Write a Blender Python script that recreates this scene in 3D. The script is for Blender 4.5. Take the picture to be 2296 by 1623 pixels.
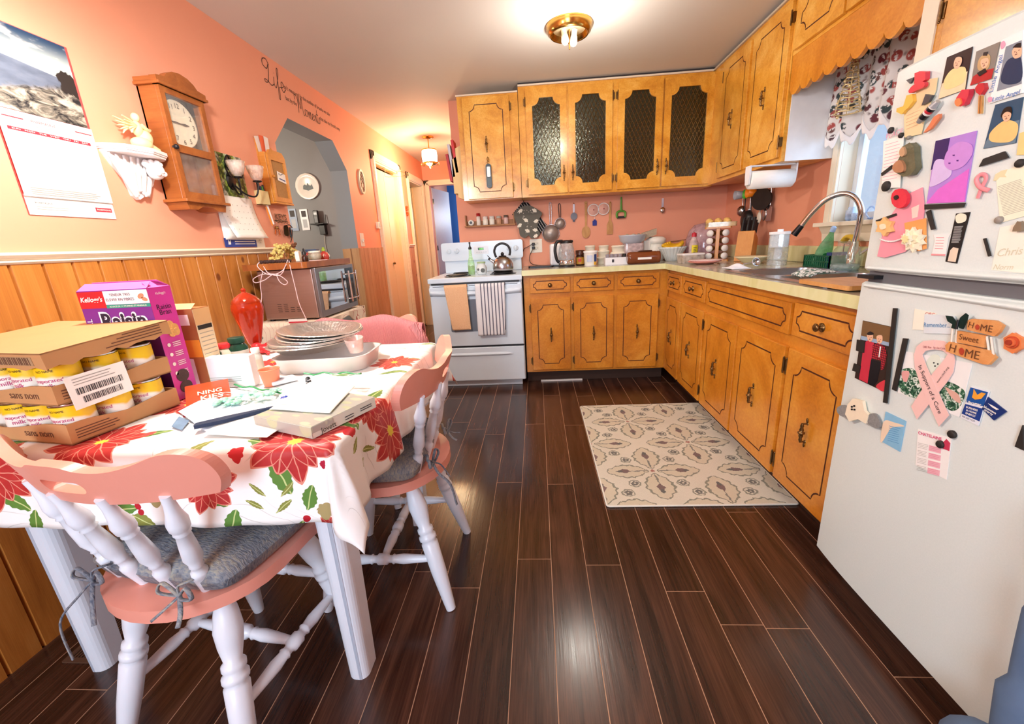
import bpy, bmesh, math, random
from math import sin, cos, pi, sqrt, radians, floor
from mathutils import Matrix, Vector, noise
from mathutils.geometry import tessellate_polygon
random.seed(7)
for o in list(bpy.data.objects): bpy.data.objects.remove(o)
C = bpy.context.scene.collection
V = Vector
# ---------------- camera ----------------
F_, PI_, YW, RO = 939.8, .2759, .0703, -.0546
CAM = V((1.5, 0, 1.1165))
def rotm():
    cy, sy = cos(YW), sin(YW); Rz = Matrix(((cy, sy, 0), (-sy, cy, 0), (0, 0, 1)))
    A = Matrix(((1, 0, 0), (0, 0, -1), (0, 1, 0)))
    cp, sp = cos(PI_), sin(PI_); Rx = Matrix(((1, 0, 0), (0, cp, -sp), (0, sp, cp)))
    cr, sr = cos(RO), sin(RO); Rr = Matrix(((cr, -sr, 0), (sr, cr, 0), (0, 0, 1)))
    return Rr @ Rx @ A @ Rz
R_ = rotm()
cam = bpy.data.objects.new('camera', bpy.data.cameras.new('camera')); C.objects.link(cam)
cam.matrix_world = Matrix.Translation(CAM) @ Matrix((R_[0], -R_[1], -R_[2])).transposed().to_4x4()
cam.data.sensor_width = 36; cam.data.lens = 36*F_/2296; cam.data.clip_start = .02
bpy.context.scene.camera = cam
# ---------------- light and exposure ----------------
sc = bpy.context.scene
sc.view_settings.view_transform = 'Standard'; sc.view_settings.look = 'None'
sc.view_settings.exposure = 0.47; sc.view_settings.gamma = 1; sc.view_settings.use_curve_mapping = False
w = bpy.data.worlds.new('sky'); sc.world = w; w.use_nodes = True
bg = w.node_tree.nodes['Background']; bg.inputs[0].default_value = (.80, .88, 1, 1); bg.inputs[1].default_value = 0.62
def lamp(name, typ, loc, e, col, size=.1, rot=None, sy=None):
    l = bpy.data.lights.new(name, typ); l.energy = e; l.color = col
    if typ == 'AREA':
        l.size = size
        if sy: l.shape = 'RECTANGLE'; l.size_y = sy
    else: l.shadow_soft_size = size
    o = bpy.data.objects.new(name, l); C.objects.link(o); o.location = loc
    if rot: o.rotation_euler = rot
    return o
# pendant over the dining table, ceiling lamp, hall lamp, daylight from the windows behind the viewer
lamp('pendant_bulb', 'POINT', (.55, 1.13, 1.79), 34, (1, .97, .93), .05)
lamp('ceiling_bulb', 'POINT', (1.735, 2.58, 1.99), 11, (1, .93, .84), .04)
lamp('hall_bulb', 'POINT', (.36, 4.93, 1.93), 26, (1, .72, .42), .06)
lamp('rear_window_daylight', 'AREA', (.72, -1.85, 1.45), 52, (.70, .85, 1), 1.2, (radians(90), 0, 0), 1.2)
lamp('side_window_daylight', 'AREA', (3.55, 2.15, 1.5), 10, (.75, .88, 1), .7, (radians(90), 0, radians(90)), .8)
lamp('dining_room_bulb', 'POINT', (-1.1, 3.2, 1.6), 26, (1, .86, .68), .1)
lamp('bedroom_daylight', 'POINT', (.6, 7.3, 1.6), 14, (.8, .9, 1), .2)
# ---------------- helpers ----------------
def U(px, py, ax, v):
    "the point of a plane (x, y or z = v) seen at a photo position"
    d = R_.transposed() @ V(((px-1148)/F_, (py-811.5)/F_, 1)); i = 'xyz'.index(ax)
    return CAM + d*((v-CAM[i])/d[i])
def tagit(o, label=None, cat=None, group=None, kind=None):
    if label: o['label'] = label
    if cat: o['category'] = cat
    if group: o['group'] = group
    if kind: o['kind'] = kind
    return o
def Tr(x, y, z, rz=0, rx=0, ry=0):
    return Matrix.Translation((x, y, z)) @ Matrix.Rotation(rz, 4, 'Z') @ Matrix.Rotation(ry, 4, 'Y') @ Matrix.Rotation(rx, 4, 'X')
def Fr(face, p, spin=0, tilt=0):
    "frame on a wall: x right, y up, z out of the surface as the viewer sees it"
    r, o = {'L': ((0, 1, 0), (1, 0, 0)), 'B': ((1, 0, 0), (0, -1, 0)), 'R': ((0, -1, 0), (-1, 0, 0))}[face]
    m = Matrix((r, (0, 0, 1), o)).transposed().to_4x4()
    return Matrix.Translation(p) @ m @ Matrix.Rotation(spin, 4, 'Z') @ Matrix.Rotation(tilt, 4, 'X')
def seg(a, b):
    a = V(a); d = V(b)-a
    return Matrix.Translation(a) @ d.to_track_quat('Z', 'Y').to_matrix().to_4x4(), d.length
def arc(cx, cy, r, a0, a1, n=8):
    return [(cx+r*cos(radians(a0+(a1-a0)*i/n)), cy+r*sin(radians(a0+(a1-a0)*i/n))) for i in range(n+1)]
def rrect(w, h, r, n=4, cx=0, cy=0):
    a, b = w/2-r, h/2-r
    return arc(cx+a, cy+b, r, 0, 90, n)+arc(cx-a, cy+b, r, 90, 180, n)+arc(cx-a, cy-b, r, 180, 270, n)+arc(cx+a, cy-b, r, 270, 360, n)
def notch(w, h, r, cx=0, cy=0, s=0):
    a, b = w/2, h/2; o = []
    for sx, sy, a0 in ((1, 1, 270), (1, -1, 180), (-1, -1, 90), (-1, 1, 0)):
        # clockwise corners, concave quarter circle with a small step at each end
        pts = arc(sx*a, sy*b, r, a0, a0-90, 6)
        if s:
            i0, i1 = pts[0], pts[-1]
        o.append(pts)
    q = o[0][::-1]+o[1][::-1]+o[2][::-1]+o[3][::-1]
    return [(x+cx, y+cy) for x, y in q]
def ell(a, b, n=24, cx=0, cy=0, rot=0):
    c, s = cos(rot), sin(rot)
    return [(cx+a*cos(2*pi*i/n)*c-b*sin(2*pi*i/n)*s, cy+a*cos(2*pi*i/n)*s+b*sin(2*pi*i/n)*c) for i in range(n)]
def spl(pts, n=6, closed=False):
    "smooth curve through points"
    P = [V(p) for p in pts]; o = []; N = len(P)
    rng = range(N) if closed else range(N-1)
    for i in rng:
        if closed: a, b, c, d = P[i-1], P[i], P[(i+1) % N], P[(i+2) % N]
        else: a, b, c, d = P[max(i-1, 0)], P[i], P[i+1], P[min(i+2, N-1)]
        for k in range(n):
            t = k/n
            o.append(.5*((2*b)+(c-a)*t+(2*a-5*b+4*c-d)*t*t+(3*b-a-3*c+d)*t**3))
    if not closed: o.append(P[-1])
    return [tuple(p) for p in o]
class G:
    "collects shapes that become ONE mesh object"
    def __init__(s): s.v = []; s.f = []; s.m = []; s.s = []
    def add(s, vs, fs, mi=0, sm=False, M=None):
        b = len(s.v)
        s.v += [tuple(M @ V(v)) for v in vs] if M else [tuple(v) for v in vs]
        for f in fs: s.f.append([b+i for i in f]); s.m.append(mi); s.s.append(sm)
        return s
    def box(s, c, d, mi=0, M=None):
        x, y, z = d[0]/2, d[1]/2, d[2]/2
        vs = [(c[0]+i*x, c[1]+j*y, c[2]+k*z) for i in (-1, 1) for j in (-1, 1) for k in (-1, 1)]
        return s.add(vs, [(0, 1, 3, 2), (4, 6, 7, 5), (0, 4, 5, 1), (2, 3, 7, 6), (0, 2, 6, 4), (1, 5, 7, 3)], mi, False, M)
    def bx(s, x0, x1, y0, y1, z0, z1, mi=0, M=None):
        return s.box(((x0+x1)/2, (y0+y1)/2, (z0+z1)/2), (x1-x0, y1-y0, z1-z0), mi, M)
    def quad(s, a, b, c, d, mi=0, M=None): return s.add([a, b, c, d], [(0, 1, 2, 3)], mi, False, M)
    def lathe(s, prof, n=20, mi=0, M=None, sm=True, sx=1, flute=None):
        vs = []; fs = []; k = len(prof)
        for (r, z) in prof:
            for i in range(n):
                a = 2*pi*i/n; q = r*(1+(flute[1]*cos(flute[0]*a)) if flute else r) if False else (r*(1+flute[1]*cos(flute[0]*a)) if flute else r)
                vs.append((q*cos(a)*sx, q*sin(a), z))
        for j in range(k-1):
            for i in range(n):
                i2 = (i+1) % n; fs.append((j*n+i, j*n+i2, (j+1)*n+i2, (j+1)*n+i))
        s.add(vs, fs, mi, sm, M)
        if prof[0][0] > 1e-5: s.add(vs[:n], [tuple(range(n))[::-1]], mi, False, M)
        if prof[-1][0] > 1e-5: s.add(vs[-n:], [tuple(range(n))], mi, False, M)
        return s
    def turn(s, a, b, prof, n=14, mi=0):
        "turned spindle from a to b; prof = [(t, r)]"
        M, L = seg(a, b); return s.lathe([(r, t*L) for t, r in prof], n, mi, M)
    def tube(s, pts, r, n=8, mi=0, closed=False, flat=1):
        P = [V(p) for p in pts]; N = len(P); vs = []; fs = []
        t0 = (P[1]-P[0]).normalized(); up = V((0, 0, 1)) if abs(t0.z) < .9 else V((1, 0, 0)); nx = t0.cross(up).normalized()
        for i in range(N):
            t = (P[(i+1) % N]-P[i-1]) if closed else (P[min(i+1, N-1)]-P[max(i-1, 0)])
            t = t.normalized() if t.length > 1e-9 else t0
            nx = (nx-t*nx.dot(t)); nx = nx.normalized() if nx.length > 1e-9 else t.orthogonal().normalized()
            ny = t.cross(nx); rr = r[i] if isinstance(r, (list, tuple)) else r
            for k in range(n):
                a = 2*pi*k/n; vs.append(P[i]+nx*cos(a)*rr+ny*sin(a)*rr*flat)
        for i in range(N if closed else N-1):
            j = (i+1) % N
            for k in range(n): k2 = (k+1) % n; fs.append((i*n+k, i*n+k2, j*n+k2, j*n+k))
        s.add(vs, fs, mi, True)
        if not closed: s.add(vs[:n], [tuple(range(n))[::-1]], mi); s.add(vs[-n:], [tuple(range(n))], mi)
        return s
    def sph(s, c, r, mi=0, n=14, m=9, M=None):
        if not isinstance(r, (tuple, list)): r = (r, r, r)
        vs = [(c[0], c[1], c[2]+r[2])]; fs = []
        for j in range(1, m):
            for i in range(n):
                a, b = 2*pi*i/n, pi*j/m; vs.append((c[0]+r[0]*sin(b)*cos(a), c[1]+r[1]*sin(b)*sin(a), c[2]+r[2]*cos(b)))
        vs.append((c[0], c[1], c[2]-r[2])); e = len(vs)-1
        for i in range(n):
            i2 = (i+1) % n; fs.append((0, 1+i, 1+i2)); fs.append((e, e-n+i2, e-n+i))
            for j in range(m-2): fs.append((1+j*n+i, 1+(j+1)*n+i, 1+(j+1)*n+i2, 1+j*n+i2))
        return s.add(vs, fs, mi, True, M)
    def prism(s, loops, z0, z1, mi=0, M=None, smi=None, back=True):
        "flat outline (first loop) with holes, given thickness along z"
        if not isinstance(loops[0][0], (tuple, list)): loops = [loops]
        L = [[V((p[0], p[1], 0)) for p in l] for l in loops]; flat = [p for l in L for p in l]
        tris = tessellate_polygon(L)
        def up(t):
            a, b, c = flat[t[0]], flat[t[1]], flat[t[2]]
            return (b-a).cross(c-a).z > 0
        T = [tuple(t) if up(t) else tuple(t)[::-1] for t in tris]
        top = [(p.x, p.y, z1) for p in flat]; bot = [(p.x, p.y, z0) for p in flat]; n = len(flat)
        s.add(top, T, mi, False, M)
        if z1-z0 < 1e-6: return s
        if back: s.add(bot, [t[::-1] for t in T], mi, False, M)
        o = 0
        for li, l in enumerate(L):
            k = len(l); ar = sum(l[i-1].x*l[i].y-l[i].x*l[i-1].y for i in range(k))
            q = []
            for i in range(k):
                a, b = o+i, o+(i+1) % k
                f = (a, b, n+b, n+a)
                if (ar > 0) == (li == 0): f = f[::-1]
                q.append(f)
            s.add(top+bot, q, mi if smi is None else smi, k > 20, M); o += k
        return s
    def strip(s, pts, wd, z=0.0006, mi=0, M=None, closed=True):
        "thin inlaid line following a flat outline"
        n = len(pts); vs = []; fs = []
        for i in range(n):
            a = V(pts[i-1] if (closed or i) else pts[i]); b = V(pts[i]); c = V(pts[(i+1) % n] if (closed or i < n-1) else pts[i])
            d = (c-a); d = d.normalized() if d.length else V((1, 0)); nn = V((-d.y, d.x))*wd/2
            vs += [(b.x+nn.x, b.y+nn.y, z), (b.x-nn.x, b.y-nn.y, z)]
        for i in range(n if closed else n-1):
            j = (i+1) % n; fs.append((2*i, 2*i+1, 2*j+1, 2*j))
        return s.add(vs, fs, mi, False, M)
    def grid(s, fn, nu, nv, mi=0, M=None, sm=True, back=0):
        vs = [fn(i/nu, j/nv) for j in range(nv+1) for i in range(nu+1)]; W = nu+1
        return s.add(vs, [(j*W+i, j*W+i+1, (j+1)*W+i+1, (j+1)*W+i) for j in range(nv) for i in range(nu)], mi, sm, M)
def obj(name, g, mats, parent=None, M=None, bev=0, sub=0, solid=0, label=None, disp=None):
    me = bpy.data.meshes.new(name); me.from_pydata(g.v, [], g.f)
    for m in (mats if isinstance(mats, (list, tuple)) else [mats]): me.materials.append(m)
    me.polygons.foreach_set('material_index', g.m); me.polygons.foreach_set('use_smooth', g.s); me.update()
    o = bpy.data.objects.new(name, me); C.objects.link(o)
    if parent: o.parent = parent
    if M: o.matrix_local = M
    if solid: q = o.modifiers.new('thick', 'SOLIDIFY'); q.thickness = solid; q.offset = 0
    if bev: q = o.modifiers.new('edge', 'BEVEL'); q.width = bev; q.segments = 2; q.limit_method = 'ANGLE'; q.angle_limit = radians(40); q.harden_normals = False
    if sub: q = o.modifiers.new('smooth', 'SUBSURF'); q.levels = q.render_levels = sub
    if label: o['label'] = label
    return o
def thing(name, label, cat, M=None, group=None):
    o = bpy.data.objects.new(name, None); C.objects.link(o); o.empty_display_size = .05
    if M: o.matrix_world = M
    return tagit(o, label, cat, group)
def solo(name, g, mats, label, cat, M=None, group=None, **k):
    return tagit(obj(name, g, mats, None, M, **k), label, cat, group)
def struct(name, g, mats, parent=None, **k):
    o = obj(name, g, mats, parent, **k)
    if not parent: o['kind'] = 'structure'
    return o
def dup(root, M, label=None, group=None):
    r = root.copy(); C.objects.link(r); r.matrix_world = M
    if label: r['label'] = label
    if group: r['group'] = group
    def rec(a, b):
        for ch in a.children:
            c = ch.copy(); C.objects.link(c); c.parent = b; rec(ch, c)
    rec(root, r)
    return r
def text(s, w, mat, parent, M, h=None, shear=0, name='lettering', depth=.0002, sp=1, bold=0):
    "raised or printed writing, w wide (or h high), centred on M"
    cu = bpy.data.curves.new('t', 'FONT'); cu.body = s; cu.align_x = 'CENTER'; cu.align_y = 'CENTER'; cu.shear = shear
    cu.extrude = 0; cu.space_character = sp; cu.resolution_u = 3; cu.offset = bold
    t = bpy.data.objects.new('t', cu); C.objects.link(t)
    me = bpy.data.meshes.new_from_object(t.evaluated_get(bpy.context.evaluated_depsgraph_get()))
    bpy.data.objects.remove(t); bpy.data.curves.remove(cu)
    xs = [v.co.x for v in me.vertices]; ys = [v.co.y for v in me.vertices]
    if not xs: return None
    kx = w/(max(xs)-min(xs)) if w else h/(max(ys)-min(ys)); ky = h/(max(ys)-min(ys)) if h else kx
    cx, cy = (max(xs)+min(xs))/2, (max(ys)+min(ys))/2
    for v in me.vertices: v.co = ((v.co.x-cx)*kx, (v.co.y-cy)*ky, depth)
    me.materials.append(mat)
    o = bpy.data.objects.new(name, me); C.objects.link(o)
    if parent: o.parent = parent
    o.matrix_local = M
    return o
# ---------------- materials ----------------
def lin(h):
    if not isinstance(h, str): return tuple(h)
    c = [int(h[i:i+2], 16)/255 for i in (0, 2, 4)]
    return tuple(x/12.92 if x <= .04045 else ((x+.055)/1.055)**2.4 for x in c)
class N:
    def __init__(s, name):
        s.m = bpy.data.materials.new(name); s.m.use_nodes = True; s.t = s.m.node_tree; s.n = s.t.nodes; s.b = s.n['Principled BSDF']; s.co = s.n.new('ShaderNodeTexCoord').outputs['Object']
    def new(s, typ, ins={}, **at):
        n = s.n.new('ShaderNode'+typ)
        for k, v in at.items(): setattr(n, k, v)
        for k, v in ins.items():
            if hasattr(v, 'is_linked'): s.t.links.new(v, n.inputs[k])
            else: n.inputs[k].default_value = v
        return n
    def math(s, op, a, b=0, c=0, clamp=False):
        n = s.new('Math', {0: a, 1: b, 2: c}, operation=op); n.use_clamp = clamp; return n.outputs[0]
    def mix(s, f, a, b):
        n = s.n.new('ShaderNodeMix'); n.data_type = 'RGBA'
        for k, v in ((0, f), (6, a), (7, b)):
            if hasattr(v, 'is_linked'): s.t.links.new(v, n.inputs[k])
            else: n.inputs[k].default_value = v if k == 0 else (*lin(v), 1)
        return n.outputs[2]
    def mapc(s, sc=(1, 1, 1), loc=(0, 0, 0), rot=(0, 0, 0), co=None):
        return s.new('Mapping', {0: co or s.co, 1: loc, 2: rot, 3: sc}).outputs[0]
    def noise(s, scale, det=3, co=None, dist=0, rough=.5):
        return s.new('TexNoise', {'Vector': co or s.co, 'Scale': scale, 'Detail': det, 'Distortion': dist, 'Roughness': rough}).outputs[0]
    def ramp(s, f, st):
        n = s.n.new('ShaderNodeValToRGB'); s.t.links.new(f, n.inputs[0]); e = n.color_ramp.elements
        while len(e) < len(st): e.new(.5)
        for i, (p, c) in enumerate(st): e[i].position = p; e[i].color = (*lin(c), 1)
        return n.outputs[0]
    def step(s, v, a, b):
        n = s.new('MapRange', {0: v, 1: a, 2: b}, interpolation_type='SMOOTHSTEP'); return n.outputs[0]
    def set(s, color=None, rough=None, metal=None, bump=None, bs=.1, **k):
        for key, v in (('Base Color', color), ('Roughness', rough), ('Metallic', metal)):
            if v is None: continue
            if hasattr(v, 'is_linked'): s.t.links.new(v, s.b.inputs[key])
            else: s.b.inputs[key].default_value = (*lin(v), 1) if key == 'Base Color' else v
        for key, v in k.items(): s.b.inputs[key.replace('_', ' ')].default_value = v
        if bump is not None:
            n = s.new('Bump', {'Height': bump, 'Strength': bs, 'Distance': .01}); s.t.links.new(n.outputs[0], s.b.inputs['Normal'])
        return s.m
MC = {}
def pm(col, rough=.5, metal=0, var=.05, sc=25, bump=0, name=None, **k):
    "plain material with a slight procedural unevenness"
    key = (str(col), rough, metal, var, sc, bump, str(k))
    if key in MC: return MC[key]
    n = N(name or 'mat'); c = lin(col)
    f = n.noise(sc); a = tuple(x*(1-var) for x in c); b = tuple(min(1, x*(1+var)) for x in c)
    MC[key] = n.set(n.mix(f, a, b), rough, metal, f if bump else None, bump, **k); return MC[key]
def glass(col='ffffff', rough=.03, alpha=.25, name='glass'):
    "thin clear glass: tinted see-through with reflections"
    key = ('g', col, rough, alpha)
    if key in MC: return MC[key]
    n = N(name); t = n.t; n.n.remove(n.b)
    tr = n.new('BsdfTransparent', {0: (*lin(col), 1)}); gl = n.new('BsdfGlossy', {'Roughness': rough}); df = n.new('BsdfDiffuse', {0: (*lin(col), 1)})
    fc = n.new('LayerWeight', {0: .5}).outputs['Facing']; fr = n.math('ADD', n.math('MULTIPLY', n.math('POWER', fc, 4), .6), .05); nz = n.noise(30)
    a = n.new('MixShader', {0: n.math('MULTIPLY', nz, alpha*2), 1: tr.outputs[0], 2: df.outputs[0]})
    b = n.new('MixShader', {0: fr, 1: a.outputs[0], 2: gl.outputs[0]})
    t.links.new(b.outputs[0], n.n['Material Output'].inputs[0]); MC[key] = n.m; return n.m
def wood(name, cols, sc=(1, 1, 1), rough=.35, fig=2.2, coat=.25, knots=0):
    n = N(name); co = n.mapc(sc)
    a = n.noise(fig, 5, co, 1.8, .6); b = n.noise(fig*9, 3, n.mapc((sc[0]*4, sc[1]*4, sc[2]*.35)), .5)
    f = n.math('ADD', n.math('MULTIPLY', a, .75), n.math('MULTIPLY', b, .25))
    c = n.ramp(f, [(.30, cols[0]), (.5, cols[1]), (.70, cols[2])])
    if knots:
        v = n.new('TexVoronoi', {'Vector': n.mapc((1, 1, .55)), 'Scale': 3.2, 'Randomness': 1.0}); d = n.math('ADD', v.outputs['Distance'], n.math('MULTIPLY', n.noise(30), .04))
        c = n.mix(n.math('SUBTRACT', 1, n.step(d, .07, .13)), c, '4a1c06')
        v = n.new('TexVoronoi', {'Vector': n.mapc((1, 1, .7), (3, 1, 2)), 'Scale': 7.0, 'Randomness': 1.0}); c = n.mix(n.math('MULTIPLY', n.math('SUBTRACT', 1, n.step(v.outputs['Distance'], .06, .12)), .85), c, '6a2c0c')
    return n.set(c, rough, 0, f, .03, Coat_Weight=coat, Coat_Roughness=.15)
M_CAB = wood('maple', ['b86a12', 'd88822', 'eca63e'], (1, 1, 2.2), .32, 2.4, .35)
M_CABU = wood('upper_maple', ['c47a18', 'e4a034', 'fac662'], (1, 1, 2.6), .28, 3.4, .4)
M_FRM = wood('maple_frame', ['be7018', 'd68824', 'e49c36'], (1, 1, .6), .35, 2, .3)
M_GROOVE = pm('4d1a08', .6, name='groove')
M_PINE = wood('knotty_pine', ['a05c20', 'bf7830', 'd08e46'], (3, 3, .35), .42, 3, .2, knots=1)
M_PINEL = wood('light_pine', ['b48050', 'c8976a', 'd6aa7c'], (3, 3, .35), .5, 3, .1, knots=1)
M_OAK = wood('clock_oak', ['82421a', '9e5826', 'b46c34'], (2, 2, .5), .35, 4, .2)
M_BRZ = pm('7c5e38', .28, .85, .25, 60, .2, name='antique_bronze')
M_CORAL = pm('eda384', .62, 0, .03, 3, .02, name='coral_paint')
M_CEIL = pm('ded8d0', .75, 0, .02, 2, .02, name='ceiling_paint')
M_GRAY = pm('8e9094', .7, 0, .03, 3, name='grey_paint')
M_CREAM = pm('efe2c8', .4, 0, .03, 8, name='cream_trim')
M_WHITE = pm('f2f2f0', .3, 0, .02, 10, name='white_enamel')
M_WP = pm('eaf0fa', .32, 0, .03, 12, .02, name='white_chair_paint')
M_SALM = pm('ee9f8c', .38, 0, .04, 10, .03, name='salmon_paint')
M_BLUEW = pm('1f5fae', .7, 0, .04, 3, name='blue_paint')
M_STEEL = pm('b8b8bc', .25, 1, .08, 40, name='steel')
M_CHROME = pm('e4e4e8', .1, 1, .03, 20, name='chrome')
M_BLACK = pm('17161a', .4, 0, .1, 30, name='black_plastic')
M_BRASS = pm('c89a4e', .2, 1, .12, 30, name='brass')
M_PAPER = pm('f6f2e8', .7, 0, .02, 15, name='paper')
# ---------------- room shell ----------------
XL, XR, YB, H = -.062, 3.11, 3.86, 2.264
YN = -1.9            # room continues behind the viewer
# floor: planks with pale seams
W_ = .12267; X0 = 1.5133
jp = [(1037, 1317.9), (1110, 973.7), (1141, 1081.6), (1196, 1253.5), (1196, 950.8), (1255, 1085.5), (1288, 953), (1352, 1266.8), (1030, 946.9), (1362, 1082.7), (1535, 1326), (1764, 1409), (2035, 1518), (1662, 1148)]
known = {}
for q in jp:
    p = U(*q, 'z', 0); known.setdefault(floor((p.x-X0)/W_), []).append(p.y)
n = N('laminate'); at = n.new('Attribute', attribute_name='plank'); at.attribute_type = 'GEOMETRY'
off = n.new('CombineXYZ', {0: n.math('MULTIPLY', at.outputs['Fac'], 37.0), 1: n.math('MULTIPLY', at.outputs['Fac'], 91.0)})
co = n.new('VectorMath', {0: n.mapc((16, 1.1, 1)), 1: off.outputs[0]}, operation='ADD').outputs[0]
f = n.noise(1.4, 6, co, .9, .62); f2 = n.noise(9, 3, n.mapc((26, .7, 1)), .3)
f = n.math('ADD', n.math('MULTIPLY', f, .7), n.math('MULTIPLY', f2, .3)); f = n.math('ADD', f, n.math('MULTIPLY', n.math('SUBTRACT', at.outputs['Fac'], .5), .09))
M_FLOOR = n.set(n.ramp(f, [(.33, '24130d'), (.5, '42281d'), (.68, '5e3b2c')]), n.math('ADD', n.math('MULTIPLY', f, .16), .12), 0, f, .04, Specular_IOR_Level=.55)
M_SEAM = pm('b58a6c', .5, name='seam')
g = G(); att = []
ci = floor((XL-3.0-X0)/W_)
while X0+ci*W_ < XR+.2:
    x0, x1 = X0+ci*W_, X0+(ci+1)*W_; js = sorted(known.get(ci, []))
    a = (js[-1] if js else random.uniform(2.2, 3.2))
    js = js or [a]
    while a < 8.2: a += random.uniform(1.15, 1.22); js.append(a)
    a = min(js)
    while a > -2: a -= 1.19; js.append(a)
    js = sorted(j for j in js if -1.95 < j < 8.1); e = [-2.0]+js+[8.2]; sw = .0011
    for a, b in zip(e[:-1], e[1:]):
        g.quad((x0+sw, a+sw, 0), (x1-sw, a+sw, 0), (x1-sw, b-sw, 0), (x0+sw, b-sw, 0), 0); att.append(random.random())
        g.quad((x0-sw, a, 0), (x0+sw, a, 0), (x0+sw, b, 0), (x0-sw, b, 0), 1); att.append(0)
        g.quad((x0+sw, b-sw, 0), (x1-sw, b-sw, 0), (x1-sw, b+sw, 0), (x0+sw, b+sw, 0), 1); att.append(0)
    ci += 1
g.box((1, 3, -.06), (9, 11, .1), 0); att += [0]*6
fl = struct('floor', g, [M_FLOOR, M_SEAM])
fa = fl.data.attributes.new('plank', 'FLOAT', 'FACE'); fa.data.foreach_set('value', att)
g = G(); g.bx(-3.2, XR+.1, YN, 8.2, H, H+.08); struct('ceiling', g, M_CEIL)
# left wall with the chamfered arch and two doorways; u = y, v = z
def opening(y0, y1, z1): return [(y0, -.0), (y0, z1), (y1, z1), (y1, -.0)]
ARCH = [(2.735, 0), (2.735, 1.78), (2.93, 1.962), (3.545, 1.962), (3.74, 1.775), (3.74, 0)]
D1 = (4.41, 5.13, 1.965); D2 = (5.54, 6.17, 1.945)
out = [(YN, 0)]+ARCH+opening(*D1)+opening(*D2)+[(8.0, 0), (8.0, H), (YN, H)]
out = [(a, b) for a, b in out]
TH = .145
ML = Fr('L', (XL, 0, 0))
g = G(); g.prism(out, -TH, 0, 0, ML, smi=1)
o = struct('wall_left', g, [M_CORAL, M_GRAY])
# far hall end wall with doorway, hall right wall, kitchen back wall
g = G(); x0, x1 = .02, .70
g.prism([(XL, 0), (x0, 0), (x0, 1.955), (x1, 1.955), (x1, 0), (.84, 0), (.84, H), (XL, H)], -.1, 0, 0, Fr('B', (0, 6.3, 0))); struct('wall_hall_end', g, M_CORAL)
g = G(); g.bx(.84, .94, YB+.1, 6.4, 0, H); struct('wall_hall_right', g, M_CORAL)
g = G(); g.bx(.82, XR, YB, YB+.1, 0, H); struct('wall_back', g, M_CORAL)
WY0, WY1, WZ0, WZ1 = 1.86, 2.49, 1.135, 1.90
g = G(); g.prism([[(-3.96, 0), (-3.96, H), (-YN, H), (-YN, 0)], [(-WY1, WZ0), (-WY0, WZ0), (-WY0, WZ1), (-WY1, WZ1)]], -.12, 0, 0, Fr('R', (XR, 0, 0)), smi=1); struct('wall_right', g, [M_CORAL, M_CREAM])
# wall behind the viewer with a wide window opening for the daylight
g = G(); g.prism([[(XL, 0), (XR, 0), (XR, H), (XL, H)], [(.08, .8), (1.36, .8), (1.36, 2.1), (.08, 2.1)]], -.1, 0, 0, Fr('B', (0, YN, 0))); struct('wall_rear', g, M_CORAL)
# dining room seen through the arch
g = G(); g.bx(-3.0, XL-TH, 4.12, 4.2, 0, H); g.bx(-3.1, -3.0, 1.0, 4.2, 0, H); g.bx(-3.0, XL-TH, 1.0, 1.08, 0, H); struct('wall_dining_room', g, M_GRAY)
# bedroom beyond the hall
g = G(); g.bx(-1.2, 2.0, 8.0, 8.1, 0, H); g.bx(1.5, 1.6, 6.4, 8.0, 0, H); g.bx(-1.3, -1.2, 6.4, 8.0, 0, H); struct('wall_bedroom', g, M_BLUEW)
# closet / bathroom behind doorway 2
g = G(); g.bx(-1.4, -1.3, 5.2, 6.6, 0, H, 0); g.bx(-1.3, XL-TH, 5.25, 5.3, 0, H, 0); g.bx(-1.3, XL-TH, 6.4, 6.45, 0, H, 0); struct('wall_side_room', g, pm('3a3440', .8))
# knotty pine wainscot
def planks(y0, y1, zt, wv, mat, name, face='L', pos=None, th=.012):
    g = G(); y = y0
    while y < y1-1e-4:
        b = min(y+wv, y1); c = .0055
        v = [(y+.0004, 0), (y+c, th), (b-c, th), (b-.0004, 0)]
        M = pos
        vs = [(a, z, d) for z in (0, zt) for a, d in v]
        g.add(vs, [(0, 1, 5, 4), (1, 2, 6, 5), (2, 3, 7, 6), (4, 5, 6, 7)], 0, False, M); y = b
    return struct(name, g, mat)
planks(YN, 2.735, 1.135, .088, M_PINE, 'trim_1', pos=ML)
planks(3.742, 4.325, 1.145, .088, M_PINEL, 'trim_2', pos=ML)
planks(5.23, 5.45, 1.145, .088, M_PINEL, 'trim_3', pos=ML)
planks(XL-TH, XL+.012, 1.145, .08, M_PINEL, 'trim_4', pos=Fr('B', (0, 3.74, 0)), th=.01)
# chair rail
def rail(y0, y1, name, face='L'):
    g = G(); pr = [(0, 0), (.014, 0), (.02, .006), (.016, .012), (.024, .018), (.03, .026), (.026, .034), (0, .034)]
    vs = [(d, y, z) for y in (y0, y1) for d, z in pr]; k = len(pr)
    g.add(vs, [(i, i+k, (i+1) % k+k, (i+1) % k) for i in range(k)]+[tuple(range(k)), tuple(range(k, 2*k))[::-1]], 0, False, Matrix.Translation((XL, 0, 1.133)))
    return struct(name, g, M_CREAM)
rail(YN, 2.62, 'trim_5'); rail(5.23, 5.45, 'trim_6')
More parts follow.
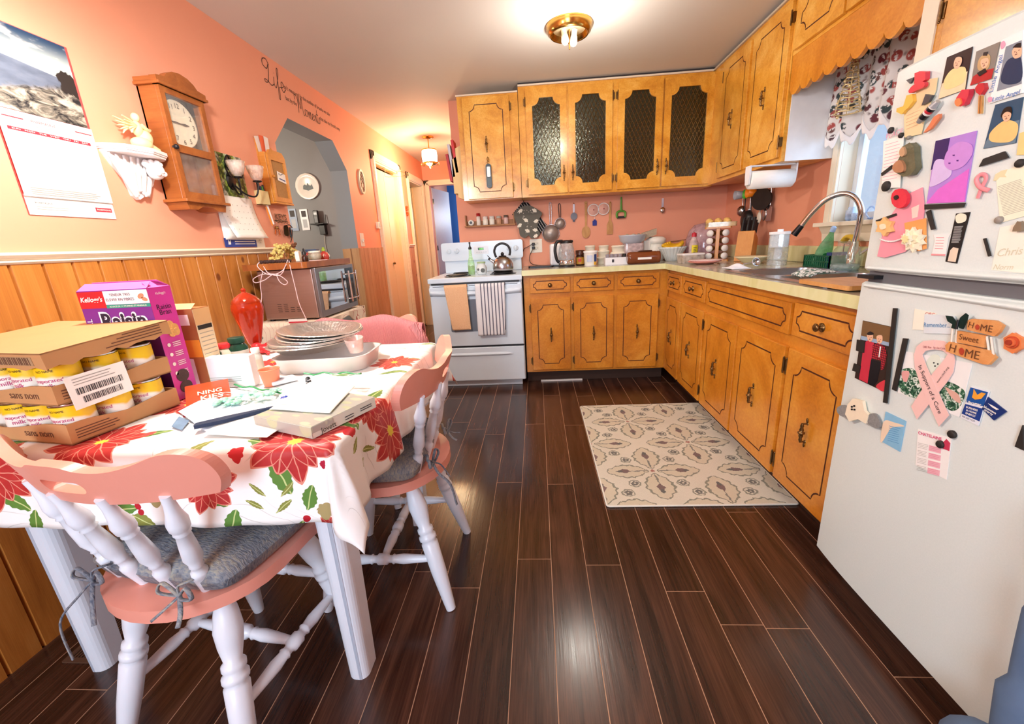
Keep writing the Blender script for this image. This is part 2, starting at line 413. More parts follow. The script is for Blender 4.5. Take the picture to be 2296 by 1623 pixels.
# door casings
def casing(name, M, w0, w1, zt, cw=.085, mat=None):
    g = G(); mat = mat or M_CREAM
    for a, b, d in ((0, cw, .016), (.012, cw-.012, .022), (.03, cw-.02, .026)):
        for sx, e in ((-1, w0), (1, w1)):
            x0, x1 = e+sx*a, e+sx*b
            g.bx(min(x0, x1), max(x0, x1), 0, zt+b, 0, d, 0, M)
        g.bx(w0-b, w1+b, zt+a, zt+b, 0, d, 0, M)
    return struct(name, g, mat, bev=.002)
casing('trim_7', ML, D1[0], D1[1], D1[2]); casing('trim_8', ML, D2[0], D2[1], D2[2], .08)
casing('trim_9', Fr('B', (0, 6.3, 0)), x0, x1, 1.955, .07)
g = G()
for y0, y1, zt in (D1, D2):
    for a, b in ((y0, y0+.015), (y1-.015, y1)): g.bx(XL-TH, XL, a, b, 0, zt)
    g.bx(XL-TH, XL, y0, y1, zt-.015, zt)
struct('trim_10', g, M_CREAM)
# door_1: bifold closet door, two leaves slightly folded
d = bpy.data.objects.new('door_1', None); C.objects.link(d); d['kind'] = 'structure'; d.matrix_world = Tr(XL-.04, 4.425, .02)
M_DOOR = pm('ead6b0', .45, 0, .04, 3, name='door_cream')
g = G(); g.bx(-.03, 0, 0, .34, 0, 1.90); obj('leaf', g, M_DOOR, d, bev=.003)
g = G(); g.bx(-.03, 0, .346, .69, 0, 1.90); obj('leaf', g, M_DOOR, d, bev=.003)
g = G(); g.sph((.015, .31, .95), .014); g.turn((0, .31, .95), (.012, .31, .95), [(0, .006), (1, .006)]); obj('knob', g, M_BRZ, d)
g = G(); g.bx(-.04, 0, 0, .69, 1.915, 1.94); obj('track', g, M_BRASS, d)
# door_2: cream leaf swung into the side room
d = bpy.data.objects.new('door_2', None); C.objects.link(d); d['kind'] = 'structure'; d.matrix_world = Tr(XL-TH+.03, 6.15, .02, radians(-14))
g = G(); g.bx(-.62, 0, -.035, 0, 0, 1.9); obj('leaf', g, M_DOOR, d, bev=.003)
g = G(); g.sph((-.56, -.065, .93), .026); g.turn((-.56, -.03, .93), (-.56, -.06, .93), [(0, .022), (.3, .01), (1, .01)]); obj('handle', g, M_BRZ, d)
# door_3: bedroom door leaf opened inwards along the left
d = bpy.data.objects.new('door_3', None); C.objects.link(d); d['kind'] = 'structure'; d.matrix_world = Tr(.03, 6.4, .02, radians(80))
g = G(); g.bx(0, .66, 0, .035, 0, 1.92); obj('leaf', g, pm('c9cdda', .45), d, bev=.003)
g = G(); g.sph((.6, -.03, .93), .026); g.turn((.6, 0, .93), (.6, -.03, .93), [(0, .022), (.3, .01), (1, .01)]); obj('handle', g, M_BRASS, d)
g = G()
for z in (.35, 1.05, 1.7): g.bx(-.006, .03, -.004, .0, z, z+.07)
obj('hinge', g, M_BRASS, d)
g = G(); g.bx(1.50, 1.84, 3.31, 3.325, .0, .012); struct('trim_12', g, M_WHITE)
# window_1 in the right wall above the sink
MW = Fr('R', (XR, 0, 0)); M_WT = pm('f3ead4', .4, name='window_trim')
wd = bpy.data.objects.new('window_1', None); C.objects.link(wd); wd['kind'] = 'structure'; wd.matrix_world = MW
g = G()
for a, b, d_ in ((0, .06, .016), (.01, .045, .022)):
    g.bx(-WY1-b, -WY1-a, WZ0, WZ1+b, 0, d_); g.bx(-WY0+a, -WY0+b, WZ0, WZ1+b, 0, d_); g.bx(-WY1-b, -WY0+b, WZ1+a, WZ1+b, 0, d_)
obj('casing', g, M_WT, wd, bev=.002)
g = G(); g.bx(-WY1-.09, -WY0+.09, WZ0-.022, WZ0, -.11, .05); obj('window_sill', g, M_WT, wd, bev=.004)
g = G(); pr = [(0, -.10), (.008, -.10), (.012, -.06), (.026, -.035), (.034, -.022), (0, -.022)]
vs = [(x, WZ0+z, d_) for x in (-WY1-.06, -WY0+.06) for d_, z in pr]; k = len(pr)
g.add(vs, [(i, (i+1) % k, (i+1) % k+k, i+k) for i in range(k)]+[tuple(range(k)), tuple(range(k, 2*k))[::-1]]); obj('apron', g, M_WT, wd)
g = G(); zf = -.085; M_SASH = pm('dfe8f2', .35)
for a, b in ((-WY1, -WY1+.035), (-WY0-.035, -WY0), ((-WY1-WY0)/2-.02, (-WY1-WY0)/2+.02)): g.bx(a, b, WZ0, WZ1, zf-.015, zf+.015)
g.bx(-WY1, -WY0, WZ0, WZ0+.04, zf-.015, zf+.015); g.bx(-WY1, -WY0, WZ1-.04, WZ1, zf-.015, zf+.015); obj('window_frame', g, M_SASH, wd, bev=.002)
g = G(); g.bx(-WY1+.03, -WY0-.03, WZ0+.03, WZ1-.03, zf-.002, zf+.002); obj('pane', g, glass('eef6ff', .02, .1), wd)
g = G(); xm = (-WY1-WY0)/2+.12; g.bx(xm, xm+.02, WZ0+.04, WZ1-.04, zf+.016, zf+.026); g.bx(xm+.03, xm+.036, WZ0+.04, WZ1-.04, zf+.016, zf+.026); obj('sash_rail', g, pm('4b8fd6', .4), wd)
# ---------------- cabinets ----------------
def pull(parent, x, y, vert=True, L=.1, z=.018):
    "bronze spindle pull on a door"
    g = G(); h = L/2; pr = [(0, .003), (.12, .005), (.2, .0035), (.34, .006), (.44, .0045), (.47, .009), (.53, .009), (.56, .0045), (.66, .006), (.8, .0035), (.88, .005), (1, .003)]
    a, b = ((x, y-h*.72, z+.018), (x, y+h*.72, z+.018)) if vert else ((x-h*.72, y, z+.018), (x+h*.72, y, z+.018))
    g.turn(a, b, [(u, v*1.35) for u, v in pr], 10)
    for q in (a, b):
        g.turn((q[0], q[1], z), (q[0], q[1], z+.02), [(0, .006), (.3, .003), (1, .004)], 8)
        s = 1 if q is b else -1
        e = (x, q[1]+s*.013, z+.003) if vert else (q[0]+s*.013, y, z+.003)
        g.sph(e, (.005, .010, .003) if vert else (.010, .005, .003), n=8, m=6)
    return obj('handle', g, M_BRZ, parent)
def knob(parent, x, y, z=.018):
    g = G(); g.lathe([(.016, 0), (.016, .003), (.006, .006), (.006, .014), (.0135, .018), (.0145, .023), (.010, .027), (0, .028)], 16, M=Matrix.Translation((x, y, z)))
    return obj('knob', g, M_BRZ, parent)
def hinge(parent, x, y, z=.018, s=1):
    g = G(); g.tube([(x, y-.028, z), (x, y+.028, z)], .0042, 8); g.sph((x, y-.031, z), .004, n=8, m=5); g.sph((x, y+.031, z), .004, n=8, m=5); g.bx(x, x+s*.012, y-.022, y+.022, z-.018, z-.002)
    return obj('hinge', g, M_BRZ, parent)
def cdoor(parent, x0, x1, y0, y1, mat=None, r=.042, inset=.052, name='door', pl=None, hg=None, groove=True, kn=False, handle=True):
    "slab door with the inlaid notched groove line"
    mat = mat or M_CAB; cx, cy, w_, h_ = (x0+x1)/2, (y0+y1)/2, x1-x0, y1-y0
    g = G(); g.box((cx, cy, .009), (w_, h_, .018)); n_ = notch(w_-2*inset, h_-2*inset, min(r, (h_-2*inset)*.33), cx, cy)
    if groove: g.strip(n_, .0058, .0186, 1)
    d = obj(name, g, [mat, M_GROOVE], parent, bev=.0025)
    if kn: knob(d, cx, cy)
    elif handle: pull(d, pl[0] if pl else cx, pl[1] if pl else cy)
    if hg:
        for yy in (y0+.075, y1-.075): hinge(d, x1+.002 if hg > 0 else x0-.002, yy, s=hg)
    return d
M_AMBER = None
def amber():
    n = N('amber_diamond_glass'); t = n.t; n.n.remove(n.b)
    c = n.mapc((1, 1, 1)); s = n.new('SeparateXYZ', {0: c})
    def li(sign):
        u = n.math('ADD', n.math('MULTIPLY', s.outputs[0], 1/.030), n.math('MULTIPLY', s.outputs[1], sign/.062))
        return n.math('ABSOLUTE', n.math('SUBTRACT', n.math('FRACT', u), .5))
    e = n.math('MINIMUM', li(1), li(-1)); ed = n.math('SUBTRACT', 1, n.step(e, .02, .09))
    bp = n.new('Bump', {'Height': n.math('ADD', ed, n.math('MULTIPLY', n.noise(70), .35)), 'Strength': .9, 'Distance': .008})
    tr = n.new('BsdfTransparent', {0: n.mix(ed, '97a04e', '303410')}); gl = n.new('BsdfGlossy', {0: (.85, .85, .7, 1), 'Roughness': .12, 'Normal': bp.outputs[0]}); df = n.new('BsdfDiffuse', {0: (*lin('1d1c0a'), 1)})
    a = n.new('MixShader', {0: .22, 1: tr.outputs[0], 2: df.outputs[0]}); fr = n.new('Fresnel', {0: 1.7, 'Normal': bp.outputs[0]})
    b = n.new('MixShader', {0: n.math('MULTIPLY', fr.outputs[0], 1.3), 1: a.outputs[0], 2: gl.outputs[0]}); t.links.new(b.outputs[0], n.n['Material Output'].inputs[0]); return n.m
M_AMBER = amber()
def gdoor(parent, x0, x1, y0, y1, pl, hg):
    cx, cy, w_, h_ = (x0+x1)/2, (y0+y1)/2, x1-x0, y1-y0
    hole = notch(w_-.10, h_-.125, .052, cx, cy)
    g = G(); g.prism([[(x0, y0), (x1, y0), (x1, y1), (x0, y1)], hole], 0, .018); d = obj('door', g, M_CABU, parent, bev=.002)
    g = G(); g.box((cx, cy, .005), (w_-.06, h_-.06, .004)); obj('pane', g, M_AMBER, d)
    pull(d, *pl)
    for yy in (y0+.085, y1-.085): hinge(d, x1+.002 if hg > 0 else x0-.002, yy, s=hg)
# base cabinets, back run: local frame x right, y up, z out of the face
FB = 3.247+.018; FR_ = 2.468+.018
def bbox_(face, t, x0, x1, y0, y1, dep, mat=None, toe=True, hollow=False, th=.018, top=True):
    g = G()
    if not hollow: g.bx(x0, x1, y0, y1, -dep, 0)
    obj('carcass', g, mat or M_FRM, t)
rb = [(1.392, 1.757, 1.441, 1.745), (1.757, 2.088, 1.772, 2.075), (2.088, 2.484, 2.101, 2.411)]
nm = [('at the left end of the back run beside the stove', -1), ('in the middle of the back run between two others', -1), ('at the right end of the back run next to the inner corner', 1)]
for (a, b, c, d), (s, hg) in zip(rb, nm):
    t = thing('base_cabinet', 'maple base cabinet '+s, 'cabinet', Fr('B', (0, FB, 0)), 'base cabinets along the back wall')
    bbox_('B', t, a, b, .1, .873, .59)
    g = G(); g.bx(a, b, .0, .1, -.53, -.075); obj('toe_kick', g, pm('3b2418', .6), t)
    cdoor(t, c, d, .735, .852, name='drawer', r=.026, inset=.026, kn=True)
    cdoor(t, c, d, .12, .695, hg=hg)
rr_ = [(2.915, 3.262, 2.93, 3.245, 'drawer', 'tucked into the inner corner of the right run', 0), (2.50, 2.915, 2.513, 2.90, 'drawer', 'in the right run between the corner and the sink cabinet', -1), (1.345-.36, 1.655, 1.30, 1.643, 'drawer', 'in the right run beside the fridge', -1)]
for a, b, c, d, k, s, hg in rr_:
    t = thing('base_cabinet', 'maple base cabinet with drawer, '+s, 'cabinet', Fr('R', (FR_, 0, 0)), 'base cabinets along the right wall')
    g = G(); g.bx(-b, -max(a, 1.30), .1, .873, -.02, 0); g.bx(-b, -max(a, 1.30), .1, .74, -.6, -.02); obj('carcass', g, M_FRM, t)
    g = G(); g.bx(-b, -max(a, 1.30), .0, .1, -.53, -.075); obj('toe_kick', g, pm('3b2418', .6), t)
    cdoor(t, -d, -c, .72, .845, name='drawer', r=.026, inset=.026, kn=True)
    cdoor(t, -d, -c, .108, .668, hg=(0 if hg == 0 else (1 if c > 2 else -1)))
t = thing('sink_cabinet', 'wide maple cabinet with two doors and long false drawer front below the sink', 'cabinet', Fr('R', (FR_, 0, 0)))
g = G(); g.bx(-2.50, -1.655, .1, .873, -.02, 0); g.bx(-2.5, -1.655, .1, .74, -.6, -.02); obj('carcass', g, M_FRM, t)
g = G(); g.bx(-2.5, -1.655, .0, .1, -.53, -.075); obj('toe_kick', g, pm('3b2418', .6), t)
cdoor(t, -2.487, -1.665, .715, .838, name='false_front', r=.026, inset=.026, handle=False)
cdoor(t, -2.487, -2.085, .108, .668); cdoor(t, -2.068, -1.668, .108, .668, hg=1)
# upper cabinets
UB = 3.556+.018; UR = 2.818+.018
def hollow(t, x0, x1, y0, y1, dep, mat, shelves=(), stile=None):
    g = G(); th = .016
    g.bx(x0, x0+th, y0, y1, -dep, -.002); g.bx(x1-th, x1, y0, y1, -dep, -.002); g.bx(x0+th, x1-th, y0, y0+th, -dep, -.0024); g.bx(x0+.0005, x1-.0005, y1-.05, y1-.0005, -dep+.01, 0); g.bx(x0, x1, y0, y1, -dep, -dep+.008)
    g.bx(x0, x0+.056, y0+.002, y1-.002, -.018, -.0006); g.bx(x1-.036, x1, y0+.002, y1-.002, -.018, -.0006); g.bx(x0+.001, x1-.001, y0+.001, y0+.022, -.018, -.0012)
    obj('carcass', g, mat, t)
    for s in shelves: g = G(); g.bx(x0+th, x1-th, s, s+.018, -dep+.01, -.03); obj('shelf', g, pm('e6d98a', .5), t)
t = thing('wall_cabinet', 'small maple wall cabinet with one solid door at the left end, above the stove', 'cabinet', Fr('B', (0, UB, 0)))
g = G(); g.bx(.935, 1.398, 1.462, 2.20, -.286, 0); obj('carcass', g, M_CABU, t)
g = G(); g.bx(.93, 1.398, 2.2, 2.21, -.28, .012); obj('top_strip', g, pm('e8d8c0', .5), t)
d = cdoor(t, .975, 1.333, 1.468, 2.185, M_CABU, handle=False, hg=1); pull(d, 1.145, 1.86)
for x0, x1, da, db, s in ((1.402, 2.125, (1.455, 1.762), (1.776, 2.103), 'left'), (2.125, 2.87, (2.143, 2.470), (2.482, 2.838), 'right')):
    t = thing('glass_door_cabinet', 'maple wall cabinet with two amber diamond glass doors, the %s one of the pair' % s, 'cabinet', Fr('B', (0, UB, 0)), 'glass fronted wall cabinets')
    hollow(t, x0, x1, 1.46, 2.235, .286, M_CABU, (1.80,))
    g = G(); g.bx(da[1]-.03, db[0]+.03, 1.464, 2.184, -.018, -.0008); obj('stile', g, M_CABU, t)
    gdoor(t, da[0], da[1], 1.478, 2.212, (da[1]-.027, 1.62), -1); gdoor(t, db[0], db[1], 1.478, 2.212, (db[0]+.027, 1.62), 1)
    g = G(); g.bx(x0, x1, 2.235, 2.246, -.28, .014); obj('top_strip', g, pm('e8d8c0', .5), t)
# dishes behind the glass, standing on the shelf and on the floor of the cabinets
dm = {'red': pm('a8231c', .3), 'green': pm('6f8a2a', .25), 'amber': pm('c9921e', .25), 'white': pm('d8d0b4', .3), 'blue': pm('3d5aa0', .3)}
def mug(x, z, c, k):
    g = G(); g.lathe([(.028, 0), (.036, .01), (.038, .08), (.034, .08), (.03, .012), (0, .012)], 16); g.tube(spl([(.036, 0, .065), (.062, 0, .055), (.058, 0, .025), (.036, 0, .018)]), .004, 6)
    solo('mug', g, dm[c], k, 'mug', Tr(x, 3.72, z, random.random()*5), 'cups behind the glass doors')
def stem(x, z, c, k):
    g = G(); g.lathe([(.03, 0), (.006, .006), (.004, .05), (.028, .075), (.034, .13), (.032, .13), (.025, .078), (0, .06)], 16)
    solo('goblet', g, glass('c8c040', .05, .6) if c == 'g' else dm[c], k, 'glass', Tr(x, 3.7, z), 'glasses behind the glass doors')
for x, z, c, k in ((1.56, 1.82, 'red', 'red mug, left of two, behind the first glass door'), (1.66, 1.82, 'red', 'red mug, right of two, behind the first glass door'), (1.87, 1.82, 'green', 'green mug on the shelf behind the second glass door'), (1.97, 1.82, 'red', 'red mug on the shelf behind the second glass door'), (2.40, 1.82, 'amber', 'amber mug right of the red vase behind the third glass door'), (2.36, 1.478, 'green', 'green mug at the bottom behind the third glass door')): mug(x, z, c, k)
for x, z, k in ((2.27, 1.478, 'lower shelf of the third door'), (2.56, 1.478, 'lower left of the fourth door'), (2.68, 1.478, 'lower right of the fourth door'), (2.70, 1.82, 'upper right of the fourth door'), (2.58, 1.82, 'upper left of the fourth door'), (1.9, 1.478, 'bottom of the second door')): stem(x, z, 'g', 'olive stemmed glass behind the amber pane, '+k)
g = G(); g.lathe([(.05, 0), (.075, .10), (.05, .2), (.055, .24), (.05, .24), (.045, .2), (0, .02)], 20); solo('vase', g, dm['red'], 'red vase behind the third glass door, upper shelf', 'vase', Tr(2.25, 3.68, 1.818))
# right wall uppers
for a, b, c, d, s, hg in ((2.985, 3.574, 2.997, 3.37, 'set in the corner beside the glass doors', -1), (2.56, 2.985, 2.575, 2.965, 'at the end of the run beside the window', 1)):
    t = thing('wall_cabinet', 'tall maple wall cabinet '+s, 'cabinet', Fr('R', (UR, 0, 0)), 'wall cabinets on the right wall')
    g = G(); g.bx(-b, -a, 1.465, 2.235, -.27, 0); obj('carcass', g, M_CABU, t)
    cdoor(t, -d, -c, 1.488, 2.205, M_CABU, hg=hg, pl=(-(c+d)/2, 1.83))
    if b < 3: g = G(); g.bx(-a, -a+.004, 1.465, 2.235, -.268, -.02); obj('side_panel', g, pm('f1f1f1', .5), t, label='white side panel')
    g = G(); g.bx(-b, -a, 2.235, 2.246, -.27, .014); obj('top_strip', g, pm('cdbfa8', .5), t)
t = thing('bridge_cabinet', 'short maple cabinet spanning over the window', 'cabinet', Fr('R', (UR, 0, 0)))
g = G(); g.bx(-2.555, -1.76, 1.955, 2.235, -.27, 0); obj('carcass', g, M_CABU, t)
cdoor(t, -2.53, -2.17, 1.97, 2.205, M_CABU, hg=0, r=.05, handle=False); cdoor(t, -2.155, -1.79, 1.97, 2.205, M_CABU, r=.05, handle=False)
# scalloped valance board
pts = [(-1.765, 1.955), (-2.555, 1.955)]; n_ = 9; wsc = .79/n_
for i in range(n_): pts += [(-2.555+wsc*i+wsc*k/6, 1.795-.024*sin(pi*k/6)+(.0 if k else .012)) for k in range(0, 7)]
pts += [(-1.765, 1.807)]
g = G(); g.prism(pts, -.02, -.002); solo('valance_board', g, M_CAB, 'orange scalloped wooden valance board hanging over the window', 'valance', Fr('R', (UR, 0, 0)), bev=.001)
t = thing('wall_cabinet', 'maple wall cabinet above the refrigerator with two plain doors', 'cabinet', Fr('R', (UR, 0, 0)))
g = G(); g.bx(-1.757, -.55, 1.58, 2.235, -.27, 0); obj('carcass', g, M_CABU, t)
g = G(); g.bx(-1.762, -1.757, 1.58, 2.235, -.27, .0); obj('side_panel', g, pm('efe3c8', .5), t, label='cream side panel')
cdoor(t, -1.655, -1.13, 1.6, 2.205, M_CABU, groove=False, handle=False); cdoor(t, -1.115, -.6, 1.6, 2.205, M_CABU, groove=False, handle=False)
g = G(); g.bx(-1.762, -1.70, 1.58, 2.235, 0, .006); obj('edge_strip', g, pm('f0e6cf', .5), t); hinge(t, -1.68, 1.76, .012)
# dark joint between the cabinets and the ceiling
g = G(); g.bx(1.402, 2.87, UB+.01, YB, 2.247, H); g.bx(UR+.01, XR, .5, UB+.02, 2.247, H); struct('trim_11', g, pm('3a3230', .8))
# ---------------- worktop with the sink cut out ----------------
n = N('laminate_top'); f = n.noise(9, 5, None, 1.5); M_TOP = n.set(n.ramp(f, [(.3, 'a39c88'), (.55, 'b9b29c'), (.75, 'c9c3ac')]), .18, 0, f, .01)
n = N('laminate_edge'); f = n.noise(6, 4, n.mapc((1, 1, .3)), 1.2); M_EDGE = n.set(n.ramp(f, [(.3, 'd6d68c'), (.5, 'ecebb8'), (.7, 'e4e0a0')]), .3)
SX0, SX1, SY0, SY1 = 2.50, 2.94, 1.54, 2.32
g = G(); g.prism([[(1.382, YB), (1.382, 3.218), (2.44, 3.218), (2.44, 1.28), (XR, 1.28), (XR, YB)], [(SX0, SY0), (SX1, SY0), (SX1, SY1), (SX0, SY1)]], .874, .914, 0, smi=1)
solo('worktop', g, [M_TOP, M_EDGE], 'L-shaped laminate worktop with a pale yellow marbled front edge', 'worktop', bev=.003)
g = G(); g.bx(XR-.02, XR, 1.28, YB-.02, .915, 1.01); solo('backsplash', g, M_EDGE, 'low cream splash strip along the right wall behind the sink', 'backsplash', bev=.003)
# double sink
t = thing('sink', 'stainless steel double sink set in the worktop under the window', 'sink')
g = G(); b1, b2 = (1.945, 2.29), (1.57, 1.905)
rim = rrect(.48, .82, .03, 4, (SX0+SX1)/2, (SY0+SY1)/2)
h1 = rrect(.36, b1[1]-b1[0], .06, 4, 2.705, sum(b1)/2); h2 = rrect(.36, b2[1]-b2[0], .06, 4, 2.705, sum(b2)/2)
g.prism([rim, h1, h2], .9145, .9185); obj('rim', g, M_STEEL, t, bev=.0015)
for hh, b in ((h1, b1), (h2, b2)):
    g = G(); k = len(hh); rings = []; cx, cy = 2.705, sum(b)/2
    for s_, z in ((1.0, .917), (.985, .90), (.96, .80), (.90, .765), (.80, .755)): rings.append([(cx+(x-cx)*s_, cy+(y-cy)*s_, z) for x, y in hh])
    vs = [p for r in rings for p in r]; fs = [(j*k+i, (j+1)*k+i, (j+1)*k+(i+1) % k, j*k+(i+1) % k) for j in range(4) for i in range(k)]+[tuple(range(4*k, 5*k))]
    g.add([p for p in vs], [f[::-1] for f in fs[:-1]]+[fs[-1]], 0, True); bw = obj('bowl', g, pm('a8a8ac', .3, 1, .1, 60), t)
    g = G(); g.lathe([(.04, 0), (.04, .003), (.03, .004), (.028, .001), (0, .001)], 20, M=Tr(cx, cy, .7555)); obj('drain', g, M_CHROME, bw)
# ---------------- stove ----------------
SX, SW = .668, .712
t = thing('stove', 'white electric coil stove with a control backsplash standing left of the base cabinets', 'stove', Fr('B', (SX, 3.2, 0)))
M_STV = pm('e2f0fc', .22, 0, .015, 10, name='stove_enamel')
g = G(); g.bx(0, SW, .055, .845, -.6, -.03); g.bx(.03, SW-.03, 0, .055, -.55, -.06); obj('body', g, M_STV, t, bev=.004)
g = G(); g.bx(-.004, SW+.004, .848, .886, -.60, .008); obj('cooktop', g, M_STV, t, bev=.006)
g = G(); g.bx(.004, SW-.004, .352, .835, -.03, 0); dr = obj('oven_door', g, M_STV, t, bev=.006)
g = G(); g.prism(rrect(.43, .25, .01, 3, .36, .594), .0005, .002); obj('oven_window', g, pm('7d8694', .08), dr)
g = G(); g.bx(.02, SW-.02, .838, .846, -.02, .004); obj('vent_gap', g, M_BLACK, t)
g = G()
for x0, x1 in ((.03, .13), (.15, .2), (.225, .29), (.31, .38), (.42, .48), (.51, .56), (.585, .68)): g.bx(x0, x1, .822, .826, -.0, .0012)
obj('vent_slots', g, M_BLACK, dr)
g = G(); g.grid(lambda u, v: ((.005+u*(SW-.01)), .80-.045*v-.012*(1-(2*u-1)**2), .0+.032*sin(pi*min(1, v*1.02))*(1-.55*abs(2*u-1)**4)), 24, 8); g.bx(.004, SW-.004, .79, .815, -.0, .01); obj('door_handle', g, M_STV, dr, solid=.004)
g = G(); g.bx(.004, SW-.004, .062, .338, -.03, 0); dw = obj('drawer', g, M_STV, t, bev=.006)
g = G(); g.grid(lambda u, v: (.09+.53*u, .282+.03*(v-.5)*(1-abs(2*u-1)**8), .002+.012*sin(pi*v)), 20, 6); obj('grip', g, M_STV, dw)
g = G(); g.bx(.0, SW, .343, .350, -.02, -.004); obj('door_gap', g, M_BLACK, t)
g = G(); g.prism(rrect(SW+.004, .155, .02, 4, SW/2, 1.068), -.625, -.57); g.bx(.015, SW-.015, .886, 1.0, -.63, -.595); obj('backsplash_panel', g, M_STV, t, bev=.005)
pz = -.57
for x in (.065, .135, .595, .655):
    g = G(); g.lathe([(.022, 0), (.021, .012), (.012, .016), (0, .016)], 20, M=Matrix.Translation((x, 1.075, pz))); g.bx(x-.004, x+.004, 1.057, 1.093, pz+.01, pz+.024); obj('knob', g, M_STV, t, bev=.001)
g = G(); g.prism(rrect(.13, .07, .006, 3, .35, 1.073), pz, pz+.002); pp = obj('control_panel', g, pm('e9eef6', .3), t)
g = G(); g.prism(rrect(.05, .021, .002, 2, .348, 1.083), pz+.002, pz+.003); dsp = obj('display', g, pm('0c140c', .2), pp)
M_LED = pm('6bff3a', .5, name='led', Emission_Color=(.25, 1, .1, 1), Emission_Strength=1.6)
text('12:51', .034, M_LED, dsp, Matrix.Translation((.352, 1.083, pz+.0034)), h=.012)
g = G()
for i in range(5): g.prism(rrect(.010, .004, .001, 1, .312+.02*i, 1.055), pz+.002, pz+.003)
obj('buttons', g, pm('b8bfcc', .4), pp)

for i, (bx_, by_, r) in enumerate(((.20, -.17, .092), (.56, -.19, .092), (.19, -.42, .072), (.54, -.44, .072))):
    g = G(); M = Matrix.Translation((bx_, .8865, by_)) @ Matrix.Rotation(-pi/2, 4, 'X')
    g.lathe([(r+.014, 0), (r+.014, .003), (r+.008, .004), (r*.9, .001), (0, .001)], 28, 0, M)
    pts = []
    for k in range(90):
        a = k*.32; rr = .016+(r-.02)*k/89; p = M @ V((rr*cos(a), rr*sin(a), .009)); pts.append(tuple(p))
    bo = obj('burner', g, pm('2c2a2c', .25, .8), t); g = G(); g.tube(pts, .0042, 6); obj('coil', g, pm('1c1a1c', .5), bo)
# ---------------- fridge ----------------
FX, FY = 2.40, 1.250
n = N('fridge_enamel'); f = n.noise(260, 2); M_FR = n.set(n.mix(f, 'dde9e6', 'e8f1ee'), .38, 0, f, .02)
t = thing('refrigerator', 'white top-freezer refrigerator covered in magnets at the right end of the counter', 'refrigerator', Fr('R', (FX, FY, 0)))
FW, FZS, FT = .76, .985, 1.478
g = G(); g.bx(.008, FW-.008, .06, FT-.004, -.64, -.065); g.bx(.03, FW-.03, 0, .06, -.6, -.09); obj('body', g, M_FR, t, bev=.006)
def bow(u): return .0
def fdoor(y0, y1, name):
    g = G(); nx = 24; pr = [(-.06, 0), (-.008, 0), (0, .008), (0, 1), (-.008, 1.0), (-.06, 1.0)]
    def bz(u): return -.012*((2*u-1)**4)
    L = [(FW*i/nx, bz(i/nx)) for i in range(nx+1)]; loop = L+[(FW, -.06), (0, -.06)]
    M = Matrix(((1, 0, 0, 0), (0, 0, 1, 0), (0, 1, 0, 0), (0, 0, 0, 1)))
    vs = []; fs = []; k = len(loop)
    for y in (y0, y0+.006, y1-.006, y1):
        e = .005 if y in (y0, y1) else 0
        vs += [(x+(e if x < FW/2 else -e)*(1 if x in (0, FW) else 0), y, z-(e if z > -.05 else 0)) for x, z in loop]
    for j in range(3): fs += [(j*k+i, j*k+(i+1) % k, (j+1)*k+(i+1) % k, (j+1)*k+i) for i in range(k)]
    g.add(vs, fs, 0, False); g.add(vs[:k], [tuple(range(k))[::-1]]); g.add(vs[3*k:], [tuple(range(k))])
    return obj(name, g, M_FR, t)
fd = fdoor(.072, .962, 'door'); fz = fdoor(.992, FT, 'freezer_door')
g = G(); g.bx(.01, FW-.01, .962, .992, -.06, -.02); obj('gasket', g, pm('6c6c70', .6), t)
for dd, y0, s in ((fd, .955, -1), (fz, 1.0, 1)):
    g = G(); g.grid(lambda u, v: (.03+.70*u, y0+s*(-.004+.010*v+.014*(u**1.5)*v), .001+.014*sin(pi*v)*(.4+.6*u)), 24, 6); obj('grip', g, M_FR, dd)
g = G(); g.bx(0, .06, .972, .982, -.05, .004); obj('hinge_plate', g, M_BLACK, t)
# ---------------- dining table ----------------
TX0, TX1, TY0, TY1, TZ = .10, 1.072, .738, 1.60, .75
t = thing('dining_table', 'white painted dining table under the poinsettia cloth beside the pine wall', 'table')
g = G(); g.bx(TX0, TX1, TY0, TY1, .722, TZ); obj('tabletop', g, M_WP, t, bev=.004)
g = G(); a = .06
for q in ((TX0+a, TX1-a, TY0+a, TY0+a+.02), (TX0+a, TX1-a, TY1-a-.02, TY1-a), (TX0+a, TX0+a+.02, TY0+a+.02, TY1-a-.02), (TX1-a-.02, TX1-a, TY0+a+.02, TY1-a-.02)): g.bx(*q, .64, .722)
obj('apron', g, M_WP, t)
for i, (lx, ly) in enumerate(((.205, .875), (.975, .865), (.205, 1.50), (.975, 1.50))):
    g = G(); r = .036
    # D-shaped leg: flat inner faces, rounded outer corner
    loop = [(-r, r), (-r, -r*.3)]+arc(-r*.1, -r*.3, r*.9, 180, 270, 6)+[(r*.5, -r*1.2)]+arc(r*.2, -r*.4, r*.8, 270, 360, 6)+[(r, r)]
    loop = loop if lx > .5 else [(-x, y) for x, y in loop][::-1]
    loop = loop if ly < 1 else [(x, -y) for x, y in loop][::-1]
    k = len(loop); vs = [(lx+x*s, ly+y*s, z) for z, s in ((0, .78), (.72, 1.08)) for x, y in loop]
    g.add(vs, [(j, (j+1) % k, (j+1) % k+k, j+k) for j in range(k)]+[tuple(range(k))[::-1], tuple(range(k, 2*k))], 0, False); obj('leg', g, M_WP, t, bev=.003)
